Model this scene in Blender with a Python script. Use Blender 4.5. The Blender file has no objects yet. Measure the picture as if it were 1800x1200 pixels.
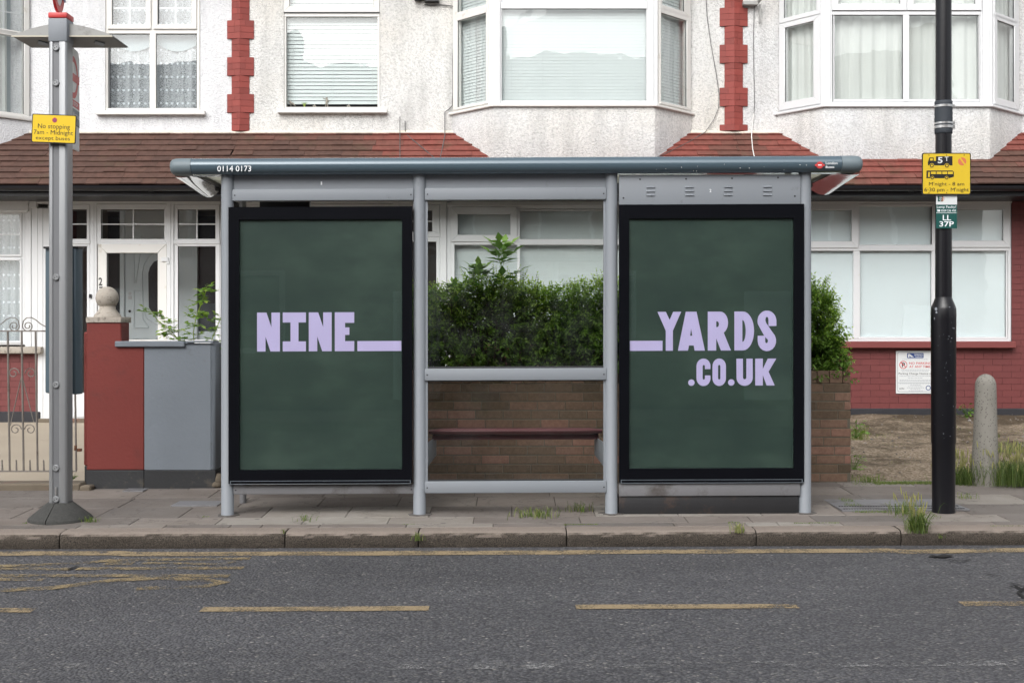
import bpy, bmesh, math, random
from mathutils import Vector, noise as mnoise
random.seed(7)
R = random.Random(11)
SC = bpy.context.scene
COL = SC.collection
rad = math.radians

# ------------------------------------------------------------------ camera, sky, sun, exposure
F = 2200.0            # focal length in photo pixels (1800 wide)
CZ = 1.47             # eye height over the road
HY = 578.0            # horizon row of the photo
cam_d = bpy.data.cameras.new('camera'); cam = bpy.data.objects.new('camera', cam_d); COL.objects.link(cam)
cam.location = (0, 0, CZ); cam.rotation_euler = (rad(90), 0, 0)
cam_d.sensor_width = 36.0; cam_d.lens = 36.0 * F / 1800.0
cam_d.shift_y = -(600.0 - HY) / 1800.0
cam_d.clip_start = 0.05; cam_d.clip_end = 500
SC.camera = cam

W = bpy.data.worlds.new('World'); SC.world = W; W.use_nodes = True
nt = W.node_tree; nt.nodes.clear()
out = nt.nodes.new('ShaderNodeOutputWorld'); bg = nt.nodes.new('ShaderNodeBackground')
sky = nt.nodes.new('ShaderNodeTexSky'); sky.sky_type = 'NISHITA'; sky.sun_disc = False
sky.sun_elevation = rad(41); sky.sun_rotation = rad(200); sky.air_density = 1.0; sky.dust_density = 4.0; sky.ozone_density = 1.0
hs = nt.nodes.new('ShaderNodeHueSaturation'); hs.inputs['Saturation'].default_value = 0.16
bg.inputs['Strength'].default_value = 0.15
nt.links.new(sky.outputs[0], hs.inputs['Color']); nt.links.new(hs.outputs[0], bg.inputs['Color']); nt.links.new(bg.outputs[0], out.inputs['Surface'])
sd = bpy.data.lights.new('sun', 'SUN'); sd.energy = 0.95; sd.angle = rad(65); sd.color = (1.0, 0.985, 0.965)
so = bpy.data.objects.new('sun', sd); COL.objects.link(so)
az, el = rad(200), rad(41)
sdir = Vector((math.sin(az) * math.cos(el), math.cos(az) * math.cos(el), math.sin(el)))
so.rotation_euler = (-sdir).to_track_quat('-Z', 'Y').to_euler()
SC.view_settings.view_transform = 'Standard'; SC.view_settings.look = 'None'
SC.view_settings.gamma = 1.0; SC.view_settings.use_curve_mapping = False
SC.view_settings.exposure = 0.63

# ------------------------------------------------------------------ scene helpers
def tag(o, label=None, cat=None, group=None, kind=None):
    if label: o['label'] = label
    if cat: o['category'] = cat
    if group: o['group'] = group
    if kind: o['kind'] = kind
    return o

def thing(name, loc, label, cat, group=None):
    o = bpy.data.objects.new(name, None); COL.objects.link(o)
    o.location = loc; o.empty_display_size = 0.1
    return tag(o, label, cat, group)

def worldloc(o):
    v = Vector((0, 0, 0))
    while o is not None:
        v += Vector(o.location); o = o.parent
    return v

def SHR(v):           # the street falls very slightly to the left
    return (v[0], v[1], v[2] + 0.0042 * v[0])

def px(x, y, d):      # a point of the photograph at distance d
    return Vector(((x - 900.0) * d / F, d, CZ + (HY - y) * d / F))
def X(x, d): return (x - 900.0) * d / F
def Z(y, d): return CZ + (HY - y) * d / F

class Pl:             # a vertical plane standing on the plan line a-b
    def __init__(s, a, b, dref=None):
        s.a = Vector(a[:2]); s.b = Vector(b[:2]); s.u = (s.b - s.a).normalized()
        n = Vector((s.u.y, -s.u.x))
        if n.dot(s.a) > 0: n = -n      # the face that looks towards the street viewer
        s.n = Vector((n.x, n.y, 0)); s.dref = dref or s.a.y
    def col(s, x):
        k = (x - 900.0) / F
        # (a + t u).x = k (a + t u).y
        t = (k * s.a.y - s.a.x) / (s.u.x - k * s.u.y)
        p = s.a + s.u * t
        return p
    def pt(s, x, y):
        p = s.col(x)
        return Vector((p.x, p.y, CZ + (HY - y) * s.dref / F))
def FR(d): return Pl((0, d), (1, d), d)

class MB:
    def __init__(s): s.v = []; s.f = []; s.t = []; s.m = []; s.mats = []
    def mi(s, m):
        if m is None: return 0
        if m not in s.mats: s.mats.append(m)
        return s.mats.index(m)
    def add(s, vs, fs, tint=1.0, mat=None):
        o = len(s.v); s.v += [tuple(v) for v in vs]; k = s.mi(mat)
        for f in fs:
            s.f.append(tuple(i + o for i in f)); s.t.append(tint); s.m.append(k)
    def prism(s, loop, off, tint=1.0, mat=None, caps=True):   # loop of points swept by vector off
        n = len(loop); off = Vector(off)
        a = [Vector(p) for p in loop]; b = [p + off for p in a]
        fs = [(i, (i + 1) % n, n + (i + 1) % n, n + i) for i in range(n)]
        if caps: fs += [tuple(range(n - 1, -1, -1)), tuple(range(n, 2 * n))]
        s.add(a + b, fs, tint, mat)
    def box(s, x0, x1, y0, y1, z0, z1, tint=1.0, mat=None):
        s.prism([(x0, y0, z0), (x1, y0, z0), (x1, y0, z1), (x0, y0, z1)], (0, y1 - y0, 0), tint, mat)
    def poly(s, pl, pts, f, b, tint=1.0, mat=None):
        loop = [pl.pt(*p) + pl.n * f for p in pts]
        s.prism(loop, pl.n * (b - f), tint, mat)
    def rect(s, pl, x0, y0, x1, y1, f, b, tint=1.0, mat=None):
        s.poly(pl, [(x0, y0), (x1, y0), (x1, y1), (x0, y1)], f, b, tint, mat)
    def flat(s, pl, pts, f, tint=1.0, mat=None):
        loop = [pl.pt(*p) + pl.n * f for p in pts]
        s.add(loop, [tuple(range(len(loop)))], tint, mat)
    def ring(s, pl, o, i, f, b, tint=1.0, mat=None):
        (a, c, d, e) = o; (g, h, k, l) = i
        s.poly(pl, [(a, c), (d, c), (k, h), (g, h)], f, b, tint, mat)
        s.poly(pl, [(d, c), (d, e), (k, l), (k, h)], f, b, tint, mat)
        s.poly(pl, [(d, e), (a, e), (g, l), (k, l)], f, b, tint, mat)
        s.poly(pl, [(a, e), (a, c), (g, h), (g, l)], f, b, tint, mat)
    def tube(s, pts, r, n=8, tint=1.0, mat=None, cap=True):
        pts = [Vector(p) for p in pts]; rr = r if isinstance(r, (list, tuple)) else [r] * len(pts)
        vs = []; up0 = None
        for i, p in enumerate(pts):
            d = (pts[min(i + 1, len(pts) - 1)] - pts[max(i - 1, 0)]).normalized()
            if up0 is None: up0 = Vector((0, 0, 1)) if abs(d.z) < 0.9 else Vector((1, 0, 0))
            a = d.cross(up0).normalized(); b = a.cross(d).normalized()
            up0 = b
            for k in range(n):
                w = 2 * math.pi * k / n
                vs.append(p + a * (math.cos(w) * rr[i]) + b * (math.sin(w) * rr[i]))
        fs = []
        for i in range(len(pts) - 1):
            for k in range(n):
                k2 = (k + 1) % n
                fs.append((i * n + k, i * n + k2, (i + 1) * n + k2, (i + 1) * n + k))
        if cap: fs += [tuple(range(n - 1, -1, -1)), tuple(range((len(pts) - 1) * n, len(pts) * n))]
        s.add(vs, fs, tint, mat)
    def lathe(s, cx, cy, prof, n=24, tint=1.0, mat=None, sx=1, sy=1, rot=0):
        vs = []
        for (r, z) in prof:
            for k in range(n):
                w = 2 * math.pi * k / n + rot
                vs.append((cx + math.cos(w) * r * sx, cy + math.sin(w) * r * sy, z))
        fs = []; m = len(prof)
        for i in range(m - 1):
            for k in range(n):
                k2 = (k + 1) % n
                fs.append((i * n + k, i * n + k2, (i + 1) * n + k2, (i + 1) * n + k))
        fs += [tuple(range(n - 1, -1, -1)), tuple(range((m - 1) * n, m * n))]
        s.add(vs, fs, tint, mat)
    def build(s, name, mat=None, parent=None, bevel=0, seg=1, smooth=True, shear=False, angle=35):
        me = bpy.data.meshes.new(name)
        off = worldloc(parent)
        vv = [SHR(v) for v in s.v] if shear else s.v
        me.from_pydata([(v[0] - off.x, v[1] - off.y, v[2] - off.z) for v in vv], [], s.f)
        at = me.attributes.new('tint', 'FLOAT', 'FACE'); at.data.foreach_set('value', s.t)
        if mat is not None and not s.mats: me.materials.append(mat)
        for m in s.mats: me.materials.append(m)
        if s.mats: me.polygons.foreach_set('material_index', s.m)
        bm = bmesh.new(); bm.from_mesh(me)
        bmesh.ops.recalc_face_normals(bm, faces=bm.faces)
        if bevel:
            ed = [e for e in bm.edges if len(e.link_faces) == 2 and e.calc_face_angle(0) > rad(30)]
            bmesh.ops.bevel(bm, geom=ed, offset=bevel, segments=seg, affect='EDGES', clamp_overlap=True, profile=0.5)
        bm.to_mesh(me); bm.free()
        if smooth:
            me.polygons.foreach_set('use_smooth', [True] * len(me.polygons))
            me.set_sharp_from_angle(angle=rad(angle))
        me.update()
        o = bpy.data.objects.new(name, me); COL.objects.link(o)
        if parent is not None: o.parent = parent
        return o

_tx = {}
def text_mesh(body, bold=0.0, spacing=1.0):
    key = (body, bold, spacing)
    if key in _tx: return _tx[key]
    c = bpy.data.curves.new('lettering', 'FONT'); c.body = body; c.size = 1.0; c.offset = bold
    c.align_x = 'LEFT'; c.resolution_u = 3; c.space_character = spacing
    o = bpy.data.objects.new('lettering', c); COL.objects.link(o)
    dg = bpy.context.evaluated_depsgraph_get()
    me = bpy.data.meshes.new_from_object(o.evaluated_get(dg))
    vs = [tuple(v.co) for v in me.vertices]; fs = [tuple(p.vertices) for p in me.polygons]
    bpy.data.objects.remove(o); bpy.data.meshes.remove(me); bpy.data.curves.remove(c)
    _tx[key] = (vs, fs); return vs, fs
def put_text(mb, pl, body, x0, y0, x1, y1, f, bold=0.0, tint=1.0, mat=None, spacing=1.0):
    vs, fs = text_mesh(body, bold, spacing)
    if not vs: return
    ax = min(v[0] for v in vs); bx = max(v[0] for v in vs); ay = min(v[1] for v in vs); by = max(v[1] for v in vs)
    P = []
    for v in vs:
        x = x0 + (v[0] - ax) / (bx - ax) * (x1 - x0); y = y1 + (v[1] - ay) / (by - ay) * (y0 - y1)
        P.append(pl.pt(x, y) + pl.n * f)
    mb.add(P, fs, tint, mat)
def disc(mb, pl, cx, cy, r, f, tint=1.0, mat=None, n=24, ry=None):
    ry = ry or r
    mb.flat(pl, [(cx + r * math.cos(2 * math.pi * k / n), cy + ry * math.sin(2 * math.pi * k / n)) for k in range(n)], f, tint, mat)
def annulus(mb, pl, cx, cy, r0, r1, f, tint=1.0, mat=None, n=28):
    for k in range(n):
        a = 2 * math.pi * k / n; b = 2 * math.pi * (k + 1) / n
        mb.flat(pl, [(cx + r0 * math.cos(a), cy + r0 * math.sin(a)), (cx + r1 * math.cos(a), cy + r1 * math.sin(a)),
                     (cx + r1 * math.cos(b), cy + r1 * math.sin(b)), (cx + r0 * math.cos(b), cy + r0 * math.sin(b))], f, tint, mat)
def rrect(x0, y0, x1, y1, r, n=4):
    p = []
    for (cx, cy, a0) in ((x1 - r, y0 + r, -90), (x1 - r, y1 - r, 0), (x0 + r, y1 - r, 90), (x0 + r, y0 + r, 180)):
        for k in range(n + 1):
            a = rad(a0 + 90 * k / n); p.append((cx + r * math.cos(a), cy + r * math.sin(a)))
    return p

# ------------------------------------------------------------------ materials
def srgb(r, g, b):
    def c(v):
        v /= 255.0
        return v / 12.92 if v <= 0.04045 else ((v + 0.055) / 1.055) ** 2.4
    return (c(r), c(g), c(b), 1.0)
class NT:
    def __init__(s, name):
        s.m = bpy.data.materials.new(name); s.m.use_nodes = True; s.t = s.m.node_tree; s.t.nodes.clear()
        s.o = s.n('ShaderNodeOutputMaterial'); s.co = s.n('ShaderNodeTexCoord').outputs['Object']
    def n(s, k, **kw):
        x = s.t.nodes.new(k)
        for a, b in kw.items(): setattr(x, a, b)
        return x
    def l(s, a, b): s.t.links.new(a, b)
    def noise(s, scale, detail=3, rough=0.55, vec=None, stretch=None):
        x = s.n('ShaderNodeTexNoise'); x.inputs['Scale'].default_value = scale; x.inputs['Detail'].default_value = detail; x.inputs['Roughness'].default_value = rough
        v = vec or s.co
        if stretch:
            mp = s.n('ShaderNodeMapping'); mp.inputs['Scale'].default_value = stretch; s.l(v, mp.inputs['Vector']); v = mp.outputs[0]
        s.l(v, x.inputs['Vector']); return x.outputs['Fac']
    def n_y(s):
        q = s.n('ShaderNodeSeparateXYZ'); s.l(s.co, q.inputs[0]); return s.math('SUBTRACT', q.outputs['Y'], 12.6)
    def ramp(s, fac, stops, interp='LINEAR'):
        x = s.n('ShaderNodeValToRGB'); e = x.color_ramp.elements; x.color_ramp.interpolation = interp
        while len(e) < len(stops): e.new(0.5)
        for i, (p, c) in enumerate(stops):
            e[i].position = p; e[i].color = c if len(c) == 4 else (*c, 1)
        s.l(fac, x.inputs['Fac']); return x.outputs['Color']
    def mix(s, fac, a, b, mode='MIX'):
        x = s.n('ShaderNodeMix', data_type='RGBA', blend_type=mode)
        for i, v in ((0, fac), (6, a), (7, b)):
            if hasattr(v, 'is_linked') or isinstance(v, bpy.types.NodeSocket): s.l(v, x.inputs[i])
            else: x.inputs[i].default_value = v
        return x.outputs[2]
    def math(s, op, a, b=0.0):
        x = s.n('ShaderNodeMath', operation=op)
        for i, v in ((0, a), (1, b)):
            if isinstance(v, bpy.types.NodeSocket): s.l(v, x.inputs[i])
            else: x.inputs[i].default_value = v
        return x.outputs[0]
    def bump(s, h, strength, dist, prev=None):
        x = s.n('ShaderNodeBump'); x.inputs['Strength'].default_value = strength; x.inputs['Distance'].default_value = dist
        s.l(h, x.inputs['Height'])
        if prev is not None: s.l(prev, x.inputs['Normal'])
        return x.outputs['Normal']
    def pbr(s, color, rough=0.6, metal=0.0, normal=None, spec=0.5, coat=0.0, tint=False, trans=0):
        p = s.n('ShaderNodeBsdfPrincipled')
        if tint:
            a = s.n('ShaderNodeAttribute', attribute_name='tint')
            color = s.mix(1.0, color, a.outputs['Color'], 'MULTIPLY')
        for k, v in (('Base Color', color), ('Roughness', rough), ('Metallic', metal), ('Specular IOR Level', spec), ('Coat Weight', coat)):
            if isinstance(v, bpy.types.NodeSocket): s.l(v, p.inputs[k])
            else: p.inputs[k].default_value = v
        if normal is not None: s.l(normal, p.inputs['Normal'])
        s.l(p.outputs[0], s.o.inputs['Surface']); s.p = p
        return s.m
def g(v): return (v, v, v, 1)
def simple(name, col, rough=0.6, metal=0, var=0.12, scale=3, bscale=60, bstr=0.15, bdist=0.002, spec=0.5, coat=0, tint=False, dirt=None):
    k = NT(name)
    n = k.noise(scale, 4)
    c = k.mix(k.math('MULTIPLY', n, 1.0), tuple(v * (1 - var) for v in col[:3]) + (1,), tuple(min(1, v * (1 + var)) for v in col[:3]) + (1,))
    if dirt:
        n2 = k.noise(dirt[1], 6, 0.7)
        c = k.mix(k.ramp(n2, [(dirt[2], g(0)), (min(1, dirt[2] + 0.18), g(1))]), c, dirt[0])
    nm = k.bump(k.noise(bscale, 3), bstr, bdist) if bstr else None
    return k.pbr(c, rough, metal, nm, spec, coat, tint)

def mat_pebble(name, base, dirt_shade, dark, cream=0.0):
    k = NT(name)
    v = k.n('ShaderNodeTexVoronoi'); v.inputs['Scale'].default_value = 58; k.l(k.co, v.inputs['Vector'])
    n = k.noise(78, 3, 0.7); n0 = k.noise(34, 3, 0.6)
    h = k.math('ADD', k.math('MULTIPLY', v.outputs['Distance'], 0.8), k.math('MULTIPLY', n, 0.5))
    big = k.noise(0.9, 4, 0.6); st = k.noise(2.0, 5, 0.65, stretch=(2.6, 2.6, 0.5))
    c = k.mix(k.ramp(big, [(0.35, g(0)), (0.75, g(1))]), base, tuple(x * 0.90 for x in base[:3]) + (1,))
    if cream:
        c = k.mix(k.math('MULTIPLY', k.ramp(k.noise(0.7, 3), [(0.42, g(0)), (0.66, g(1))]), cream), c, (0.68, 0.61, 0.50, 1))
    c = k.mix(k.math('MULTIPLY', k.ramp(st, [(0.47, g(0)), (0.74, g(1))]), 0.42), c, dirt_shade)
    sp = k.ramp(k.math('ADD', k.math('MULTIPLY', n0, 0.55), k.math('MULTIPLY', n, 0.45)), [(dark, g(1)), (dark + 0.10, g(0))])  # crevice shade between the pebbles, painted in as dark speckles
    c = k.mix(k.math('MULTIPLY', sp, 0.42), c, dirt_shade)
    nm = k.bump(h, 0.7, 0.011, k.bump(n0, 0.4, 0.013))
    return k.pbr(c, 0.92, 0, nm, 0.2)
M = {}
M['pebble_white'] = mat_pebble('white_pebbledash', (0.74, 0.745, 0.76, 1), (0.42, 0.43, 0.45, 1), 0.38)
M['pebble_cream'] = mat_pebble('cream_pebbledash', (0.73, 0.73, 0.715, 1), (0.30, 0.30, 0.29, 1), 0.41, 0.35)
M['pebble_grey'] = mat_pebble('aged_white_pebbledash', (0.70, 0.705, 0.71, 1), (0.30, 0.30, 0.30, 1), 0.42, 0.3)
M['upvc'] = simple('white_upvc', (0.70, 0.71, 0.72, 1), 0.35, 0, 0.03, 1.5, 40, 0.03, 0.001, dirt=((0.55, 0.52, 0.45, 1), 5, 0.66))
M['upvc_warm'] = simple('weathered_upvc', (0.73, 0.72, 0.69, 1), 0.4, 0, 0.04, 1.5, 40, 0.04, 0.001, dirt=((0.5, 0.45, 0.36, 1), 6, 0.6))
M['seal'] = simple('black_gasket', (0.03, 0.032, 0.035, 1), 0.6, 0, 0.1)
M['quoin'] = simple('red_painted_brick', (0.25, 0.046, 0.036, 1), 0.65, 0, 0.16, 2, 90, 0.35, 0.003, tint=True, dirt=((0.20, 0.045, 0.038, 1), 9, 0.62))
M['mortar_red'] = simple('painted_joint', (0.16, 0.035, 0.028, 1), 0.8)
M['red_wall'] = simple('maroon_painted_brick', (0.155, 0.036, 0.035, 1), 0.6, 0, 0.14, 2, 70, 0.4, 0.003, tint=True, dirt=((0.13, 0.04, 0.038, 1), 7, 0.62))
M['mortar_maroon'] = simple('maroon_joint', (0.085, 0.026, 0.025, 1), 0.8)
M['sill_red'] = simple('red_painted_sill', (0.20, 0.05, 0.047, 1), 0.5, 0, 0.1, 3, 50, 0.2, 0.002)
M['plinth_black'] = simple('black_bitumen_plinth', (0.022, 0.022, 0.027, 1), 0.7, 0, 0.3, 6, 50, 0.5, 0.004, dirt=((0.10, 0.09, 0.075, 1), 9, 0.63))
M['gutter'] = simple('black_plastic_gutter', (0.010, 0.010, 0.014, 1), 0.35, 0, 0.3, 5, 50, 0.1, 0.001, dirt=((0.06, 0.055, 0.05, 1), 12, 0.66))
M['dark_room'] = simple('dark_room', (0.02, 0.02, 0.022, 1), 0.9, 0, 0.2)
M['porch_dark'] = simple('porch_plaster', (0.20, 0.18, 0.17, 1), 0.9, 0, 0.2)
M['porch_red'] = simple('oxblood_porch_wall', (0.12, 0.022, 0.018, 1), 0.6, 0, 0.15, 3, 30, 0.3, 0.003)
M['door_paint'] = simple('pale_grey_door', (0.74, 0.79, 0.81, 1), 0.4, 0, 0.04)
M['obscure'] = simple('obscured_glass', (0.035, 0.035, 0.042, 1), 0.25, 0, 0.7, 60, 110, 0.9, 0.004)
M['blind'] = simple('white_blind', (0.66, 0.71, 0.71, 1), 0.55, 0, 0.03)
M['film'] = simple('pale_window_film', (0.76, 0.83, 0.85, 1), 0.6, 0, 0.03, 1.2, 40, 0.02)
M['curtain'] = simple('white_curtain', (0.66, 0.68, 0.655, 1), 0.85, 0, 0.05, 2, 150, 0.1)
M['curtain_grey'] = simple('grey_curtain', (0.36, 0.42, 0.44, 1), 0.85, 0, 0.1, 2, 150, 0.1)
M['wood_dark'] = simple('weathered_fence_wood', (0.085, 0.045, 0.035, 1), 0.8, 0, 0.3, 10, 60, 0.4, 0.003)
def net_curtain():
    k = NT('net_curtain')
    sep = k.n('ShaderNodeSeparateXYZ'); k.l(k.co, sep.inputs[0])
    d = k.n('ShaderNodeBsdfDiffuse'); d.inputs['Color'].default_value = (0.78, 0.82, 0.86, 1)
    tr = k.n('ShaderNodeBsdfTransparent'); mx = k.n('ShaderNodeMixShader')
    # rows of dots
    fz = k.math('SUBTRACT', k.math('FRACT', k.math('MULTIPLY', sep.outputs['Z'], 6.1)), 0.5)
    fx = k.math('SUBTRACT', k.math('FRACT', k.math('MULTIPLY', sep.outputs['X'], 15.0)), 0.5)
    dd = k.math('ADD', k.math('POWER', k.math('MULTIPLY', fz, 0.165), 2.0), k.math('POWER', k.math('MULTIPLY', fx, 0.067), 2.0))
    dot = k.math('LESS_THAN', dd, 0.00022)
    w = k.n('ShaderNodeTexVoronoi'); w.inputs['Scale'].default_value = 90; k.l(k.co, w.inputs['Vector'])
    lace = k.math('MULTIPLY', k.math('GREATER_THAN', w.outputs['Distance'], 0.42), 0.28)
    base = k.math('ADD', k.math('ADD', lace, 0.10), k.math('MULTIPLY', k.noise(1.0, 2, 0.5, stretch=(14, 14, 0.3)), 0.35))
    fac = k.math('MAXIMUM', base, k.math('MULTIPLY', dot, 0.9))
    fac = k.math('MINIMUM', fac, 0.95)
    k.l(fac, mx.inputs[0]); k.l(tr.outputs[0], mx.inputs[1]); k.l(d.outputs[0], mx.inputs[2]); k.l(mx.outputs[0], k.o.inputs['Surface'])
    return k.m
M['net'] = net_curtain()
def glass(name, tr=(0.985, 0.995, 0.992, 1), refl=1.6, warp=0.09, scuff=0.0, rough=0.01, haze=0.0):
    k = NT(name)
    t = k.n('ShaderNodeBsdfTransparent'); t.inputs['Color'].default_value = tr
    gl = k.n('ShaderNodeBsdfGlossy'); gl.inputs['Roughness'].default_value = rough
    if warp:
        nm = k.bump(k.noise(2.2, 2, 0.4), warp, 0.02)
        k.l(nm, gl.inputs['Normal'])
    fr = k.n('ShaderNodeLayerWeight')        # same on both faces of the pane
    f = k.math('MINIMUM', k.math('MULTIPLY', k.math('ADD', 0.04, k.math('MULTIPLY', k.math('POWER', fr.outputs['Facing'], 5.0), 0.9)), refl), 1.0)
    mx = k.n('ShaderNodeMixShader'); k.l(f, mx.inputs[0]); k.l(t.outputs[0], mx.inputs[1]); k.l(gl.outputs[0], mx.inputs[2])
    outp = mx.outputs[0]
    if scuff:
        d = k.n('ShaderNodeBsdfDiffuse'); d.inputs['Color'].default_value = (0.75, 0.78, 0.78, 1)
        mx2 = k.n('ShaderNodeMixShader')
        s1 = k.ramp(k.noise(2.6, 6, 0.72), [(0.46, g(0)), (0.80, g(1))])
        s2 = k.ramp(k.noise(3.0, 4, 0.7, stretch=(7, 7, 0.9)), [(0.55, g(0)), (0.75, g(1))])
        w = k.math('ADD', k.math('MULTIPLY', s1, scuff), k.math('MULTIPLY', s2, scuff * 0.35))
        k.l(k.math('ADD', w, haze), mx2.inputs[0]); k.l(outp, mx2.inputs[1]); k.l(d.outputs[0], mx2.inputs[2]); outp = mx2.outputs[0]
    k.l(outp, k.o.inputs['Surface'])
    return k.m
M['glass'] = glass('window_glass', refl=1.7)
M['glass_porch'] = glass('porch_glass', tr=(0.97, 0.98, 0.98, 1), refl=1.3)
M['glass_shelter'] = glass('scuffed_shelter_glass', tr=(0.96, 0.975, 0.965, 1), refl=0.3, warp=0.05, scuff=0.022, haze=0.0)
M['glass_low'] = glass('tinted_shelter_glass', tr=(0.93, 0.935, 0.93, 1), refl=0.4, warp=0.05, scuff=0.015, haze=0.0)
M['glass_poster'] = glass('poster_glass', tr=(1, 1, 1, 1), refl=0.35, warp=0.0)
def tiles_mat():
    k = NT('clay_tile')
    a = k.n('ShaderNodeAttribute', attribute_name='tint')
    base = k.ramp(a.outputs['Fac'], [(0.0, (0.072, 0.042, 0.034, 1)), (0.35, (0.112, 0.058, 0.044, 1)), (0.6, (0.18, 0.062, 0.048, 1)), (1.0, (0.235, 0.062, 0.049, 1))])
    n = k.noise(14, 5, 0.65)
    c = k.mix(k.ramp(n, [(0.4, g(0)), (0.75, g(1))]), base, k.mix(1.0, base, (0.62, 0.62, 0.6, 1), 'MULTIPLY'))
    l = k.ramp(k.noise(2.2, 5, 0.7), [(0.56, g(0)), (0.72, g(1))])
    c = k.mix(k.math('MULTIPLY', l, 0.7), c, (0.085, 0.065, 0.038, 1))
    nm = k.bump(k.noise(70, 3), 0.3, 0.003)
    return k.pbr(c, 0.82, 0, nm, 0.3)
M['tile'] = tiles_mat()
def brown_brick():
    k = NT('brown_stock_brick')
    a = k.n('ShaderNodeAttribute', attribute_name='tint')
    base = k.ramp(a.outputs['Fac'], [(0.0, (0.10, 0.076, 0.053, 1)), (0.4, (0.175, 0.122, 0.085, 1)), (0.75, (0.23, 0.145, 0.105, 1)), (1.0, (0.30, 0.165, 0.125, 1))])
    n = k.noise(30, 5, 0.7)
    c = k.mix(k.ramp(n, [(0.3, g(0)), (0.8, g(1))]), base, k.mix(1.0, base, (0.6, 0.6, 0.6, 1), 'MULTIPLY'))
    mo = k.ramp(k.noise(1.8, 4, 0.6), [(0.60, g(0)), (0.74, g(1))])
    c = k.mix(k.math('MULTIPLY', mo, 0.5), c, (0.10, 0.105, 0.035, 1))
    nm = k.bump(k.noise(110, 4, 0.7), 0.6, 0.004)
    return k.pbr(c, 0.93, 0, nm, 0.15)
M['brick'] = brown_brick()
M['mortar'] = simple('brown_mortar', (0.12, 0.105, 0.08, 1), 0.95, 0, 0.3, 12, 120, 0.5, 0.004)
def asphalt():
    k = NT('worn_asphalt')
    def cells(sc):
        v = k.n('ShaderNodeTexVoronoi'); v.inputs['Scale'].default_value = sc; k.l(k.co, v.inputs['Vector'])
        sp = k.n('ShaderNodeSeparateColor'); k.l(v.outputs['Color'], sp.inputs[0]); return v, sp.outputs[0]
    v, r1 = cells(66); v2, r2 = cells(150)
    c = k.ramp(r1, [(0.0, (0.050, 0.050, 0.057, 1)), (0.5, (0.088, 0.088, 0.096, 1)), (0.85, (0.132, 0.132, 0.137, 1)), (0.985, (0.175, 0.168, 0.155, 1)), (0.998, (0.42, 0.40, 0.37, 1))])
    c2 = k.ramp(r2, [(0.0, (0.04, 0.04, 0.046, 1)), (0.8, (0.12, 0.12, 0.128, 1)), (1.0, (0.20, 0.195, 0.19, 1))])
    c = k.mix(0.35, c, c2)
    edge = k.ramp(v.outputs['Distance'], [(0.42, g(0)), (0.72, g(1))])
    c = k.mix(k.math('MULTIPLY', edge, 0.7), c, (0.028, 0.028, 0.032, 1))
    big = k.ramp(k.noise(0.7, 5, 0.65, stretch=(0.5, 1.6, 1)), [(0.3, g(0.86)), (0.72, g(1.20))])
    c = k.mix(1.0, c, big, 'MULTIPLY')
    oil = k.ramp(k.noise(1.7, 4, 0.6), [(0.66, g(1)), (0.74, g(0.72))])
    c = k.mix(1.0, c, oil, 'MULTIPLY')
    h = k.math('SUBTRACT', 1.0, v.outputs['Distance'])
    nm = k.bump(h, 0.9, 0.009, k.bump(k.noise(6, 4), 0.25, 0.02))
    return k.pbr(c, 0.72, 0, nm, 0.4)
M['asphalt'] = asphalt()
def roadpaint(name, col, lo, hi):
    k = NT(name)
    n = k.noise(60, 4, 0.8); n2 = k.noise(4, 4, 0.65)
    f = k.ramp(k.math('ADD', k.math('MULTIPLY', n, 0.55), k.math('MULTIPLY', n2, 0.45)), [(lo, g(0)), (hi, g(1))])
    v = k.n('ShaderNodeTexVoronoi'); v.inputs['Scale'].default_value = 62; k.l(k.co, v.inputs['Vector'])
    c = k.mix(k.math('MULTIPLY', k.ramp(v.outputs['Color'], [(0.3, g(0)), (0.9, g(1))]), 0.35), col, tuple(x * 0.55 for x in col[:3]) + (1,))
    m = k.pbr(c, 0.75, 0, k.bump(k.math('SUBTRACT', 1.0, v.outputs['Distance']), 0.6, 0.005), 0.3)
    t = k.n('ShaderNodeBsdfTransparent'); mx = k.n('ShaderNodeMixShader')
    k.l(f, mx.inputs[0]); k.l(t.outputs[0], mx.inputs[1]); k.l(k.p.outputs[0], mx.inputs[2]); k.l(mx.outputs[0], k.o.inputs['Surface'])
    return m
M['yellow_paint'] = roadpaint('worn_yellow_road_paint', (0.31, 0.24, 0.145, 1), 0.405, 0.52)
M['yellow_thin'] = roadpaint('faded_yellow_road_paint', (0.27, 0.21, 0.12, 1), 0.46, 0.56)
M['white_paint'] = roadpaint('ghost_white_road_paint', (0.30, 0.30, 0.30, 1), 0.525, 0.60)
M['tar'] = simple('black_tar_crack', (0.006, 0.006, 0.006, 1), 0.8)
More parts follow.
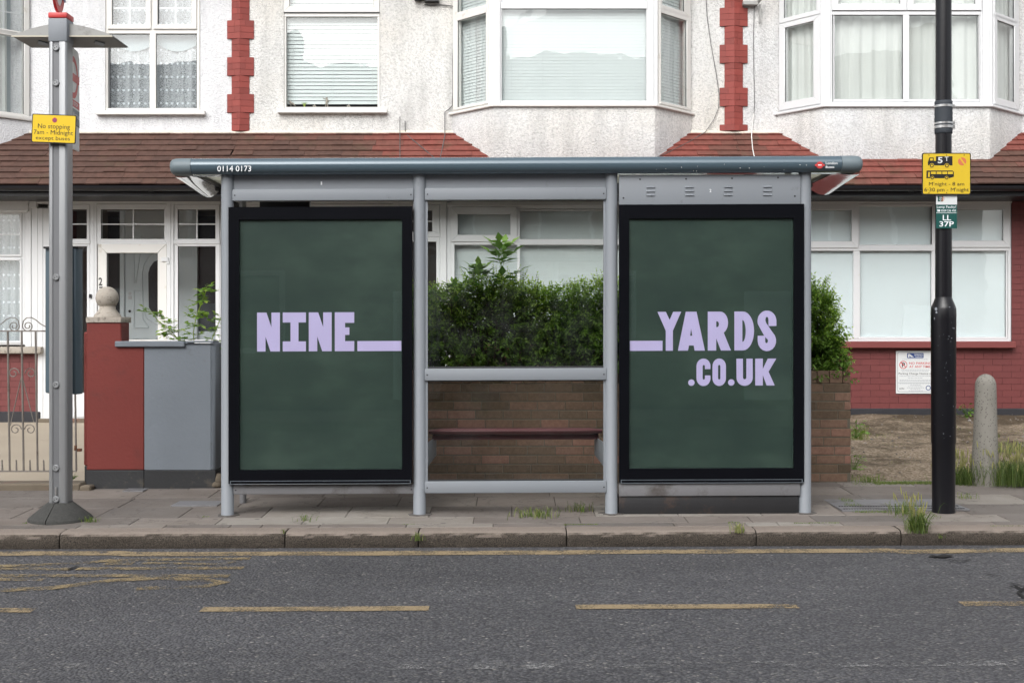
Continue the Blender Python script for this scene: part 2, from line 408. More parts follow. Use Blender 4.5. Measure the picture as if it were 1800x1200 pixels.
def slab_mat(name, cols, sp=0.35):
    k = NT(name)
    a = k.n('ShaderNodeAttribute', attribute_name='tint')
    base = k.ramp(a.outputs['Fac'], cols)
    n = k.noise(120, 4, 0.8)
    c = k.mix(k.ramp(n, [(0.3, g(sp)), (0.7, g(0))]), base, k.mix(1.0, base, (0.45, 0.45, 0.45, 1), 'MULTIPLY'))
    st = k.ramp(k.noise(2.4, 6, 0.7), [(0.42, g(0)), (0.72, g(1))])
    c = k.mix(k.math('MULTIPLY', st, 0.7), c, k.mix(1.0, base, (0.62, 0.58, 0.54, 1), 'MULTIPLY'))
    gv = k.n('ShaderNodeTexVoronoi'); gv.inputs['Scale'].default_value = 4.5; k.l(k.co, gv.inputs['Vector'])   # trodden gum
    c = k.mix(k.math('MULTIPLY', k.ramp(gv.outputs['Distance'], [(0.07, g(1)), (0.10, g(0))]), 0.55), c, (0.07, 0.065, 0.06, 1))
    cr = k.noise(1.4, 8, 0.6); cf = k.math('ABSOLUTE', k.math('SUBTRACT', cr, 0.5))                              # hairline cracks
    c = k.mix(k.math('MULTIPLY', k.ramp(cf, [(0.0, g(1)), (0.006, g(0))]), 0.6), c, (0.05, 0.045, 0.04, 1))
    nm = k.bump(n, 0.35, 0.004, k.bump(k.noise(9, 3), 0.3, 0.01))
    return k.pbr(c, 0.85, 0, nm, 0.3)
M['slab'] = slab_mat('concrete_paving_slab', [(0.0, (0.085, 0.08, 0.078, 1)), (0.25, (0.155, 0.142, 0.132, 1)), (0.6, (0.225, 0.197, 0.178, 1)), (1.0, (0.32, 0.30, 0.27, 1))])
M['joint'] = simple('sandy_joint', (0.06, 0.052, 0.042, 1), 0.95, 0, 0.3, 10)
def kerb_mat():
    k = NT('granite_kerb')
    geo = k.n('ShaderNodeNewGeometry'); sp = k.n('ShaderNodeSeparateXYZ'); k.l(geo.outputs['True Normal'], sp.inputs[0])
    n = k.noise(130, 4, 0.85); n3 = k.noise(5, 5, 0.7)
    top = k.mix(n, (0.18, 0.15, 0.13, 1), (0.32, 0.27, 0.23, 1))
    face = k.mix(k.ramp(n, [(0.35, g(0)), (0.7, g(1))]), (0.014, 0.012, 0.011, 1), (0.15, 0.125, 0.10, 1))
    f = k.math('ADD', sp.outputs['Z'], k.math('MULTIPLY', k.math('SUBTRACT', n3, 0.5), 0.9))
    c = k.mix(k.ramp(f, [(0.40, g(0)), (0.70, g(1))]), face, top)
    nm = k.bump(n, 0.8, 0.006, k.bump(k.noise(26, 4, 0.7), 0.6, 0.02))
    return k.pbr(c, 0.88, 0, nm, 0.3)
M['kerb'] = kerb_mat()
def forecourt():
    k = NT('gravelly_concrete')
    v = k.n('ShaderNodeTexVoronoi'); v.inputs['Scale'].default_value = 55; k.l(k.co, v.inputs['Vector'])
    c = k.ramp(v.outputs['Color'], [(0, (0.10, 0.075, 0.05, 1)), (0.5, (0.22, 0.175, 0.125, 1)), (1, (0.38, 0.31, 0.24, 1))])
    moss = k.ramp(k.math('ADD', k.noise(1.6, 6, 0.75), k.math('MULTIPLY', k.n_y(), 0.055)), [(0.46, g(0)), (0.60, g(1))])
    c = k.mix(k.math('MULTIPLY', moss, 0.85), c, (0.06, 0.045, 0.028, 1))
    nm = k.bump(v.outputs['Distance'], 0.7, 0.008, k.bump(k.noise(7, 5), 0.6, 0.04))
    return k.pbr(c, 0.95, 0, nm, 0.2)
M['forecourt'] = forecourt()
M['path'] = simple('beige_concrete', (0.34, 0.29, 0.225, 1), 0.9, 0, 0.12, 1.5, 90, 0.3, 0.003, dirt=((0.20, 0.17, 0.13, 1), 2.2, 0.60))
M['soil'] = simple('garden_soil', (0.07, 0.05, 0.035, 1), 0.95, 0, 0.3, 8, 30, 0.8, 0.02)
M['step_stone'] = simple('worn_stone_step', (0.14, 0.115, 0.085, 1), 0.9, 0, 0.3, 5, 60, 0.5, 0.006, dirt=((0.24, 0.09, 0.075, 1), 1.6, 0.55))
# shelter
M['alu'] = simple('silver_painted_steel', (0.23, 0.25, 0.275, 1), 0.55, 0.0, 0.05, 2, 60, 0.06, 0.001, dirt=((0.13, 0.13, 0.135, 1), 9, 0.64))
M['alu_dirty'] = simple('grimy_steel', (0.20, 0.20, 0.21, 1), 0.6, 0.2, 0.2, 3, 60, 0.15, 0.002, dirt=((0.09, 0.08, 0.075, 1), 3, 0.52))
M['beam'] = simple('slate_blue_paint', (0.085, 0.125, 0.155, 1), 0.22, 0.15, 0.06, 1.2, 70, 0.03, 0.001, coat=0.3)
M['beamcap'] = simple('dull_slate_plastic', (0.15, 0.19, 0.21, 1), 0.5, 0, 0.12, 5, 60, 0.15, 0.001, dirt=((0.09, 0.10, 0.10, 1), 6, 0.6))
M['frame_black'] = simple('gloss_black_frame', (0.004, 0.0045, 0.0065, 1), 0.30, 0, 0.3, 3, 60, 0.03, 0.001, spec=0.12)
M['mirror'] = simple('polished_soffit', (0.46, 0.47, 0.46, 1), 0.10, 0.95, 0.05, 2, 4, 0.25, 0.01)
M['poly_roof'] = simple('milky_roof_panel', (0.62, 0.62, 0.56, 1), 0.4, 0, 0.1, 3, 20, 0.05, dirt=((0.30, 0.29, 0.22, 1), 4, 0.55))
def milky():
    k = NT('milky_roof_panel')
    c = k.mix(k.ramp(k.noise(4, 5), [(0.5, g(0)), (0.7, g(1))]), (0.72, 0.72, 0.66, 1), (0.40, 0.39, 0.32, 1))
    d = k.n('ShaderNodeBsdfDiffuse'); t = k.n('ShaderNodeBsdfTranslucent'); k.l(c, d.inputs['Color']); k.l(c, t.inputs['Color'])
    mx = k.n('ShaderNodeMixShader'); mx.inputs[0].default_value = 0.6; k.l(d.outputs[0], mx.inputs[1]); k.l(t.outputs[0], mx.inputs[2]); k.l(mx.outputs[0], k.o.inputs['Surface']); return k.m
M['poly_roof'] = milky()
M['maroon'] = simple('maroon_seat', (0.13, 0.05, 0.055, 1), 0.25, 0, 0.1, 4, 60, 0.1, 0.001, coat=0.2)
M['screw'] = simple('screw_head', (0.05, 0.05, 0.055, 1), 0.4, 0.7)
M['white_vinyl'] = simple('white_vinyl', (0.80, 0.82, 0.84, 1), 0.5, 0, 0.05)
def poster():
    k = NT('dark_green_poster')
    n = k.noise(1.6, 5, 0.55, stretch=(1.0, 1, 1.3)); n2 = k.noise(5, 4, 0.6, stretch=(0.6, 1, 1.8))
    f = k.math('ADD', k.math('MULTIPLY', n, 0.75), k.math('MULTIPLY', n2, 0.25))
    c = k.ramp(f, [(0.32, (0.012, 0.029, 0.024, 1)), (0.50, (0.019, 0.040, 0.031, 1)), (0.70, (0.036, 0.064, 0.049, 1))])
    return k.pbr(c, 0.55, 0, k.bump(k.noise(1.8, 3, stretch=(1, 1, 2)), 0.2, 0.02), 0.3)
M['poster'] = poster()
M['lilac'] = simple('lilac_ink', (0.42, 0.385, 0.61, 1), 0.6, 0, 0.05, 4, 60, 0.02)
M['rust'] = simple('rust', (0.13, 0.055, 0.03, 1), 0.8, 0.2)
M['plinth_rusty'] = simple('black_rusting_plinth', (0.018, 0.018, 0.02, 1), 0.5, 0, 0.4, 4, 50, 0.3, 0.003, dirt=((0.085, 0.048, 0.032, 1), 2.6, 0.53))
# posts and signs
M['pole'] = simple('anodised_pole', (0.30, 0.31, 0.32, 1), 0.42, 0.35, 0.06, 2, 50, 0.05, 0.001, dirt=((0.26, 0.26, 0.26, 1), 5, 0.62))
M['pole_groove'] = simple('pole_groove', (0.17, 0.175, 0.185, 1), 0.5, 0.3, 0.1)
M['stopred'] = simple('stop_red', (0.55, 0.05, 0.05, 1), 0.4, 0, 0.08)
M['red_faded'] = simple('faded_sign_red', (0.58, 0.12, 0.12, 1), 0.5, 0, 0.06)
M['signwhite'] = simple('sign_white', (0.68, 0.70, 0.70, 1), 0.45, 0, 0.04)
M['signgrey'] = simple('sign_grey', (0.17, 0.20, 0.23, 1), 0.45, 0, 0.05)
M['yellow'] = simple('sign_yellow', (0.74, 0.50, 0.006, 1), 0.4, 0, 0.04, 3, 60, 0.02)
M['yellow_old'] = simple('dull_sign_yellow', (0.66, 0.46, 0.02, 1), 0.45, 0, 0.06, 5, 60, 0.03, dirt=((0.35, 0.22, 0.04, 1), 14, 0.68))
M['signblack'] = simple('sign_black', (0.012, 0.012, 0.014, 1), 0.4, 0, 0.05)
M['signgreen'] = simple('sign_green', (0.006, 0.075, 0.065, 1), 0.4, 0, 0.05)
M['signblue'] = simple('sign_blue', (0.03, 0.065, 0.22, 1), 0.4, 0, 0.05)
M['orange'] = simple('faded_orange', (0.62, 0.17, 0.07, 1), 0.5)
M['text_grey'] = simple('grey_print', (0.30, 0.32, 0.36, 1), 0.6)
M['case_slate'] = simple('slate_case', (0.075, 0.11, 0.135, 1), 0.4, 0, 0.1, 2, 60, 0.05, 0.001)
M['hood'] = simple('grey_moulded_hood', (0.33, 0.33, 0.32, 1), 0.55, 0, 0.12, 4, 60, 0.08, 0.001, dirt=((0.16, 0.15, 0.14, 1), 5, 0.55))
M['hood_lip'] = simple('cream_lip', (0.55, 0.51, 0.42, 1), 0.6, 0, 0.08)
M['soffit'] = simple('dark_soffit', (0.16, 0.155, 0.145, 1), 0.5, 0, 0.3, 5, 60, 0.1)  # darker tone than the hood
M['rubber'] = simple('speckled_rubber', (0.045, 0.045, 0.042, 1), 0.85, 0, 0.5, 60, 120, 0.7, 0.004)
M['blackpaint'] = simple('black_post_paint', (0.0055, 0.0055, 0.008, 1), 0.30, 0, 0.3, 3, 45, 0.25, 0.002, dirt=((0.035, 0.034, 0.034, 1), 22, 0.66))
M['tape'] = simple('grey_wrap_tape', (0.035, 0.042, 0.052, 1), 0.7, 0, 0.15, 8, 30, 0.4, 0.003)
M['steel'] = simple('stainless_band', (0.62, 0.62, 0.62, 1), 0.28, 0.9, 0.08)
def concrete():
    k = NT('exposed_concrete')
    n = k.noise(3, 5, 0.6); v = k.n('ShaderNodeTexVoronoi'); v.inputs['Scale'].default_value = 48; k.l(k.co, v.inputs['Vector'])
    c = k.mix(n, (0.19, 0.18, 0.16, 1), (0.33, 0.315, 0.28, 1))
    sp = k.ramp(v.outputs['Distance'], [(0.16, g(1)), (0.32, g(0))])
    c = k.mix(k.math('MULTIPLY', sp, 0.75), c, (0.09, 0.08, 0.07, 1))
    sepz = k.n('ShaderNodeSeparateXYZ'); k.l(k.co, sepz.inputs[0])
    return k.pbr(c, 0.9, 0, k.bump(k.noise(90, 4, 0.7), 0.6, 0.004), 0.2)
M['concrete'] = concrete()
M['stone_cap'] = simple('lichen_stone', (0.40, 0.36, 0.31, 1), 0.9, 0, 0.15, 8, 70, 0.5, 0.005, dirt=((0.08, 0.07, 0.06, 1), 22, 0.53))
M['render_red'] = simple('red_painted_render', (0.165, 0.025, 0.019, 1), 0.7, 0, 0.18, 2, 35, 0.5, 0.006, dirt=((0.105, 0.024, 0.020, 1), 3, 0.56))
M['render_grey'] = simple('grey_painted_render', (0.18, 0.205, 0.235, 1), 0.7, 0, 0.12, 2, 35, 0.5, 0.006, dirt=((0.12, 0.125, 0.13, 1), 2.5, 0.60))
M['render_black'] = simple('black_painted_render', (0.025, 0.026, 0.028, 1), 0.7, 0, 0.3, 5, 40, 0.5, 0.006, dirt=((0.10, 0.085, 0.065, 1), 4, 0.6))
M['iron'] = simple('rusty_iron', (0.20, 0.18, 0.16, 1), 0.6, 0.3, 0.35, 12, 60, 0.4, 0.002, dirt=((0.07, 0.04, 0.025, 1), 9, 0.55))
M['cable'] = simple('grey_cable', (0.09, 0.09, 0.09, 1), 0.6)
M['cable_white'] = simple('white_cable', (0.7, 0.7, 0.68, 1), 0.6)
M['lime'] = simple('lime_mortar_fillet', (0.62, 0.58, 0.50, 1), 0.95, 0, 0.15, 10, 40, 0.7, 0.01)
def leaf_mat(name, dark, mid, light, rough=0.38):
    k = NT(name)
    a = k.n('ShaderNodeAttribute', attribute_name='tint')
    c = k.ramp(a.outputs['Fac'], [(0.0, dark), (0.5, mid), (1.0, light)])
    p = k.n('ShaderNodeBsdfPrincipled'); k.l(c, p.inputs['Base Color']); p.inputs['Roughness'].default_value = rough
    tr = k.n('ShaderNodeBsdfTranslucent'); k.l(k.mix(1.0, c, (1.3, 1.5, 0.6, 1), 'MULTIPLY'), tr.inputs['Color'])
    mx = k.n('ShaderNodeMixShader'); mx.inputs[0].default_value = 0.28
    k.l(p.outputs[0], mx.inputs[1]); k.l(tr.outputs[0], mx.inputs[2]); k.l(mx.outputs[0], k.o.inputs['Surface'])
    return k.m
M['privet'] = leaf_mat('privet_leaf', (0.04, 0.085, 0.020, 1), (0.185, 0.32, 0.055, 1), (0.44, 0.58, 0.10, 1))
M['elder'] = leaf_mat('elder_leaf', (0.05, 0.12, 0.03, 1), (0.10, 0.21, 0.045, 1), (0.22, 0.36, 0.07, 1), 0.5)
M['rose'] = leaf_mat('rose_leaf', (0.08, 0.17, 0.03, 1), (0.18, 0.32, 0.05, 1), (0.36, 0.46, 0.08, 1), 0.5)
M['grass'] = leaf_mat('grass_blade', (0.045, 0.075, 0.015, 1), (0.11, 0.17, 0.03, 1), (0.34, 0.32, 0.13, 1), 0.6)
M['twig'] = simple('brown_twig', (0.05, 0.035, 0.022, 1), 0.85)
M['moss'] = simple('moss', (0.11, 0.15, 0.025, 1), 0.95, 0, 0.4, 20, 60, 0.9, 0.01)
M['slate'] = simple('slate_roof', (0.07, 0.065, 0.07, 1), 0.7, 0, 0.2, 3, 20, 0.3)
M['farbrick'] = simple('far_brick', (0.16, 0.085, 0.06, 1), 0.85, 0, 0.2, 3, 20, 0.3)

# ------------------------------------------------------------------ the setting
KY = 8.43                                    # kerb face
def gz(y): return 0.11 + (y - KY) * 0.0276   # pavement rises gently away from the road
DS = 9.09                                    # posts of the shelter
DW, DB, DG, DE = 15.3, 14.75, 14.97, 14.30   # house wall, bay front, ground-floor front, eaves

m = MB(); m.add([(-60, -30, -0.02), (60, -30, -0.02), (60, 60, -0.02), (-60, 60, -0.02)], [(0, 1, 2, 3)])
tag(m.build('ground', M['soil']), kind='structure')
m = MB(); m.add([(-30, -0.5, 0), (30, -0.5, 0), (30, KY + 0.02, 0), (-30, KY + 0.02, 0)], [(0, 1, 2, 3)])
tag(m.build('road', M['asphalt'], shear=True), kind='structure')
m = MB(); m.box(-30, 30, -3.0, -0.5, -0.02, 0.11)
tag(m.build('far_pavement', M['slab'], shear=True), kind='structure')

# markings
def gpt(x, y, z=0.004):                       # photo pixel -> point of the road
    # solves the slightly sloping road
    k = (x - 900.0) / F; d = CZ / ((y - HY) / F + 0.0042 * k)
    return Vector((k * d, d, z))
def ribbon(mb, pts, w, z=0.004):
    pts = [gpt(x, y, z) for x, y in pts]; fine = []
    for i in range(len(pts) - 1):
        n = max(1, int((pts[i + 1] - pts[i]).length / 0.12))
        for k in range(n): fine.append(pts[i].lerp(pts[i + 1], k / n))
    fine.append(pts[-1]); vs = []
    for i, p in enumerate(fine):
        d = (fine[min(i + 1, len(fine) - 1)] - fine[max(i - 1, 0)]).normalized(); s = Vector((-d.y, d.x, 0))
        ww = w * (0.5 + 0.10 * mnoise.noise(p * 2.3)); wb = w * (0.5 + 0.10 * mnoise.noise(p * 2.7 + Vector((9, 2, 1))))
        vs += [p + s * ww, p - s * wb]
    mb.add(vs, [(2 * i, 2 * i + 1, 2 * i + 3, 2 * i + 2) for i in range(len(fine) - 1)])
m = MB()
ribbon(m, [(-700, 976.5), (0, 973.5), (200, 972), (230, 974), (600, 973), (900, 971.5), (1300, 969), (1560, 968), (1600, 970), (1660, 969), (1800, 967), (2400, 963)], 0.15)
tag(m.build('kerbside_line_marking', M['yellow_paint'], shear=True), kind='structure')
m = MB()
for a, b, ya, yb in ((-420, 60, 1073, 1072.5), (354, 754, 1071.5, 1069.5), (1012, 1402, 1067, 1065.5), (1690, 2080, 1061.5, 1060)):
    ribbon(m, [(a, ya), (b, yb)], 0.105)
tag(m.build('bay_dash_marking', M['yellow_paint'], shear=True), kind='structure')
m = MB()
for s, w in (([(-300, 1004), (12, 995), (135, 991), (195, 985), (440, 982)], .085), ([(185, 990), (235, 990)], .12), ([(250, 990), (390, 992), (420, 984)], .07),
             ([(-300, 1003), (60, 1000), (125, 1000.5)], .08), ([(135, 1000), (428, 998.5)], .09), ([(-300, 1012), (403, 1012.5)], .09), ([(-200, 1018), (78, 1018.5)], .09),
             ([(-100, 1040), (0, 1038), (90, 1034), (190, 1021.5), (280, 1016)], .10), ([(280, 1016), (360, 1020), (392, 1024), (360, 1031), (240, 1035)], .09)):
    ribbon(m, s, w, 0.005)
tag(m.build('bus_stop_lettering_marking', M['yellow_thin'], shear=True), kind='structure')
m = MB()
ribbon(m, [(-500, 1171), (300, 1171), (700, 1171), (1240, 1168), (2300, 1162)], 0.10)
tag(m.build('centre_line_marking', M['white_paint'], shear=True), kind='structure')
m = MB()
for s, w in (([(1800, 1052), (1790, 1043), (1797, 1038), (1783, 1031), (1775, 1033)], .02), ([(1797, 1038), (1810, 1030)], .02), ([(1776, 1026), (1795, 1030)], .016),
             ([(1635, 978), (1652, 980), (1668, 977)], .075), ([(1655, 983), (1690, 988), (1706, 985)], .014), ([(1732, 1010), (1760, 1014)], .012), ([(120, 1002), (138, 996)], .02)):
    ribbon(m, s, w, 0.009)
tag(m.build('asphalt_crack', M['tar'], shear=True), kind='structure')

# kerb: stones of uneven length with a worn rounded nose
m = MB()
joints = [-900, -420, 103, 500, 735, 996, 1330, 1585, 1960, 2350]
prof0 = [(KY + 0.015, -0.02), (KY + 0.006, 0.01), (KY + 0.002, 0.03), (KY, 0.05), (KY, 0.068), (KY + 0.004, 0.083), (KY + 0.012, 0.096), (KY + 0.026, 0.105), (KY + 0.05, 0.1095), (KY + 0.09, 0.111), (KY + 0.13, 0.112), (KY + 0.162, 0.113), (KY + 0.165, 0.06)]
for a, b in zip(joints[:-1], joints[1:]):
    xa, xb = X(a, KY) + 0.004, X(b, KY) - 0.004
    n = max(2, int((xb - xa) / 0.02)); vs = []; sh = R.uniform(-.003, .003)
    for i in range(n + 1):
        x = xa + (xb - xa) * i / n
        e = min(i, n - i) * (xb - xa) / n; rnd = 0.010 * math.exp(-e / 0.012)
        for j, (y, z) in enumerate(prof0):
            q = Vector((x * 14, z * 60 + y * 20, 0)); face = 1.0 if j < 7 else 0.25
            dy = mnoise.noise(q) * 0.004 * face + mnoise.noise(q * 0.25) * 0.006 * face
            vs.append((x, y + dy + rnd * (1 if j < 8 else 0), z + mnoise.noise(q * .3 + Vector((3, 9, 4))) * 0.0016 * (j > 5) + (sh if j > 1 else 0) - rnd * 0.7 * (j > 4)))
    k = len(prof0)
    fs = [(i * k + j, (i + 1) * k + j, (i + 1) * k + j + 1, i * k + j + 1) for i in range(n) for j in range(k - 1)]
    fs += [tuple(range(k)), tuple(n * k + j for j in range(k - 1, -1, -1))]
    m.add(vs, fs)
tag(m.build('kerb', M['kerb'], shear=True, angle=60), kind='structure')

# pavement: a bed with separate slabs on it
m = MB()
y0 = KY + 0.16; y1 = 10.75
m.add([(-12, y0, gz(y0) - 0.007), (12, y0, gz(y0) - 0.007), (12, y1, gz(y1) - 0.007), (-12, y1, gz(y1) - 0.007)], [(0, 1, 2, 3)], mat=M['joint'])
def slab(mb, xa, xb, ya, yb, t, lift=0.0):
    g2 = 0.0025; c = 0.005
    o = [(xa + g2, ya + g2), (xb - g2, ya + g2), (xb - g2, yb - g2), (xa + g2, yb - g2)]
    i = [(xa + g2 + c, ya + g2 + c), (xb - g2 - c, ya + g2 + c), (xb - g2 - c, yb - g2 - c), (xa + g2 + c, yb - g2 - c)]
    tl = [R.uniform(-.0012, .0012) for _ in range(4)]
    vs = [(p[0], p[1], gz(p[1]) - 0.008) for p in o] + [(p[0], p[1], gz(p[1]) - 0.003 + lift) for p in o] + [(p[0], p[1], gz(p[1]) + tl[q] + lift) for q, p in enumerate(i)]
    mb.add(vs, [(0, 1, 5, 4), (1, 2, 6, 5), (2, 3, 7, 6), (3, 0, 4, 7), (4, 5, 9, 8), (5, 6, 10, 9), (6, 7, 11, 10), (7, 4, 8, 11), (8, 9, 10, 11)], t, M['slab'])
rows = [(8.596, 8.72, 0), (8.72, 8.98, 1), (8.98, 9.43, 2), (9.43, 9.88, 3), (9.88, 10.30, 4), (10.30, 10.62, 5)]
sx0, sx1 = X(375, DS), X(1425, DS)
for ya, yb, r in rows:
    x = -9.0 + (r % 2) * 0.33
    while x < 9:
        inside = sx0 - 0.1 < x < sx1
        if r == 0: w = R.choice([0.45, 0.6, 0.75]) if not inside else R.choice([.22, .4, .5, .6, .75])
        elif r == 1: w = 0.6 if not inside else R.choice([0.45, 0.6, 0.75])
        else: w = 0.6 if inside else R.choice([0.6, 0.6, 0.9])
        t = R.uniform(.32, .72)
        if inside and r <= 2: t = R.choice([R.uniform(.8, 1), R.uniform(.5, .75), R.uniform(.3, .5), R.uniform(.85, 1)])
        elif inside: t = R.uniform(.35, .75)
        elif R.random() < 0.10: t = R.uniform(.7, .9)
        slab(m, x, x + w, ya, yb, t); x += w
pv = m.build('pavement', None, shear=True, smooth=False); tag(pv, kind='structure')

# covers let into the pavement
def cover(name, x0, x1, ya, yb, mat, label, cat, trim=None):
    mb = MB(); z = gz((ya + yb) / 2) + 0.0035
    def q(a, b, c, d, e, t): mb.box(a, b, c, d, z - 0.012, z + e, t)
    q(x0, x1, ya, yb, 0.002, 1)
    o = mb.build(name, mat, bevel=0.0015, shear=True); tag(o, label, cat)
    if trim:
        n = 46
        for yy in (ya + 0.03, ya + 0.16):
            b2 = MB()
            for i in range(n):
                xx = x0 + 0.02 + (x1 - x0 - 0.04) * i / n; b2.box(xx, xx + (x1 - x0 - .04) / n * 0.6, yy, yy + 0.022, z, z + 0.006)
            b2.build('toothed_strip', trim, o, shear=True)
    return o
def xz(x, y):   # pixel on the pavement -> X, Y
    k = (x - 900.0) / F; d = (CZ - gz(KY) + 0.0276 * KY) / ((y - HY) / F + 0.0276 + 0.0042 * k); return k * d, d
a = xz(215, 864); b = xz(262, 858); cover('stopcock_cover', a[0], b[0], a[1], b[1], M['alu_dirty'], 'small dark metal cover plate in the paving before the red and grey wall', 'cover')
a = xz(300, 890); b = xz(395, 880); cover('cable_cover', a[0], b[0], a[1], b[1], M['alu_dirty'], 'long dark grey cover slab in the paving beside the left end of the shelter', 'cover')
a = xz(1480, 899); b = xz(1650, 872); cover('inspection_cover', a[0], b[0], a[1], b[1], M['alu_dirty'], 'wide pale inspection cover with toothed edges in the paving left of the black lamp post', 'cover', M['signblack'])

# forecourts between pavement and houses
def fz(y, y0=10.35, z0=None): 
    z0 = gz(y0) if z0 is None else z0
    return z0 + (y - y0) * (0.449 - z0) / (14.97 - y0)
def sheet(name, xa, xb, ya, yb, mat, amp, step=0.07, drop=0.0):
    mb = MB(); nx = int((xb - xa) / step); ny = int((yb - ya) / step); vs = []
    for j in range(ny + 1):
        y = ya + (yb - ya) * j / ny
        for i in range(nx + 1):
            x = xa + (xb - xa) * i / nx; p = Vector((x * 1.3, y * 1.3, 0))
            k = min(1, (y - ya) / 0.4)
            vs.append((x, y, fz(y) - drop * max(0, (y - 10.45) / 4.5) + amp * k * (mnoise.noise(p) + 0.5 * mnoise.noise(p * 3.1) + 0.25 * mnoise.noise(p * 9))))
    mb.add(vs, [(j * (nx + 1) + i, j * (nx + 1) + i + 1, (j + 1) * (nx + 1) + i + 1, (j + 1) * (nx + 1) + i) for j in range(ny) for i in range(nx)])
    o = mb.build(name, mat, shear=False, angle=180); tag(o, kind='structure'); return o
sheet('forecourt', 2.6, 9.2, 10.45, 15.0, M['forecourt'], 0.022)
sheet('garden_path', -9.5, -2.6, 10.45, 15.02, M['path'], 0.004, 0.3, 0.092)
sheet('garden_soil', -2.6, 2.6, 10.75, 15.0, M['soil'], 0.02, 0.15)

# ------------------------------------------------------------------ brickwork and openings
def bricks(mb, pl, x0, x1, z0, z1, mats, face=0.0, bl=0.225, ch=0.075, holes=(), tints=(0.85, 1.1), soldier=False, depth=0.03, jit=0.0015, jt=0.010, flemish=False):
    """courses of separate bricks on a frontal plane at y=pl; holes are (x0,x1,z0,z1)"""
    mat, mort = mats; row = 0; z = z0
    while z < z1 - 0.02:
        h = min(ch, z1 - z); x = x0 - (bl / 2 if row % 2 else 0); j = 0
        while x < x1:
            w = bl
            if flemish and j % 2: w = bl / 2
            a, b = max(x, x0), min(x + w, x1)
            x += w; j += 1
            if b - a < 0.03: continue
            zz0, zz1 = z + jt / 2, z + h - jt / 2
            skip = False
            for (ha, hb, hc, hd) in holes:
                if zz1 > hc + 0.005 and zz0 < hd - 0.005:
                    if a >= ha - 0.001 and b <= hb + 0.001: skip = True; break
                    if a < ha < b: b = ha
                    if a < hb < b: a = hb
            if skip or b - a < 0.02: continue
            f = face + R.uniform(-jit, jit)
            mb.box(a + jt / 2, b - jt / 2, pl - f, pl + depth, zz0, zz1, R.uniform(*tints), mat)
        z += ch; row += 1
def wall_face(mb, y, x0, x1, z0, z1, holes, mat, reveal=0.12, rmat=None, tint=1.0):
    xs = sorted(set([x0, x1] + [v for h in holes for v in h[:2] if x0 < v < x1])); zs = sorted(set([z0, z1] + [v for h in holes for v in h[2:] if z0 < v < z1]))
    for i in range(len(xs) - 1):
        for j in range(len(zs) - 1):
            cx, cz = (xs[i] + xs[i + 1]) / 2, (zs[j] + zs[j + 1]) / 2
            if any(h[0] < cx < h[1] and h[2] < cz < h[3] for h in holes): continue
            mb.add([(xs[i], y, zs[j]), (xs[i + 1], y, zs[j]), (xs[i + 1], y, zs[j + 1]), (xs[i], y, zs[j + 1])], [(0, 1, 2, 3)], tint, mat)
    for a, b, c, d in holes:
        for q in (((a, c), (b, c)), ((b, c), (b, d)), ((b, d), (a, d)), ((a, d), (a, c))):
            (p0, p1), (p2, p3) = q
            mb.add([(p0, y, p1), (p2, y, p3), (p2, y + reveal, p3), (p0, y + reveal, p1)], [(0, 1, 2, 3)], tint, rmat or mat)
def hole(d, x0, y0, x1, y1): return (X(x0, d), X(x1, d), Z(y1, d), Z(y0, d))

def pane(pl, parent, x0, y0, x1, y1, f=0.0, mat=None, name='pane'):
    mb = MB(); mb.rect(pl, x0, y0, x1, y1, f + 0.003, f - 0.003); return mb.build(name, mat or M['glass'], parent, smooth=False)
def gasket(mb, pl, x0, y0, x1, y1, f):
    mb.ring(pl, (x0 - 1.2, y0 - 1.2, x1 + 1.2, y1 + 1.2), (x0 + 0.2, y0 + 0.2, x1 - 0.2, y1 - 0.2), f, f - 0.012, mat=M['seal'])
def slats(pl, parent, x0, y0, x1, y1, off, pitch=6.0, gap=0.0, name='blind', mat=None, tilt=1.0):
    mb = MB(); y = y0
    while y < y1:
        a = [pl.pt(x0, y) + pl.n * (off - 0.005 * tilt), pl.pt(x1, y) + pl.n * (off - 0.005 * tilt)]
        yb = min(y + pitch * (1 - gap), y1 + 1)
        b = [pl.pt(x0, yb) + pl.n * (off + 0.004 * tilt), pl.pt(x1, yb) + pl.n * (off + 0.004 * tilt)]
        mb.add([a[0], a[1], b[1], b[0]], [(0, 1, 2, 3)], 1.0)
        y += pitch
    n = max(2, int(abs((pl.pt(x1, 0) - pl.pt(x0, 0)).length) / 0.42))
    for i in range(n + 1):
        xx = x0 + (x1 - x0) * (0.07 + 0.86 * i / n)
        mb.rect(pl, xx - 0.25, y0, xx + 0.25, y1, off + 0.010, off + 0.009)
    return mb.build(name, mat or M['blind'], parent, smooth=False)
def drape(pl, parent, x0, y0, x1, y1, off, waves, amp, mat, name='curtain', seed=0):
    mb = MB(); n = int(waves * 8); vs = []; rr = random.Random(seed)
    ph = [rr.uniform(0, 6) for _ in range(4)]
    for i in range(n + 1):
        t = i / n; x = x0 + (x1 - x0) * t
        o = amp * (math.sin(t * waves * 6.283 + ph[0]) + 0.5 * math.sin(t * waves * 2.3 * 6.283 + ph[1]) + 0.6 * math.sin(t * waves * 0.37 * 6.283 + ph[2]))
        vs.append(pl.pt(x, y0) + pl.n * (off + o * 0.6)); vs.append(pl.pt(x + 0.6 * math.sin(t * 9 + ph[3]), y1) + pl.n * (off + o))
    mb.add(vs, [(2 * i, 2 * i + 1, 2 * i + 3, 2 * i + 2) for i in range(n)])
    return mb.build(name, mat, parent, angle=180)
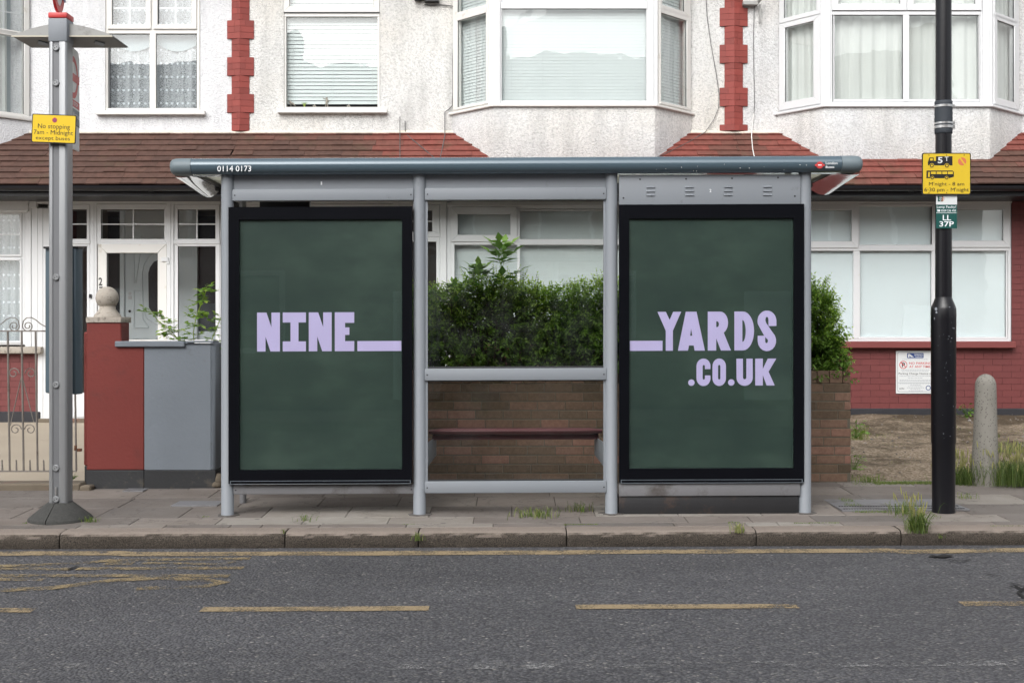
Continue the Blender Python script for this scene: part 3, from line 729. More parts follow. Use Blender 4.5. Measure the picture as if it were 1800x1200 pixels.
def glazing(mb, pl, glassr, parent, f=0.01, mat=None):
    x0, y0, x1, y1 = glassr; gasket(mb, pl, x0, y0, x1, y1, f + 0.006); pane(pl, parent, x0 - 1, y0 - 1, x1 + 1, y1 + 1, f, mat)

# ------------------------------------------------------------------ clay tile roof over the ground floor
EZ0, EZ1 = Z(326.5, DE), 3.86; EY1 = DW + 0.02
sl = Vector((0, EY1 - DE, EZ1 - EZ0)); SLN = sl.length; SU = sl.normalized(); SN = Vector((0, -SU.z, SU.y))
def tiled_roof(parent, x0, x1, tintf):
    mb = MB(); gauge = 0.132; n = int(SLN / gauge) + 1
    for c in range(n):
        x = x0 - (0.12 if c % 2 else 0); wob = [R.uniform(-.004, .004) for _ in range(3)]
        while x < x1:
            w = R.choice([.165, .2, .24, .28, .33]); a, b = max(x, x0), min(x + w, x1); x += w
            if b - a < 0.02: continue
            s0 = c * gauge + R.uniform(-.005, .005) + 0.006 * math.sin(a * 1.3 + c); s1 = min((c + 1) * gauge + 0.05, SLN)
            up = 0.030 + R.uniform(-.004, .005); base = Vector((0, DE - 0.02, EZ0))
            p = lambda s, h: base + SU * s + SN * h
            q = [p(s0, up), p(s1, 0.010), p(s1, -0.006), p(s0, up - 0.017)]
            vs = [(a + 0.0012, v.y, v.z) for v in q] + [(b - 0.0012, v.y, v.z) for v in q]
            t = max(0, min(1, tintf((a + b) / 2, c / n) + R.uniform(-.09, .09)))
            mb.add(vs, [(0, 1, 2, 3), (7, 6, 5, 4), (0, 4, 5, 1), (1, 5, 6, 2), (2, 6, 7, 3), (3, 7, 4, 0)], t)
    mb.build('tiled_roof', M['tile'], parent, smooth=False)
    b2 = MB()   # battens and boarding beneath
    b2.add([(x0, DE, EZ0 - 0.02), (x1, DE, EZ0 - 0.02), (x1, EY1, EZ1 - 0.03), (x0, EY1, EZ1 - 0.03)], [(0, 1, 2, 3)])
    b2.build('roof_boarding', M['dark_room'], parent, smooth=False)
def gutter(parent, x0, x1):
    mb = MB(); r = 0.056; yc, zc = DE - 0.055, EZ0 - 0.012; n = 10
    xs = [x0]; 
    while xs[-1] < x1 - 1.9: xs.append(xs[-1] + 1.83)
    xs.append(x1)
    for s0, s1 in zip(xs[:-1], xs[1:]):
        vs = []
        for x in (s0 + 0.002, s1 - 0.002):
            for rr in (r, r - 0.004):
                for k in range(n + 1):
                    a = math.pi + math.pi * k / n; vs.append((x, yc + rr * math.cos(a), zc + rr * math.sin(a)))
        q = n + 1
        fs = [(k, k + 1, 2 * q + k + 1, 2 * q + k) for k in range(n)] + [(q + k, q + k + 1, 3 * q + k + 1, 3 * q + k) for k in range(n)]
        fs += [(0, 2 * q, 3 * q, q), (n, 2 * q + n, 3 * q + n, q + n)]
        mb.add(vs, fs)
        # union bracket
        vs = []
        for x in (s0 - 0.03, s0 + 0.03):
            for k in range(n + 1):
                a = math.pi + math.pi * k / n; vs.append((x, yc + (r + 0.005) * math.cos(a), zc + (r + 0.005) * math.sin(a)))
        mb.add(vs, [(k, k + 1, q + k + 1, q + k) for k in range(n)])
    mb.build('gutter', M['gutter'], parent)
    b2 = MB(); b2.box(x0, x1, DE + 0.02, DE + 0.045, Z(344, DE) , EZ0 - 0.02)
    b2.box(x0, x1, DE + 0.045, DG - 0.02, Z(344, DE), Z(344, DE) + 0.015)
    b2.build('fascia_board', M['gutter'], parent, smooth=False)

def shell(parent, x0, x1):      # the rest of the house body and its main roof
    mb = MB(); y1 = 23.0; z1 = 6.1
    for q in ([(x0, DW, 0.2), (x0, y1, 0.2), (x0, y1, z1), (x0, DW, z1)], [(x1, DW, 0.2), (x1, y1, 0.2), (x1, y1, z1), (x1, DW, z1)], [(x0, y1, 0.2), (x1, y1, 0.2), (x1, y1, z1), (x0, y1, z1)],
              [(x0, DW + 0.5, z1), (x1, DW + 0.5, z1), (x1, y1, z1), (x0, y1, z1)]):
        mb.add(q, [(0, 1, 2, 3)])
    mb.build('side_wall', M['pebble_grey'], parent, smooth=False)
    r = MB(); ym = (DW + y1) / 2
    r.prism([(x0, DW - 0.35, 6.05), (x0, ym, 9.0), (x0, y1 + 0.35, 6.05), (x0, y1 + 0.35, 5.98), (x0, ym, 8.9), (x0, DW - 0.35, 5.98)], (x1 - x0, 0, 0))
    r.build('main_roof', M['slate'], parent, smooth=False)

def quoin(parent, cx, cw, ww, wide, ytop, ybot):
    """red brick pier: V-shaped courses, toothed sides"""
    mb = MB(); z = Z(ybot, DW); ztop = 6.05
    while z < ztop:
        y = HY - (z + 0.0375 - CZ) * F / DW
        w = ww if any(a <= y <= b for a, b in wide) else cw
        if w == ww: pass
        x0, x1, xm = X(cx - w / 2, DW), X(cx + w / 2, DW), X(cx, DW)
        e0, e1 = 0.012 + R.uniform(-.001, .001), 0.055 + R.uniform(-.0012, .0012)
        j = 0.0018
        # each course split into two or three bricks
        cuts = [0, R.choice([.33, .5, .66]), 1] if w == cw else [0, R.choice([.2, .3]), R.choice([.55, .7]), 1]
        def fy(t):
            return DW - (e0 + (e1 - e0) * (1 - abs(2 * t - 1)))
        cs = sorted(set(cuts + [0.5]))
        for a, b in zip(cs[:-1], cs[1:]):
            ja = j * 0.5 if (a in cuts and a > 0) else 0; jb = j * 0.5 if (b in cuts and b < 1) else 0
            xa, xb = x0 + (x1 - x0) * a + ja, x0 + (x1 - x0) * b - jb
            ya, yb = fy(a), fy(b); t = R.uniform(.86, 1.1)
            q = [(xa, ya), (xb, yb), (xb, DW + 0.01), (xa, DW + 0.01)]
            mb.add([(p[0], p[1], z + j) for p in q] + [(p[0], p[1], z + 0.075 - j) for p in q],
                   [(0, 1, 5, 4), (1, 2, 6, 5), (3, 0, 4, 7), (4, 5, 6, 7), (3, 2, 1, 0)], t, M['quoin'])
        q = [(x0, fy(0) + .006), (xm, fy(.5) + .006), (x1, fy(1) + .006), (x1, DW + 0.01), (x0, DW + 0.01)]
        mb.add([(p[0], p[1], z - 0.001) for p in q] + [(p[0], p[1], z + 0.076) for p in q], [(0, 1, 6, 5), (1, 2, 7, 6), (5, 6, 7, 8, 9), (4, 3, 2, 1, 0)], 1, M['mortar_red'])
        z += 0.075
    mb.build('quoin_pier', None, parent, smooth=False)

class Bay:
    """splayed first-floor bay: plan a (left at wall) b, c (front corners) d (right at wall)"""
    def __init__(s, xl, xfl, xfr, xr):
        s.P = [(xl, DW), (xfl, DB), (xfr, DB), (xr, DW)]
        s.left = Pl(s.P[0], s.P[1], DB); s.front = FR(DB); s.right = Pl(s.P[2], s.P[3], DB)
def inset(P, o):      # push the bay outline in or out by o (positive = outwards)
    (a, b, c, d) = [Vector(p) for p in P]
    return [a + Vector((-o * 1.2, 0)), b + Vector((-o * 0.55, -o)), c + Vector((o * 0.55, -o)), d + Vector((o * 1.2, 0))]
def bay_block(parent, bay, z0, z1, mat, o, name):
    mb = MB(); P = inset(bay.P, o)
    loop = [(p.x, p.y, z0) for p in P] + [(P[3].x, DW + 0.05, z0), (P[0].x, DW + 0.05, z0)]
    mb.prism(loop, (0, 0, z1 - z0)); return mb.build(name, mat, parent, bevel=0.006 if z1 - z0 < 0.1 else 0.02, seg=2)

# ------------------------------------------------------------------ the left house
PX1, PX2 = X(423, DW), X(1290, DW)       # party walls
H1 = thing('terraced_house', (-6.3, 14.97, 0.4), 'white pebbledashed house with lace curtained upper window and glazed porch, behind the bus stop post', 'house')
H2 = thing('terraced_house', (-0.3, 14.97, 0.4), 'pebbledashed house with white blinds in its bay, directly behind the bus shelter', 'house')
H3 = thing('terraced_house', (5.8, 14.97, 0.4), 'house with maroon brick ground floor and pale windows, behind the black lamp post', 'house')

def w1(parent):
    pl = FR(DW + 0.05)
    win = MB(); f, b = 0.03, -0.05
    win.ring(pl, (185, -90, 352, 197), (191, -84, 347, 191), f, b)
    win.rect(pl, 264, 59, 275, 191, f - 0.004, b + .01); win.rect(pl, 191, 47.5, 347, 60.5, f - 0.003, b + .01); win.rect(pl, 266, -84, 272, 48, f - 0.008, b)
    for a, c in ((191, 267), (271, 347)):
        win.ring(pl, (a, -84, c, 53), (a + 8, -76, c - 9, 45), f + 0.018, b + 0.03)
    w = win.build('window', M['upvc_warm'], parent, bevel=0.004)
    for (a, c) in ((199, 258), (280, 338)):
        gm = MB(); gasket(gm, pl, a, -76, c, 45, 0.03); gm.build('gasket', M['seal'], w, smooth=False); pane(pl, w, a - 1, -77, c + 1, 46, 0.02)
        bm_ = MB(); cx = (a + c) / 2; bm_.rect(pl, cx - 1.1, -76, cx + 1.1, 45, 0.012, 0.006); bm_.rect(pl, a, 14, c, 16.2, 0.0125, 0.006); bm_.build('glazing_bar', M['upvc'], w, smooth=False)
    gm = MB()
    for r in ((194, 61, 264, 191), (275, 61, 346, 191)):
        gasket(gm, pl, *r, 0.012); pane(pl, w, r[0] - 1, r[1] - 1, r[2] + 1, r[3] + 1, 0.0)
    gm.build('gasket', M['seal'], w, smooth=False)
    drape(pl, w, 188, -88, 350, 193, -0.11, 9, 0.012, M['net'], 'net_curtain', 3)
    sw = MB()       # reflected roofline put into the shape of a scalloped grey sheet
    for k in range(2):
        x0, x1 = 192 + k * 78, 270 + k * 78; vs = []
        for i in range(17):
            t = i / 16; vs.append(pl.pt(x0 + (x1 - x0) * t, 48) + pl.n * -0.09); vs.append(pl.pt(x0 + (x1 - x0) * t, 74 + 14 * math.sin(math.pi * t)) + pl.n * -0.09)
        sw.add(vs, [(2 * i, 2 * i + 1, 2 * i + 3, 2 * i + 2) for i in range(16)])
    sw.build('net_curtain', M['curtain_grey'], w, smooth=False)
    s = MB(); s.rect(FR(DW), 171, 196, 362, 203, 0.075, -0.06); s.build('sill', M['upvc_warm'], w, bevel=0.004)
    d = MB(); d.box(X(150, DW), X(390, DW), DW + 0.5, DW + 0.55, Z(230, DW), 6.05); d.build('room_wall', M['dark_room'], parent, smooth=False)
w1(H1)
hl = [hole(DW, 185, -90, 352, 198)]
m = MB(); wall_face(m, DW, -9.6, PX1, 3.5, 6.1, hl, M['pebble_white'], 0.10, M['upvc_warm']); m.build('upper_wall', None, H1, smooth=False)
# splayed bay running out of the left edge
b0 = Bay(-9.0, -8.45, X(52, DW) - 0.52, X(52, DW))
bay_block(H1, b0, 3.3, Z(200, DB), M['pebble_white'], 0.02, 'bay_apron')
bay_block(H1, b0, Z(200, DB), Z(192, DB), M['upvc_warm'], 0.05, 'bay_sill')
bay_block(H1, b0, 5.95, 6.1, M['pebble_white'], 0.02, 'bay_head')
def side_window(parent, pl, xa, xb, glassl, topl, mat, curt, f=0.02, bars=False, seed=1, yb=188):
    """sash in the splayed side of a bay. xa..xb outer frame px, glassl lower glass, topl upper glass"""
    w = MB()
    w.ring(pl, (xa, -90, xb, yb), (xa + 3, -84, xb - 3, yb - 5), f, -0.05)
    x0, y0, x1, y1 = glassl
    w.ring(pl, (xa + 2, y0 - 9, xb - 2, yb - 3), (x0, y0, x1, y1), f + 0.018, -0.03)
    x0, y0, x1, y1 = topl
    w.ring(pl, (xa + 2, -86, xb - 2, y1 + 8), (x0, y0, x1, y1), f + 0.018, -0.03)
    o = w.build('window', mat, parent, bevel=0.004)
    gm = MB(); gasket(gm, pl, *glassl, 0.03); gasket(gm, pl, *topl, 0.03); gm.build('gasket', M['seal'], o, smooth=False)
    for r in (glassl, topl): pane(pl, o, r[0] - .5, r[1] - .5, r[2] + .5, r[3] + .5, 0.018)
    if bars:
        b = MB(); x0, y0, x1, y1 = topl; b.rect(pl, x0, 8, x1, 10, 0.012, 0.006); b.rect(pl, 4.5, y0, 6.6, y1, 0.0125, 0.006); b.build('glazing_bar', M['upvc'], o, smooth=False)
    if curt == 'grey':
        mm = MB(); mm.rect(pl, xa + 1, -88, xb - 1, yb - 2, -0.17, -0.18); mm.build('room_lining', M['curtain_grey'], o, smooth=False)
        drape(pl, o, xa + 2, -80, xa + (xb - xa) * 0.66, yb - 3, -0.10, 5, 0.014, M['curtain'], 'curtain', seed)
    elif curt == 'blind':
        slats(pl, o, xa + 3, -84, xb - 3, yb - 4, -0.07, 5.6)
    else:
        mm = MB(); mm.rect(pl, xa + 1, -88, xb - 1, yb - 2, -0.17, -0.18); mm.build('room_lining', M['curtain_grey'], o, smooth=False)
        drape(pl, o, xa + 2, -84, xb - 2, yb - 3, -0.08, 6, 0.012, M['curtain'], 'curtain', seed)
    return o
side_window(H1, b0.right, -45, 51, (-36, 50, 40, 189), (-36, -80, 40, 43), M['upvc_warm'], 'grey', bars=True, seed=5, yb=196)
fw = MB(); flw = FR(DB)
xa = 900 + b0.P[1][0] * F / DB; xb = 900 + b0.P[2][0] * F / DB
fw.ring(flw, (xa, -90, xb, 192), (xa + 8, -84, xb - 8, 186), 0.02, -0.05)
o = fw.build('window', M['upvc_warm'], H1, bevel=0.004); pane(flw, o, xa + 8, -84, xb - 8, 186, 0); drape(flw, o, xa + 8, -84, xb - 8, 186, -0.08, 8, 0.012, M['curtain'])

# ground floor of the left house
pl = FR(DG)
wx = X(47, DG)
gh = [(-7.9, X(43, DG), Z(606, DG), Z(366, DG))]
m = MB()
bricks(m, DG, -9.6, X(70, DG), 0.40, Z(622, DG), (M['red_wall'], None), 0.0, holes=[], tints=(.94, 1.05), jt=0.004)
m.add([(-9.6, DG + .004, .3), (X(70, DG), DG + .004, .3), (X(70, DG), DG + .004, Z(622, DG)), (-9.6, DG + .004, Z(622, DG))], [(0, 1, 2, 3)], 1, M['mortar_maroon'])
m.add([(X(70, DG), DG, .3), (X(70, DG), DW, .3), (X(70, DG), DW, Z(622, DG)), (X(70, DG), DG, Z(622, DG))], [(0, 1, 2, 3)], 1, M['red_wall'])
m.build('brick_wall', None, H1, smooth=False)
m = MB(); m.rect(pl, -300, 723, 72, 750, 0.025, -0.02); m.build('plinth', M['plinth_black'], H1, bevel=0.01)
m = MB(); m.rect(pl, -300, 609, 77, 621, 0.10, -0.05); m.build('sill', M['stone_cap'], H1, bevel=0.01, seg=2)
m = MB(); m.ring(pl, (-120, 366, 44, 606), (-112, 374, 36, 600), 0.0, -0.06); m.rect(pl, -112, 448, 36, 458, -0.005, -0.05)
for r in ((-105, 377, 35, 447), (-105, 458, 35, 599)): m.ring(pl, (r[0] - 4, r[1] - 4, r[2] + 4, r[3] + 4), r, 0.012, -0.04)
w = m.build('window', M['upvc'], H1, bevel=0.004)
pane(pl, w, -106, 376, 36, 448, -0.01); pane(pl, w, -106, 457, 36, 600, -0.01)
b = MB(); b.rect(pl, -105, 411, 35, 413, -0.004, -0.014); b.rect(pl, -36, 377, -34, 447, -0.0045, -0.014); b.build('glazing_bar', M['upvc'], w, smooth=False)
drape(pl, w, -110, 372, 38, 602, -0.12, 9, 0.014, M['net'], 'net_curtain', 8)
b = MB(); b.rect(pl, -118, 368, 42, 604, -0.30, -0.31); b.build('room_lining', M['curtain_grey'], w, smooth=False)
m = MB(); m.rect(pl, -300, 345, 53, 372, 0.07, -0.03); m.rect(pl, -300, 363, 50, 374, 0.05, 0.03); m.rect(pl, 53, 343, 66, 366, 0.045, -0.03)
for a, c in ((44, 49), (49, 56), (56, 67), (67, 76), (76, 96)): m.rect(pl, a, 366, c, 737 if a > 60 else 609, R.uniform(.0, .03), -0.06)
m.build('white_boarding', M['upvc'], H1, bevel=0.003)

def porch(parent, inner, xl, xr, detail, mat=M['upvc']):
    pl = FR(DG)
    m = MB(); m.rect(pl, xl, 343, xr, 358, 0.03, -0.06); m.rect(pl, xl, 352, xr, 354, 0.038, 0.03)
    m.build('porch_header', mat, parent, bevel=0.003)
    # room behind
    r = MB(); x0, x1 = X(xl + 18, DG), X(xr - 2, DG); z0, z1 = 0.47, Z(358, DG) ; y0, y1 = DG + 0.06, 16.0
    r.add([(x0, y0, z0), (x0, y1, z0), (x0, y1, z1), (x0, y0, z1)], [(0, 1, 2, 3)], 1, M['porch_red'])
    r.add([(x1, y0, z0), (x1, y1, z0), (x1, y1, z1), (x1, y0, z1)], [(0, 1, 2, 3)], 1, M['porch_dark'])
    r.add([(x0, y0, z1), (x1, y0, z1), (x1, y1, z1), (x0, y1, z1)], [(0, 1, 2, 3)], 1, M['porch_dark'])
    r.add([(x0, y0, z0), (x1, y0, z0), (x1, y1, z0), (x0, y1, z0)], [(0, 1, 2, 3)], 1, M['path'])
    r.add([(x0, y1, z0), (x1, y1, z0), (x1, y1, z1), (x0, y1, z1)], [(0, 1, 2, 3)], 1, M['porch_dark'])
    r.build('porch_room', None, parent, smooth=False)
    return pl
pl = porch(H1, None, 64, 389, True)
# left light
def light(parent, pl, xo0, xo1, up, lo, yt, mat=M['upvc'], ybot=735, panel=None, vb=None, hb=394, tr=(420, 433)):
    m = MB()
    m.ring(pl, (xo0, yt, xo1, ybot), (xo0 + 3, yt + 3, xo1 - 3, ybot - 3), 0.0, -0.06)
    m.ring(pl, (xo0 + 2, yt + 2, xo1 - 2, tr[0] + 3), up, 0.012, -0.05)
    m.ring(pl, (xo0 + 2, tr[1] - 6, xo1 - 2, ybot - 2), lo, 0.006, -0.05)
    m.rect(pl, xo0 + 1, tr[0] + 2, xo1 - 1, tr[1] - 4, 0.018, -0.05)
    w = m.build('window', mat, parent, bevel=0.0035)
    pane(pl, w, up[0] - 1, up[1] - 1, up[2] + 1, up[3] + 1, -0.01, M['glass_porch']); pane(pl, w, lo[0] - 1, lo[1] - 1, lo[2] + 1, lo[3] + 1, -0.012, M['glass_porch'])
    gm = MB(); gasket(gm, pl, *up, 0.0); gasket(gm, pl, *lo, -0.004); gm.build('gasket', M['seal'], w, smooth=False)
    b = MB(); b.rect(pl, up[0], hb - 1.1, up[2], hb + 1.1, -0.002, -0.018); vb = vb or (up[0] + up[2]) / 2; b.rect(pl, vb - 1.1, up[1], vb + 1.1, up[3], -0.0015, -0.0185); b.build('glazing_bar', M['upvc'], w, smooth=False)
    if panel:
        p = MB(); p.rect(pl, panel[0], panel[1], panel[2], panel[3], 0.0, -0.05); p.build('infill_panel', mat, w, bevel=0.003)
    return w
light(H1, pl, 84, 160, (90, 368, 153, 420), (90, 433, 153, 690), 358, vb=121, panel=(88, 697, 156, 731))
m = MB(); m.rect(pl, 160, 358, 171, 737, 0.02, -0.06); m.rect(pl, 294, 358, 306, 737, 0.02, -0.06); m.rect(pl, 164.5, 358, 166.5, 737, 0.026, 0.02); m.rect(pl, 299, 358, 301, 737, 0.026, 0.02)
m.build('porch_post', M['upvc'], H1, bevel=0.003)
light(H1, pl, 305, 388, (313, 368, 379, 420), (313, 433, 379, 597), 358, vb=346, ybot=606)
m = MB(); m.rect(pl, 305, 606, 388, 737, 0.0, -0.05); m.build('infill_panel', M['upvc'], H1, bevel=0.003)
# transom light and glazed door
m = MB(); m.ring(pl, (171, 359, 295, 430), (178, 368, 289, 420), 0.012, -0.05); w = m.build('window', M['upvc'], H1, bevel=0.0035)
gm = MB(); gasket(gm, pl, 178, 368, 289, 420, 0); gm.build('gasket', M['seal'], w, smooth=False); pane(pl, w, 177, 367, 290, 421, -0.01, M['glass_porch'])
b = MB(); b.rect(pl, 178, 393, 289, 395.2, -0.002, -0.018); b.rect(pl, 233, 368, 235.2, 420, -0.0015, -0.0185); b.build('glazing_bar', M['upvc'], w, smooth=False)
m = MB(); m.ring(pl, (173, 429, 294, 733), (188.5, 445, 278, 690), 0.022, -0.04); m.rect(pl, 188.5, 597, 278, 604, 0.018, -0.035); door = m.build('porch_door', M['upvc_warm'], H1, bevel=0.005)
gm = MB(); gasket(gm, pl, 188.5, 445, 278, 597, 0.01); gm.build('gasket', M['seal'], door, smooth=False); pane(pl, door, 187, 444, 279, 690, 0.0, M['glass_porch'])
for yy in (457, 640):
    h = MB(); h.rect(pl, 285, yy - 4, 297, yy + 3, 0.04, 0.02); h.rect(pl, 294, yy + 1, 298.5, yy + 7, 0.035, 0.02); h.build('hinge', M['upvc'], door, bevel=0.002)
h = MB(); h.rect(pl, 158.5, 517, 162.5, 524, 0.045, 0.01); h.build('door_handle', M['signblack'], door, bevel=0.003)
tn = MB(); put_text(tn, pl, '2', 174.5, 488, 181, 502, 0.024, 0.02); put_text(tn, pl, '7', 175.5, 504, 182, 517, 0.024, 0.02); tn.build('house_number', M['signblack'], door, smooth=False)
# inner front door, seen through the porch
ip = FR(15.92)
def ix(x): return 900 + (x - 900) * 1.0
m = MB()
m.rect(ip, 190, 380, 216, 700, 0.0, -0.02, mat=M['obscure']); m.rect(ip, 345, 380, 395, 600, 0.0, -0.02, mat=M['obscure']); m.rect(ip, 345, 582, 395, 700, 0.012, -0.02, mat=M['door_paint'])
inn = m.build('obscured_sidelight', None, H1, smooth=False)
m = MB(); m.rect(ip, 213, 360, 221, 700, 0.06, 0.0); m.rect(ip, 340, 360, 349, 700, 0.06, 0.0); m.rect(ip, 190, 360, 213, 372, 0.05, 0); m.rect(ip, 221, 360, 340, 400, 0.05, 0)
m.build('inner_door_frame', M['door_paint'], H1, bevel=0.004)
m = MB(); m.rect(ip, 221, 400, 340, 700, 0.03, 0.0); ind = m.build('inner_door', M['door_paint'], H1, bevel=0.004)
def mould(pts, w=0.018, closed=True):
    P = [ip.pt(*p) + ip.n * 0.034 for p in pts]
    if closed: P.append(P[0])
    mm.tube(P, w / 2, 6, cap=not closed)
mm = MB()
mould([(237, 511), (252, 511), (252, 560), (262, 574), (262, 576), (237, 576)]); mould([(237, 594), (262, 594), (262, 680), (237, 680)]); mould([(276, 594), (320, 594), (320, 680), (276, 680)])
mould([(237, 415), (250, 415), (248, 440), (240, 498), (237, 498)])
arch = [(250 + 8, 560)] + [(252, 540), (251, 480), (254, 465), (262, 452), (272, 446), (282, 444), (292, 446), (302, 452), (310, 465), (313, 480), (312, 540), (305, 560), (282, 572)]
mould(arch)
mm.build('door_moulding', M['door_paint'], ind)
m = MB(); m.poly(ip, [(263, 540), (262, 480), (265, 470), (272, 460), (282, 456), (292, 460), (299, 470), (302, 480), (301, 540), (294, 551), (282, 558), (270, 551)], 0.036, 0.03); m.build('door_glazing', M['obscure'], ind, smooth=False)
m = MB(); disc(m, ip, 230, 516, 3, 0.04); m.rect(ip, 227, 520, 233, 526, 0.04, 0.03); m.build('door_lock', M['steel'], ind, smooth=False)
m = MB(); disc(m, ip, 229.5, 547, 2.4, 0.04); m.build('keyhole', M['signblack'], ind, smooth=False)
m = MB(); m.rect(pl, 70, 735, 389, 750, 0.06, -0.2); m.build('porch_step', M['step_stone'], H1, bevel=0.01)

tiled_roof(H1, -9.6, PX1, lambda x, s: 0.22 + 0.10 * mnoise.noise(Vector((x * 1.5, s * 4, 0))))
gutter(H1, -9.6, PX1); shell(H1, -9.6, PX1)

# ------------------------------------------------------------------ the middle house
hl = [hole(DW, 499, -60, 668, 194)]
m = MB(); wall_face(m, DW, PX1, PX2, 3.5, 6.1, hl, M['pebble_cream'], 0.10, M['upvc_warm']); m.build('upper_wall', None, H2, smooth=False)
quoin(H2, 423, 31, 47, [(-35, -2), (35, 67), (102, 133), (168, 200)], 0, 231)
pl = FR(DW + 0.05); m = MB()
m.ring(pl, (499, -60, 668, 194), (504, -55, 664, 189), 0.03, -0.05); m.rect(pl, 499, 23.5, 668, 31, 0.034, -0.04)
m.ring(pl, (500, -58, 668, 24), (510, -50, 657, 13), 0.048, -0.02)
w = m.build('window', M['upvc_warm'], H2, bevel=0.004)
gm = MB(); gasket(gm, pl, 504, 31, 664, 189, 0.014); gasket(gm, pl, 510, -50, 657, 13, 0.04); gm.rect(pl, 500, 23.2, 668, 24.6, 0.050, 0.03, mat=M['seal']); gm.build('gasket', M['seal'], w, smooth=False)
pane(pl, w, 503, 30, 665, 190, 0.002); pane(pl, w, 509, -51, 658, 14, 0.03)
slats(pl, w, 503, -55, 665, 182, -0.06, 6.6, 0.08)
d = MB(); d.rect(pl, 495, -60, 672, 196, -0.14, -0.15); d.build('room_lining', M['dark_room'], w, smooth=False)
s = MB(); s.rect(FR(DW), 489, 193.5, 681, 200, 0.075, -0.06); s.build('sill', M['upvc_warm'], w, bevel=0.004)
# ornaments on the window ledge are things of their own
def ornament(name, x, kind, label, cat):
    mb = MB(); p0 = FR(DW + 0.05).pt(x, 188.5); y = p0.y + 0.05; z = p0.z; xx = p0.x * (y / p0.y); q = 0.007
    if kind == 'figure':
        mb.tube([(xx - .014, y, z), (xx - .008, y, z + .05), (xx, y, z + .07)], [.006, .008, .01], 6); mb.tube([(xx + .016, y, z), (xx + .01, y, z + .045), (xx, y, z + .07)], [.006, .008, .01], 6)
        mb.tube([(xx, y, z + .065), (xx + .005, y, z + .09), (xx + .004, y, z + .112)], [.013, .016, .008], 8); mb.lathe(xx + .003, y, [(.0, z + .108), (.010, z + .116), (.0105, z + .125), (.0, z + .135)], 8)
        mb.tube([(xx - .002, y, z + .108), (xx - .03, y, z + .112), (xx - .042, y, z + .126)], .005, 6); mb.tube([(xx + .01, y, z + .106), (xx + .024, y, z + .085), (xx + .016, y, z + .07)], .005, 6)
    elif kind == 'sprig':
        for k in range(5): mb.tube([(xx, y, z), (xx + (k - 2) * .008, y, z + .05), (xx + (k - 2) * .018, y, z + .07 + .01 * (k % 2))], [.004, .003, .001], 5)
    elif kind == 'bird':
        mb.tube([(xx - .05, y, z + .085), (xx - .02, y, z + .06), (xx + .01, y, z + .05), (xx + .04, y, z + .02)], [.002, .014, .012, .003], 8); mb.tube([(xx - .02, y, z + .05), (xx - .015, y, z)], .004, 5); mb.lathe(xx - .022, y, [(0, z + .07), (.010, z + .078), (0, z + .092)], 8)
    else:
        mb.tube([(xx - .02, y, z + .012), (xx, y, z + .03), (xx + .02, y, z + .008)], [.012, .016, .006], 8)
    tag(mb.build(name, M['stone_cap'] if kind != 'sprig' else M['rose']), label, cat)
ornament('bird_ornament', 514, 'bird', 'tiny bird shaped ornament at the left end of the upstairs window ledge', 'ornament')
ornament('plant_sprig', 535, 'sprig', 'small green sprig between ornaments on the upstairs window ledge', 'sprig')
ornament('pebble_ornament', 553, 'lump', 'low pale lump beside the green sprig on the upstairs window ledge', 'ornament')
ornament('figurine', 574, 'figure', 'tan standing figurine with one raised arm on the upstairs window ledge', 'figurine')
ornament('shell_ornament', 613, 'lump', 'low lump right of the figurine on the upstairs window ledge', 'ornament')

b1 = Bay(X(797, DW), X(868, DB), X(1149, DB), X(1213, DW))
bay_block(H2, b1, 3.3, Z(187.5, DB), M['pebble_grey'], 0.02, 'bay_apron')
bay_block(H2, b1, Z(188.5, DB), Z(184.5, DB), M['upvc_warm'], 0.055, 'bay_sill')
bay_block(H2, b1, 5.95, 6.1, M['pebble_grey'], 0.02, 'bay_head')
bay_block(H2, b1, Z(184.5, DB), 5.95, M['curtain_grey'], -0.16, 'room_lining')
pf = b1.front; m = MB()
m.ring(pf, (879, -90, 1138, 184.5), (882, -84, 1136, 177), 0.0, -0.05); m.rect(pf, 880, 4.5, 1137, 16, 0.012, -0.05)
m.rect(pf, 868, -90, 879, 184.5, 0.018, -0.05); m.rect(pf, 1138, -90, 1149, 184.5, 0.018, -0.05); m.rect(pf, 861, -90, 868, 184.5, 0.006, -0.05); m.rect(pf, 1149, -90, 1156, 184.5, 0.006, -0.05)
w = m.build('window', M['upvc'], H2, bevel=0.0035)
gm = MB(); gasket(gm, pf, 882, 16, 1136, 177, -0.005); gasket(gm, pf, 882, -84, 1136, 4.5, -0.005); gm.build('gasket', M['seal'], w, smooth=False)
pane(pf, w, 881, 15, 1137, 178, -0.015); pane(pf, w, 881, -85, 1137, 5.5, -0.015)
slats(pf, w, 881, -84, 1137, 181, -0.08, 5.7, 0.0, tilt=0.45)
side_window(H2, b1.left, 798, 863, (808, 21, 858, 177), (808, -80, 858, 6), M['upvc_warm'], 'blind', yb=184.5)
side_window(H2, b1.right, 1154, 1212, (1158, 21, 1203, 177), (1160, -80, 1199, 6), M['upvc_warm'], 'blind', yb=184.5)

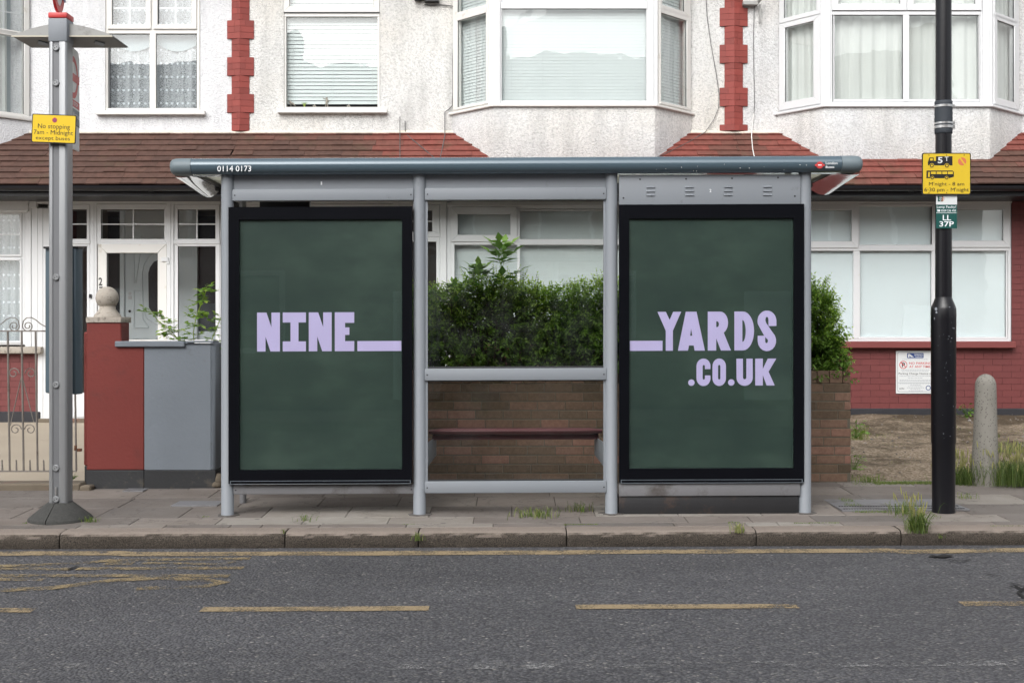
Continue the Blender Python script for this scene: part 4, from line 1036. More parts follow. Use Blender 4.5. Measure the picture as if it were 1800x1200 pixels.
# ground floor of the middle house
pl = FR(DG)
porch(H2, None, 420, 793, False)
light(H2, pl, 425, 500, (433, 368, 492, 420), (433, 433, 492, 597), 358, ybot=606); light(H2, pl, 700, 775, (708, 370, 760, 407), (708, 425, 767, 597), 358, ybot=735, tr=(407, 420), hb=389)
m = MB(); m.ring(pl, (505, 359, 695, 430), (513, 368, 687, 420), 0.012, -0.05); w = m.build('window', M['upvc'], H2, bevel=0.0035); pane(pl, w, 512, 367, 688, 421, -0.01, M['glass_porch'])
m = MB(); m.ring(pl, (510, 430, 690, 733), (526, 446, 674, 690), 0.02, -0.04); door = m.build('porch_door', M['upvc'], H2, bevel=0.005); pane(pl, door, 525, 445, 675, 691, 0, M['glass_porch'])
m = MB(); m.rect(pl, 420, 606, 505, 737, 0, -0.05); m.rect(pl, 498, 358, 506, 737, 0.02, -0.06); m.rect(pl, 692, 358, 702, 737, 0.02, -0.06); m.build('infill_panel', M['upvc'], H2, bevel=0.003)
m = MB(); m.rect(pl, 774, 352, 785, 737, 0.02, -0.06); m.rect(pl, 785, 352, 793, 737, 0.0, -0.06); m.build('porch_post', M['upvc'], H2, bevel=0.004)
def big_window(parent, x0, cols, x1, ytop, tr, ybot, glass_up, glass_lo, mat, backing, sash=()):
    m = MB(); f = 0.0
    m.ring(pl, (x0, ytop, x1, ybot), (x0 + 5, ytop + 5, x1 - 5, ybot - 5), f, -0.06)
    for a, b in cols: m.rect(pl, a, ytop + 5, b, ybot - 5, f + 0.006, -0.055)
    m.rect(pl, x0 + 5, tr[0], x1 - 5, tr[1], f + 0.010, -0.054)
    for r in glass_lo: m.ring(pl, (r[0] - 3, r[1] - 2, r[2] + 3, r[3] + 4), r, f + 0.003, -0.05)
    for i, r in enumerate(glass_up):
        if i in sash: m.ring(pl, (r[0] - 12, r[1] - 13, r[2] + 12, r[3] + 12), r, f + 0.026, -0.03)
        else: m.ring(pl, (r[0] - 3, r[1] - 3, r[2] + 3, r[3] + 3), r, f + 0.003, -0.05)
    w = m.build('window', mat, parent, bevel=0.0035)
    gm = MB()
    for i, r in enumerate(glass_up): ff = 0.016 if i in sash else -0.004; gasket(gm, pl, *r, ff); pane(pl, w, r[0] - 1, r[1] - 1, r[2] + 1, r[3] + 1, ff - 0.01)
    for r in glass_lo: gasket(gm, pl, *r, -0.004); pane(pl, w, r[0] - 1, r[1] - 1, r[2] + 1, r[3] + 1, -0.014)
    gm.build('gasket', M['seal'], w, smooth=False)
    if backing == 'slats':
        slats(pl, w, x0 + 6, ytop + 6, x1 - 6, ybot - 4, -0.10, 6.0, 0.0, tilt=0.45)
    else:
        bmb = MB(); bmb.rect(pl, x0 + 4, ytop + 4, x1 - 4, ybot - 4, -0.05, -0.06); bmb.build('window_film', M['film'], w, smooth=False)
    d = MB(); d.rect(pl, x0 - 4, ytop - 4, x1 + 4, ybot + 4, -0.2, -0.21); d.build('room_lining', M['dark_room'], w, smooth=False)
    return w
big_window(H2, 793, [(909, 914), (1118, 1126)], 1243, 362, (421, 430), 606, [(805, 377, 897, 413), (914, 371, 1118, 420), (1138, 377, 1231, 413)], [(799, 431, 1118, 598), (1126, 431, 1237, 598)], M['upvc'], 'slats', sash=(0, 2))
m = MB(); m.rect(pl, 786, 345, 1250, 363, 0.03, -0.04); m.build('header_board', M['upvc'], H2, bevel=0.004)
m = MB(); m.rect(pl, 790, 606, 1250, 615, 0.09, -0.05); m.build('sill', M['sill_red'], H2, bevel=0.01)
m = MB(); bricks(m, DG, X(793, DG), PX2, 0.50, Z(616, DG), (M['red_wall'], None), 0, jt=.004, tints=(.94, 1.05)); bricks(m, DG, X(1243, DG), PX2, Z(616, DG), 3.05, (M['red_wall'], None), 0, jt=.004, tints=(.94, 1.05))
m.add([(X(793, DG), DG + .005, .3), (PX2, DG + .005, .3), (PX2, DG + .005, Z(616, DG)), (X(793, DG), DG + .005, Z(616, DG))], [(0, 1, 2, 3)], 1, M['mortar_maroon'])
m.add([(X(1243, DG), DG + .005, Z(616, DG)), (PX2, DG + .005, Z(616, DG)), (PX2, DG + .005, 3.05), (X(1243, DG), DG + .005, 3.05)], [(0, 1, 2, 3)], 1, M['mortar_maroon'])
m.build('brick_wall', None, H2, smooth=False)
m = MB(); m.rect(pl, 793, 717, 1290, 745, 0.02, -0.02); m.build('plinth', M['plinth_black'], H2, bevel=0.01)
def t2(x, s):
    p = 900 + x * F / 14.9
    v = 0.22 + 0.55 * max(0, min(1, (p - 600) / 130)) + 0.25 * max(0, 1 - abs(p - 690) / 60) * 0
    if p > 1150: v = 0.85 - 0.5 * math.exp(-((p - 1300) / 55) ** 2)
    if s < 0.35 and 640 < p < 760: v -= 0.25
    return v + 0.12 * mnoise.noise(Vector((x * 2, s * 5, 3))) + (0.12 if s > 0.78 and p > 420 else 0)
tiled_roof(H2, PX1, PX2, t2); gutter(H2, PX1, PX2); shell(H2, PX1, PX2)

# ------------------------------------------------------------------ the right house
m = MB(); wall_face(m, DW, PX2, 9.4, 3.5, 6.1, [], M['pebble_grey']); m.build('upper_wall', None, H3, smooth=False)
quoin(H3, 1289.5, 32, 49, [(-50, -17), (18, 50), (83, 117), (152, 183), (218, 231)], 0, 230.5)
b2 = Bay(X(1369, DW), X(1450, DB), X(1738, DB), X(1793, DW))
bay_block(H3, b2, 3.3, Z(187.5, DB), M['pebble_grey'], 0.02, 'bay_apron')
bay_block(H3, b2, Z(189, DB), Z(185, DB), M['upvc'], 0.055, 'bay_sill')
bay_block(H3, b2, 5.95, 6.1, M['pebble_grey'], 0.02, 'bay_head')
bay_block(H3, b2, Z(185, DB), 5.95, M['curtain_grey'], -0.22, 'room_lining')
pf = b2.front; m = MB()
m.ring(pf, (1459, -90, 1727, 185), (1463, -84, 1723, 179), 0.0, -0.05); m.rect(pf, 1587, -84, 1598, 179, 0.008, -0.05); m.rect(pf, 1463, 20.5, 1723, 27, 0.010, -0.049)
for a, c in ((1462, 1592), (1594, 1724)): m.ring(pf, (a, -86, c, 19.5), (a + 11, -76, c - 11, 8), 0.026, -0.02)
for a, c in ((1467, 1587), (1598, 1720)): m.ring(pf, (a - 2, 25, c + 2, 179), (a, 27, c, 174.5), 0.004, -0.04)
m.rect(pf, 1450, -90, 1459, 185, 0.016, -0.05); m.rect(pf, 1727, -90, 1738, 185, 0.016, -0.05); m.rect(pf, 1443, -90, 1450, 185, 0.004, -0.05); m.rect(pf, 1738, -90, 1744, 185, 0.004, -0.05)
w = m.build('window', M['upvc'], H3, bevel=0.0035); gm = MB()
for r in ((1467, 27, 1587, 174.5), (1598, 27, 1720, 174.5)): gasket(gm, pf, *r, 0.0); pane(pf, w, r[0] - 1, r[1] - 1, r[2] + 1, r[3] + 1, -0.012)
for r in ((1473, -76, 1581, 8), (1605, -76, 1713, 8)): gasket(gm, pf, *r, 0.018); pane(pf, w, r[0] - 1, r[1] - 1, r[2] + 1, r[3] + 1, 0.006)
gm.rect(pf, 1463, 19.3, 1723, 20.6, 0.012, -0.02, mat=M['seal'])
gm.build('gasket', M['seal'], w, smooth=False)
drape(pf, w, 1464, -86, 1592, 180, -0.12, 5, 0.014, M['curtain'], 'curtain', 12); drape(pf, w, 1593, -86, 1722, 180, -0.12, 5, 0.014, M['curtain'], 'curtain', 13)
side_window(H3, b2.left, 1371, 1447, (1383, 34, 1433, 168), (1381, -80, 1438, 16), M['upvc'], 'white', seed=21, yb=185)
side_window(H3, b2.right, 1741, 1788, (1748, 33, 1778, 170), (1745, -80, 1778, 20), M['upvc'], 'white', seed=22, yb=185)
pl = FR(DG)
gh = [(X(1330, DG), X(1778, DG), Z(600, DG), Z(343, DG))]
m = MB(); bricks(m, DG, PX2, 9.4, Z(719, DG), 3.08, (M['red_wall'], None), 0, holes=gh, jt=.004, tints=(.94, 1.05))
wall_face(m, DG + 0.005, PX2, 9.4, 0.3, 3.08, gh, M['mortar_maroon'], 0.1, M['upvc']); m.build('brick_wall', None, H3, smooth=False)
m = MB(); m.rect(pl, 1290, 717.5, 2300, 745, 0.022, -0.02); m.build('plinth', M['plinth_black'], H3, bevel=0.01)
big_window(H3, 1332, [(1500, 1510), (1638, 1650)], 1777, 358, (433, 441), 600, [(1344, 370, 1496, 424), (1511, 362, 1638, 430), (1664, 369, 1762, 423)], [(1340, 441, 1502, 592), (1512, 441, 1637, 592), (1652, 441, 1768, 592)], M['upvc'], 'film', sash=(0, 2))
m = MB(); m.rect(pl, 1330, 343, 1777, 357.5, 0.035, -0.04); m.build('header_board', M['upvc'], H3, bevel=0.004)
m = MB(); m.rect(pl, 1325, 600, 1781, 611.5, 0.10, -0.05); m.build('sill', M['sill_red'], H3, bevel=0.008)
def t3(x, s):
    p = 900 + x * F / 14.9
    v = 0.80 if p < 1640 else 0.45 - 0.1 * (1 - s) + (0.35 if s > 0.5 else 0)
    if p < 1400: v = 0.85 - 0.5 * math.exp(-((p - 1300) / 55) ** 2) + (0.2 if s > 0.9 else 0)
    elif s < 0.15: v -= 0.22
    return v + 0.12 * mnoise.noise(Vector((x * 2, s * 5, 7)))
tiled_roof(H3, PX2, 9.4, t3); gutter(H3, PX2, 9.4); shell(H3, PX2, 9.4)
# rough lime fillet where the tiles meet the walls
for par, xa_, xb_ in ((H1, X(52, DW), PX1), (H2, PX1, b1.P[0][0]), (H2, b1.P[3][0], PX2), (H3, PX2, b2.P[0][0])):
    mb = MB(); n = int((xb_ - xa_) / 0.03); vs = []
    for i in range(n + 1):
        x = xa_ + (xb_ - xa_) * i / n; j = mnoise.noise(Vector((x * 9, 0, 0))) * 0.008 + mnoise.noise(Vector((x * 31, 2, 0))) * 0.006
        vs += [(x, DW - 0.002, 3.895 + j), (x, DW - 0.03 + j, 3.868 + j * .5), (x, DW - 0.03 + j, 3.80)]
    mb.add(vs, [(3 * i + k, 3 * i + 3 + k, 3 * i + 4 + k, 3 * i + 1 + k) for i in range(n) for k in (0, 1)])
    mb.build('mortar_fillet', M['lime'], par)

# cables and brackets on the fronts
def cable(name, pts, r, mat, label):
    mb = MB(); P = []; sm = (EZ1 - EZ0) / (EY1 - DE)
    for x, y, d in pts:
        if d < D1 - 0.005: d = (CZ - EZ0 + DE * sm - 0.05) / (sm - (HY - y) / F); d = min(d, D1)   # resting on the tiles
        P.append(Vector((X(x, d), d, Z(y, d))))
    mb.tube(P, r, 6); tag(mb.build(name, mat), label, 'cable')
D1 = DW - 0.02
cable('wall_cable', [(745, 8, D1), (757, 10, D1), (775, 9, D1), (794, 11, D1), (800, 14, D1)], 0.006, M['cable'], 'dark cable running right from the wall bracket to the middle bay')
cable('wall_cable', [(797, -20, D1), (799, 20, D1), (798, 60, D1), (796, 100, D1), (796, 160, D1), (795, 186, D1), (788, 193, D1), (782, 197, D1), (782, 238, D1 - 0.05), (778, 258, 15.0), (774, 276, 14.9)], 0.006, M['cable'], 'dark cable hugging the left edge of the middle bay down to the tiles')
cable('wall_cable', [(703, 205, D1), (703, 240, D1 - 0.1), (703, 278, 14.8)], 0.005, M['cable'], 'straight upright rod standing on the tiles left of the middle bay')
cable('wall_cable', [(712, 213, D1), (712.5, 234, D1), (722, 243, D1 - 0.1), (745, 262, 15.0), (766, 280, 14.8)], 0.005, M['cable'], 'bent wire sloping over the tiles left of the middle bay')
cable('wall_cable', [(1241, -5, D1), (1243, 30, D1), (1250, 80, D1), (1259, 130, D1), (1264, 165, D1), (1263, 190, D1), (1255, 210, D1), (1240, 232, D1 - .1), (1210, 250, 15.0), (1170, 270, 14.85), (1155, 276, 14.8)], 0.004, M['cable'], 'thin wire curving down the wall between the middle bay and the red pier')
cable('wall_cable', [(1326, 10, D1), (1324.5, 60, D1), (1325, 120, D1), (1326.5, 180, D1), (1325, 200, D1)], 0.004, M['cable'], 'thin dark wire hanging straight down right of the red pier')
cable('wall_cable', [(1325, 200, D1), (1322, 225, D1), (1321, 240, D1 - .1), (1323, 262, 14.95), (1326, 276, 14.85)], 0.006, M['cable_white'], 'short white cable crossing the tiles right of the red pier')
mb = MB(); p = FR(DW); mb.rect(p, 729, -6, 741, 3, 0.10, 0); mb.rect(p, 747, -8, 772, 6, 0.09, 0); mb.rect(p, 741, -4, 747, 1, 0.05, 0)
tag(mb.build('cable_bracket', M['signblack'], bevel=0.004), 'black bracket on the wall left of the middle bay at the top edge', 'bracket')
mb = MB(); mb.rect(p, 1304, 6, 1330, 12, 0.10, 0); mb.tube([(X(1328, DW), DW - .05, Z(10, DW)), (X(1343, DW), DW - 0.25, Z(-8, DW))], 0.02, 8); mb.rect(p, 1333, 10, 1336, 43, 0.06, 0.03, mat=None)
tag(mb.build('cable_bracket', M['hood'], bevel=0.003), 'grey bracket and arm on the wall right of the red pier', 'bracket')

# opposite side of the street, seen only as reflections
def far_house(x):
    t = thing('terraced_house', (x, -6.2, 0.1), 'brick terraced house across the street, mirrored in the window glass', 'house', 'houses across the street')
    mb = MB(); mb.box(x - 3.4, x + 3.4, -14.0, -6.2, 0.0, 5.9); mb.build('wall', M['farbrick'], t, smooth=False)
    mb = MB(); mb.prism([(x - 3.4, -5.9, 5.85), (x - 3.4, -10.4, 10.2), (x - 3.4, -14.3, 5.85)], (6.8, 0, 0)); r = mb.build('roof', M['slate'], t, smooth=False)
    mb = MB(); mb.box(x + 2.4, x + 3.3, -10.4, -9.9, 9.0, 11.0); mb.build('chimney', M['farbrick'], r, smooth=False)
    for wxx, z0, z1 in ((-1.8, 1.0, 2.6), (-1.8, 3.8, 5.3), (1.6, 3.8, 5.3)):
        mb = MB(); mb.box(x + wxx - .8, x + wxx + .8, -6.2, -6.12, z0, z1); w = mb.build('window', M['upvc'], t, smooth=False)
        mb = MB(); mb.box(x + wxx - .7, x + wxx + .7, -6.12, -6.11, z0 + .1, z1 - .1); mb.build('pane', M['obscure'], w, smooth=False)
    mb = MB(); mb.box(x + 1.1, x + 2.0, -6.2, -6.13, 0.1, 2.2); mb.build('door', M['door_paint'], t, smooth=False)
    return t
def copy_tree(o, parent=None):
    c = o.copy(); COL.objects.link(c)
    if parent is not None: c.parent = parent
    for ch in list(o.children): copy_tree(ch, c)
    return c
fh = far_house(-10.2)
for i in range(1, 4): c = copy_tree(fh); c.location.x = -10.2 + 6.8 * i

# ------------------------------------------------------------------ bus shelter (its levelled pixels use SHR)
BS = thing('bus_shelter', (0, DS, gz(DS)), 'grey steel bus shelter with two dark green advert panels and a maroon perch seat', 'bus shelter')
ps = FR(DS)
def bs(mb, name, mat, parent=None, bevel=0.0, seg=2, **k): return mb.build(name, mat, parent or BS, bevel=bevel, seg=seg, shear=True, **k)
r = X(911, DS) - X(900, DS)
ZB = Z(307, DS)
for i, cx in enumerate((400, 737.5, 1074.5, 1414.5)):
    mb = MB(); x = X(cx, DS); z0 = gz(DS) - 0.01
    mb.lathe(x, DS, [(r + .004, z0), (r + .003, z0 + .012), (r, z0 + .016), (r, ZB + .02)], 28); bs(mb, 'post', M['alu'], angle=50)
for cx in (400, 737.5, 1074.5, 1414.5):      # rough bedding mortar round each post foot
    mb = MB(); x = X(cx, DS); n = 18
    pts = [(x + (r + R.uniform(.02, .055)) * math.cos(2 * math.pi * k / n), DS + (r + R.uniform(.02, .06)) * math.sin(2 * math.pi * k / n)) for k in range(n)]
    mb.prism([(a_, b_, gz(b_) - .004) for a_, b_ in pts], (0, 0, .009), 0.12); bs(mb, 'post_footing', M['slab'], bevel=.002)
for cx in (427, 1385):
    mb = MB(); d = 9.62; x = X(cx, d); mb.lathe(x, d, [(0.026, gz(d) - .01), (0.026, Z(330, d))], 20); bs(mb, 'rear_leg', M['alu_dirty'])
# front gutter beam: rounded nose, swept along x
def beam_profile(grow=0.0):
    zt, zb = Z(278.5, DS) + grow, Z(307.5, DS) - grow; h = zt - zb; yc = DS - 0.03; p = []
    p.append((yc + 0.10, zt - 0.004)); p.append((yc + 0.02, zt + 0.002))
    for k in range(13):
        a = rad(80 - 175 * k / 12); p.append((yc - 0.02 - (h * 0.62 + grow) * max(0, math.cos(a)) ** 0.85, (zt + zb) / 2 + h / 2 * math.sin(a)))
    p.append((yc + 0.10, zb + 0.004)); return p
def sweep(mb, prof, x0, x1, close=True):
    mb.prism([(x0, y, z) for y, z in prof], (x1 - x0, 0, 0))
mb = MB(); DF = DS - 0.10; sweep(mb, beam_profile(), X(336, DF), X(1479, DF)); beam = bs(mb, 'roof_beam', M['beam'], angle=30)
for s, (xa, xb) in ((-1, (336, 299)), (1, (1479, 1516))):
    mb = MB(); P = beam_profile(0.001); yc = DS - .03; zc = (Z(278.5, DS) + ZB) / 2; vs = []; steps = [(0, 1.0), (.55, 1.0), (.8, .97), (.93, .88), (1, .72)]
    for t, sc in steps:
        x = X(xa + (xb - xa) * t, DF) + s * 0.002
        vs += [(x, yc + .1 + (y - yc - .1) * (0.55 + 0.45 * sc), zc + (z - zc) * sc) for y, z in P]
    n = len(P); fs = [(i * n + k, i * n + (k + 1) % n, (i + 1) * n + (k + 1) % n, (i + 1) * n + k) for i in range(len(steps) - 1) for k in range(n)]
    fs += [tuple(range(n)), tuple((len(steps) - 1) * n + k for k in range(n))]
    mb.add(vs, fs); cap = bs(mb, 'beam_end_cap', M['beamcap'], angle=40)
tb = FR(DS - 0.129)
mb = MB(); put_text(mb, FR(DS - 0.1265), '0114 0173', 382, 289.5, 441.5, 299.5, 0.0, 0.004); t = bs(mb, 'stop_number', M['white_vinyl'], beam, smooth=False)
mb = MB(); q = FR(DS - 0.1275); annulus(mb, q, 1441, 292.5, 3.6, 6.2, 0.0, mat=M['stopred']); disc(mb, q, 1441, 292.5, 3.7, 0.0, mat=M['stopred']); mb.flat(q, [(1432.5, 291), (1449.5, 291), (1449.5, 294.4), (1432.5, 294.4)], 0.001, mat=M['stopred']); mb.flat(q, [(1437.8, 291.8), (1444.2, 291.8), (1444.2, 293.5), (1437.8, 293.5)], 0.002, mat=M['white_vinyl'])
bs(mb, 'roundel_badge', None, beam, smooth=False)
mb = MB(); put_text(mb, q, 'London', 1451.5, 287, 1472, 291.5, 0.0, 0.01); put_text(mb, q, 'Buses', 1451.5, 294, 1466.5, 298, 0.0, 0.01); bs(mb, 'operator_lettering', M['white_vinyl'], beam, smooth=False)
mb = MB(); rr_ = random.Random(3)
for _ in range(16):
    x = rr_.uniform(1150, 1470); y = rr_.uniform(284, 302); disc(mb, q, x, y, rr_.uniform(.3, .8), 0.0005 - 0.012 * abs(y - 293) / 9, n=6)
bs(mb, 'paint_chip', M['signwhite'], beam, smooth=False)
# roof: milky panels inside, polished flared ends, rear edge
YR = 9.96; xi = X(1467, DS); xo = X(1511, DS)
mb = MB(); mb.box(-2.315, xi + .015, DS + 0.07, YR - 0.02, ZB + 0.035, ZB + 0.042); bs(mb, 'roof_panel', M['poly_roof'], smooth=False)
mb = MB()
for k in range(9):
    x = -2.314 + (xi + 2.314) * k / 8; mb.box(x - 0.014, x + 0.014, DS + 0.07, YR - 0.02, ZB + 0.008, ZB + 0.034)
mb.box(-2.33, xi + .02, YR - 0.02, YR + 0.01, ZB - 0.045, ZB + 0.06); bs(mb, 'roof_rib', M['signblack'], bevel=0.003)
cxr = (X(299, DS) + X(1516, DS)) / 2
for s in (-1, 1):
    if s < 0: xo, xi = 2.446, 2.314
    else: xo, xi = X(1511, DS), X(1467, DS)
    mb = MB(); vs = []; N, K = 14, 10
    for i in range(N + 1):
        t = i / N; y = DS + 0.0 + (YR - DS) * t
        drop = -0.012 - 0.05 * (t ** 1.2)
        oi = 0.30 * max(0, t - 0.62) / 0.38 * 0
        xout = (xo - s * -cxr * 0) ; 
        for j in range(K + 1):
            u = j / K; x = (xi + (xout - xi) * u) * s
            z = ZB + 0.004 + drop * math.sin(u * math.pi * 0.62) / math.sin(math.pi * 0.62) * (1 if u > 0 else 0) - 0.004 * math.sin(math.pi * u)
            vs.append((x, y, z))
    mb.add(vs, [(i * (K + 1) + j, i * (K + 1) + j + 1, (i + 1) * (K + 1) + j + 1, (i + 1) * (K + 1) + j) for i in range(N) for j in range(K)])
    # closing back edge and outer skin
    top = [(v[0], v[1], ZB + 0.10) for v in vs[K::K + 1]]; out_ = vs[K::K + 1]
    mb.add(out_ + top, [(i, i + 1, N + 2 + i, N + 1 + i) for i in range(N)])
    last = vs[-(K + 1):]; mb.add(last + [(v[0], v[1], ZB + 0.10) for v in last], [(j, j + 1, K + 2 + j, K + 1 + j) for j in range(K)])
    bs(mb, 'roof_end_panel', M['mirror'], angle=50)
    mb = MB(); mb.box(min(s * xo, s * xi) - .005, max(s * xo, s * xi) + .003, DS + .04, YR + .012, ZB + 0.10, ZB + 0.115); bs(mb, 'roof_end_cover', M['beamcap'], bevel=0.003)
mb = MB(); mb.box(-2.31, xi, YR + .01, YR + .06, ZB - .05, ZB + .07); bs(mb, 'rear_beam', M['beam'], bevel=0.012)
# rails, each screwed between two posts
def rail(x0, x1, y0, y1, mat='alu', dep=0.035):
    mb = MB(); mb.rect(ps, x0, y0, x1, y1, dep, -dep); o = bs(mb, 'rail', M[mat], bevel=0.006)
    mb = MB()
    for xx in (x0 + 4.5, x1 - 4.5): disc(mb, ps, xx, (y0 + y1) / 2 + 0.5, 1.3, dep + 0.001, n=10)
    bs(mb, 'screw', M['screw'], o, smooth=False)
rail(410, 727.5, 332, 352); rail(747.5, 1065, 331, 352)
rail(747, 1065.5, 647, 668); rail(747, 1065.5, 844.5, 865)
rail(411, 728, 850, 866, 'alu_dirty', 0.02)
for a, b in ((411, 727.5), (747.5, 1064.5)):
    mb = MB(); mb.rect(ps, a, 305, b, 333, 0.005, -0.02); o = bs(mb, 'fascia_panel', M['alu_dirty'] if 0 else M['alu'], smooth=False)
mb = MB(); put_text(mb, ps, '1', 564, 318, 566.5, 324, 0.007, 0.01); bs(mb, 'panel_number', M['white_vinyl'], smooth=False)
# louvred panel
mb = MB(); mb.rect(ps, 1087.5, 310, 1405, 366, 0.040, -0.02); lp = bs(mb, 'louvre_panel', M['alu'], bevel=0.002)
for cx in (1142.5, 1210.5, 1278.5, 1347):
    mb = MB()
    for k in range(3):
        y = 330 + k * 7; mb.prism([ps.pt(cx - 8, y) + Vector((0, -.040, 0)), ps.pt(cx + 8, y) + Vector((0, -.040, 0)), ps.pt(cx + 7.4, y + 2.2) + Vector((0, -.050, 0)), ps.pt(cx - 7.4, y + 2.2) + Vector((0, -.050, 0))], (0, 0.008, 0))
        mb.rect(ps, cx - 7.6, y + 2.3, cx + 7.6, y + 3.6, 0.041, 0.039, mat=None)
    bs(mb, 'louvre', M['alu'], lp, bevel=0.0012)
mb = MB()
for (x, y) in ((1124, 317.5), (1204.5, 317), (1285, 316.5), (1365.5, 315.5), (1095, 350), (1395, 348)): disc(mb, ps, x, y, 1.6, 0.0412, n=10)
bs(mb, 'screw', M['screw'], lp, smooth=False)
mb = MB(); put_text(mb, ps, '2', 1245.5, 335, 1248.8, 340.5, 0.0415, 0.01); bs(mb, 'panel_number', M['white_vinyl'], lp, smooth=False)
# advert cases
LET = {}
def letters(mb, specs, f):
    for poly in specs: mb.flat(PP, poly, f)
def case(x0, x1, y0, y1, ix0, ix1, iy0, iy1):
    mb = MB(); mb.rect(ps, x0 + 2, y0 + 2, x1 - 2, y1 - 2, 0.03, -0.06); c = bs(mb, 'advert_case', M['frame_black'], bevel=0.004)
    mb = MB(); mb.ring(ps, (x0, y0, x1, y1), (ix0 - 1.5, iy0 - 1.5, ix1 + 1.5, iy1 + 1.5), 0.064, 0.030); bs(mb, 'frame', M['frame_black'], c, smooth=False)
    mb = MB(); mb.ring(ps, (x0 + 3, y1 - 5, x1 - 3, y1 + 1), (x0 + 4, y1 - 4.3, x1 - 4, y1 + .3), 0.0655, 0.06); bs(mb, 'frame_trim', M['signgrey'], c, smooth=False)
    mb = MB(); mb.rect(ps, ix0 - 4, iy0 - 4, ix1 + 4, iy1 + 4, 0.042, 0.038); p = bs(mb, 'poster', M['poster'], c, smooth=False)
    mb = MB(); mb.rect(ps, ix0 - 2, iy0 - 2, ix1 + 2, iy1 + 2, 0.052, 0.049); bs(mb, 'poster_glass', M['glass_poster'], c, smooth=False)
    return c, p
c1, p1 = case(405, 726, 363.5, 846, 425, 706.5, 387, 820.5)
c2, p2 = case(1087, 1410, 362, 847, 1106, 1390.5, 388, 821)
LF = 0.0435
def flatp(mb, pts, f=LF): mb.flat(ps, pts, f)
def NN(mb, x0, x1, y0, y1, st=0.37):
    w = x1 - x0; a = x0 + w * st; b = x1 - w * st
    flatp(mb, [(x0, y0), (a - 0.04 * w, y0), (a, y0 + .36 * (y1 - y0)) , (a, y1), (x0, y1)])
    flatp(mb, [(b, y0), (x1, y0), (x1, y1), (b + 0.04 * w, y1), (b, y1 - .36 * (y1 - y0))])
    flatp(mb, [(a - 0.04 * w, y0), (a + .04 * w, y0), (b, y0 + .38 * (y1 - y0)), (b, y1 - .36 * (y1 - y0)), (b + .04 * w, y1), (b - .04 * w, y1), (a, y1 - .38 * (y1 - y0)), (a, y0 + .36 * (y1 - y0))], LF + .0001)
def RR(mb, *r): flatp(mb, [(r[0], r[1]), (r[2], r[1]), (r[2], r[3]), (r[0], r[3])], LF + (r[4] if len(r) > 4 else 0))
mb = MB(); y0, y1 = 548.2, 616.4      # levelled rows
s = (900 - 540) * 0.0042              # local levelling near the word
y0 -= 0; 
T, B = 549.0, 617.0; T -= 1.4; B -= 1.4
NN(mb, 454, 494, T, B)
RR(mb, 499, T, 539.5, T + 17.5); RR(mb, 499, B - 17.5, 539.5, B); RR(mb, 512.5, T + 17.5, 526.5, B - 17.5)
NN(mb, 544.5, 584.5, T, B)
RR(mb, 590, T, 608, B); RR(mb, 608, T, 624, T + 18.5); RR(mb, 608, T + 26.5, 615.5, T + 39.5); RR(mb, 608, B - 17.5, 624, B)
RR(mb, 629.5, B - 17.5, 706.4, B)
bs(mb, 'poster_lettering', M['lilac'], p1, smooth=False)
# curved letters: strips between an outer and an inner outline
def arcp(cx, cy, rx, ry, a0, a1, n=10): return [(cx + rx * math.cos(rad(a0 + (a1 - a0) * k / n)), cy - ry * math.sin(rad(a0 + (a1 - a0) * k / n))) for k in range(n + 1)]
def strip(mb, A, Bq, f=LF):
    for i in range(len(A) - 1): mb.flat(ps, [A[i], A[i + 1], Bq[i + 1], Bq[i]], f)
mb = MB(); T, B = 548.0 + 1.2, 616.0 + 1.2
# Y
flatp(mb, [(1154.5, T), (1169, T), (1175.8, T + 14), (1182, T), (1196, T), (1181.5, T + 33), (1181.5, B), (1169, B), (1169, T + 33)])
# A
flatp(mb, [(1204, T), (1213.4, T), (1213.4, T + 30), (1211.6, T + 42), (1211.6, T + 42), (1213.4, T + 42), (1213.4, T + 59), (1209.6, T + 59), (1207.8, B), (1190.2, B)])
flatp(mb, [(1213.4, T), (1222.8, T), (1237.5, B), (1219.5, B), (1217.8, T + 59), (1213.4, T + 59), (1213.4, T + 42), (1215.3, T + 42), (1213.4, T + 30)])
# R
RR(mb, 1242.5, T, 1257.3, B)
A = [(1257.3, T), (1264, T)] + arcp(1264, T + 19.5, 14, 19.5, 90, -78, 12); I = [(1257.3, T + 17)] + [(1259, T + 17)] + arcp(1258.8, T + 22, 3.2, 5, 90, -90, 12)
strip(mb, A, I)
flatp(mb, [(1257.3, T + 27), (1260, T + 27), (1270, T + 36), (1283, B), (1265.5, B), (1257.3, T + 47)], LF + .0001)
# D
RR(mb, 1289, T, 1303, B)
A = [(1303, T)] + arcp(1304, T + 34, 19.5, 34, 90, -90, 16) + [(1303, B)]; I = [(1303, T + 15)] + arcp(1303, T + 34, 5.8, 19, 90, -90, 16) + [(1303, B - 15)]
strip(mb, A, I)
# S
A = arcp(1346, T + 17, 16.6, 18.5, 0, 195, 14) + [(1336, T + 33), (1342, T + 44)] + arcp(1345.3, T + 51.5, 2.4, 4, 40, -180, 10)
I = arcp(1346, T + 15.5, 2.7, 6, 0, 180, 14) + [(1344.6, T + 20), (1354, T + 34)] + arcp(1346, T + 51.5, 16.2, 18, 32, -180, 10)
strip(mb, A, I)
RR(mb, 1348.7, T + 15, 1362.6, T + 25.5, .0001); RR(mb, 1329.8, T + 42.5, 1342.9, T + 53, .0001)
RR(mb, 1106.2, B - 17.5, 1163.3, B)
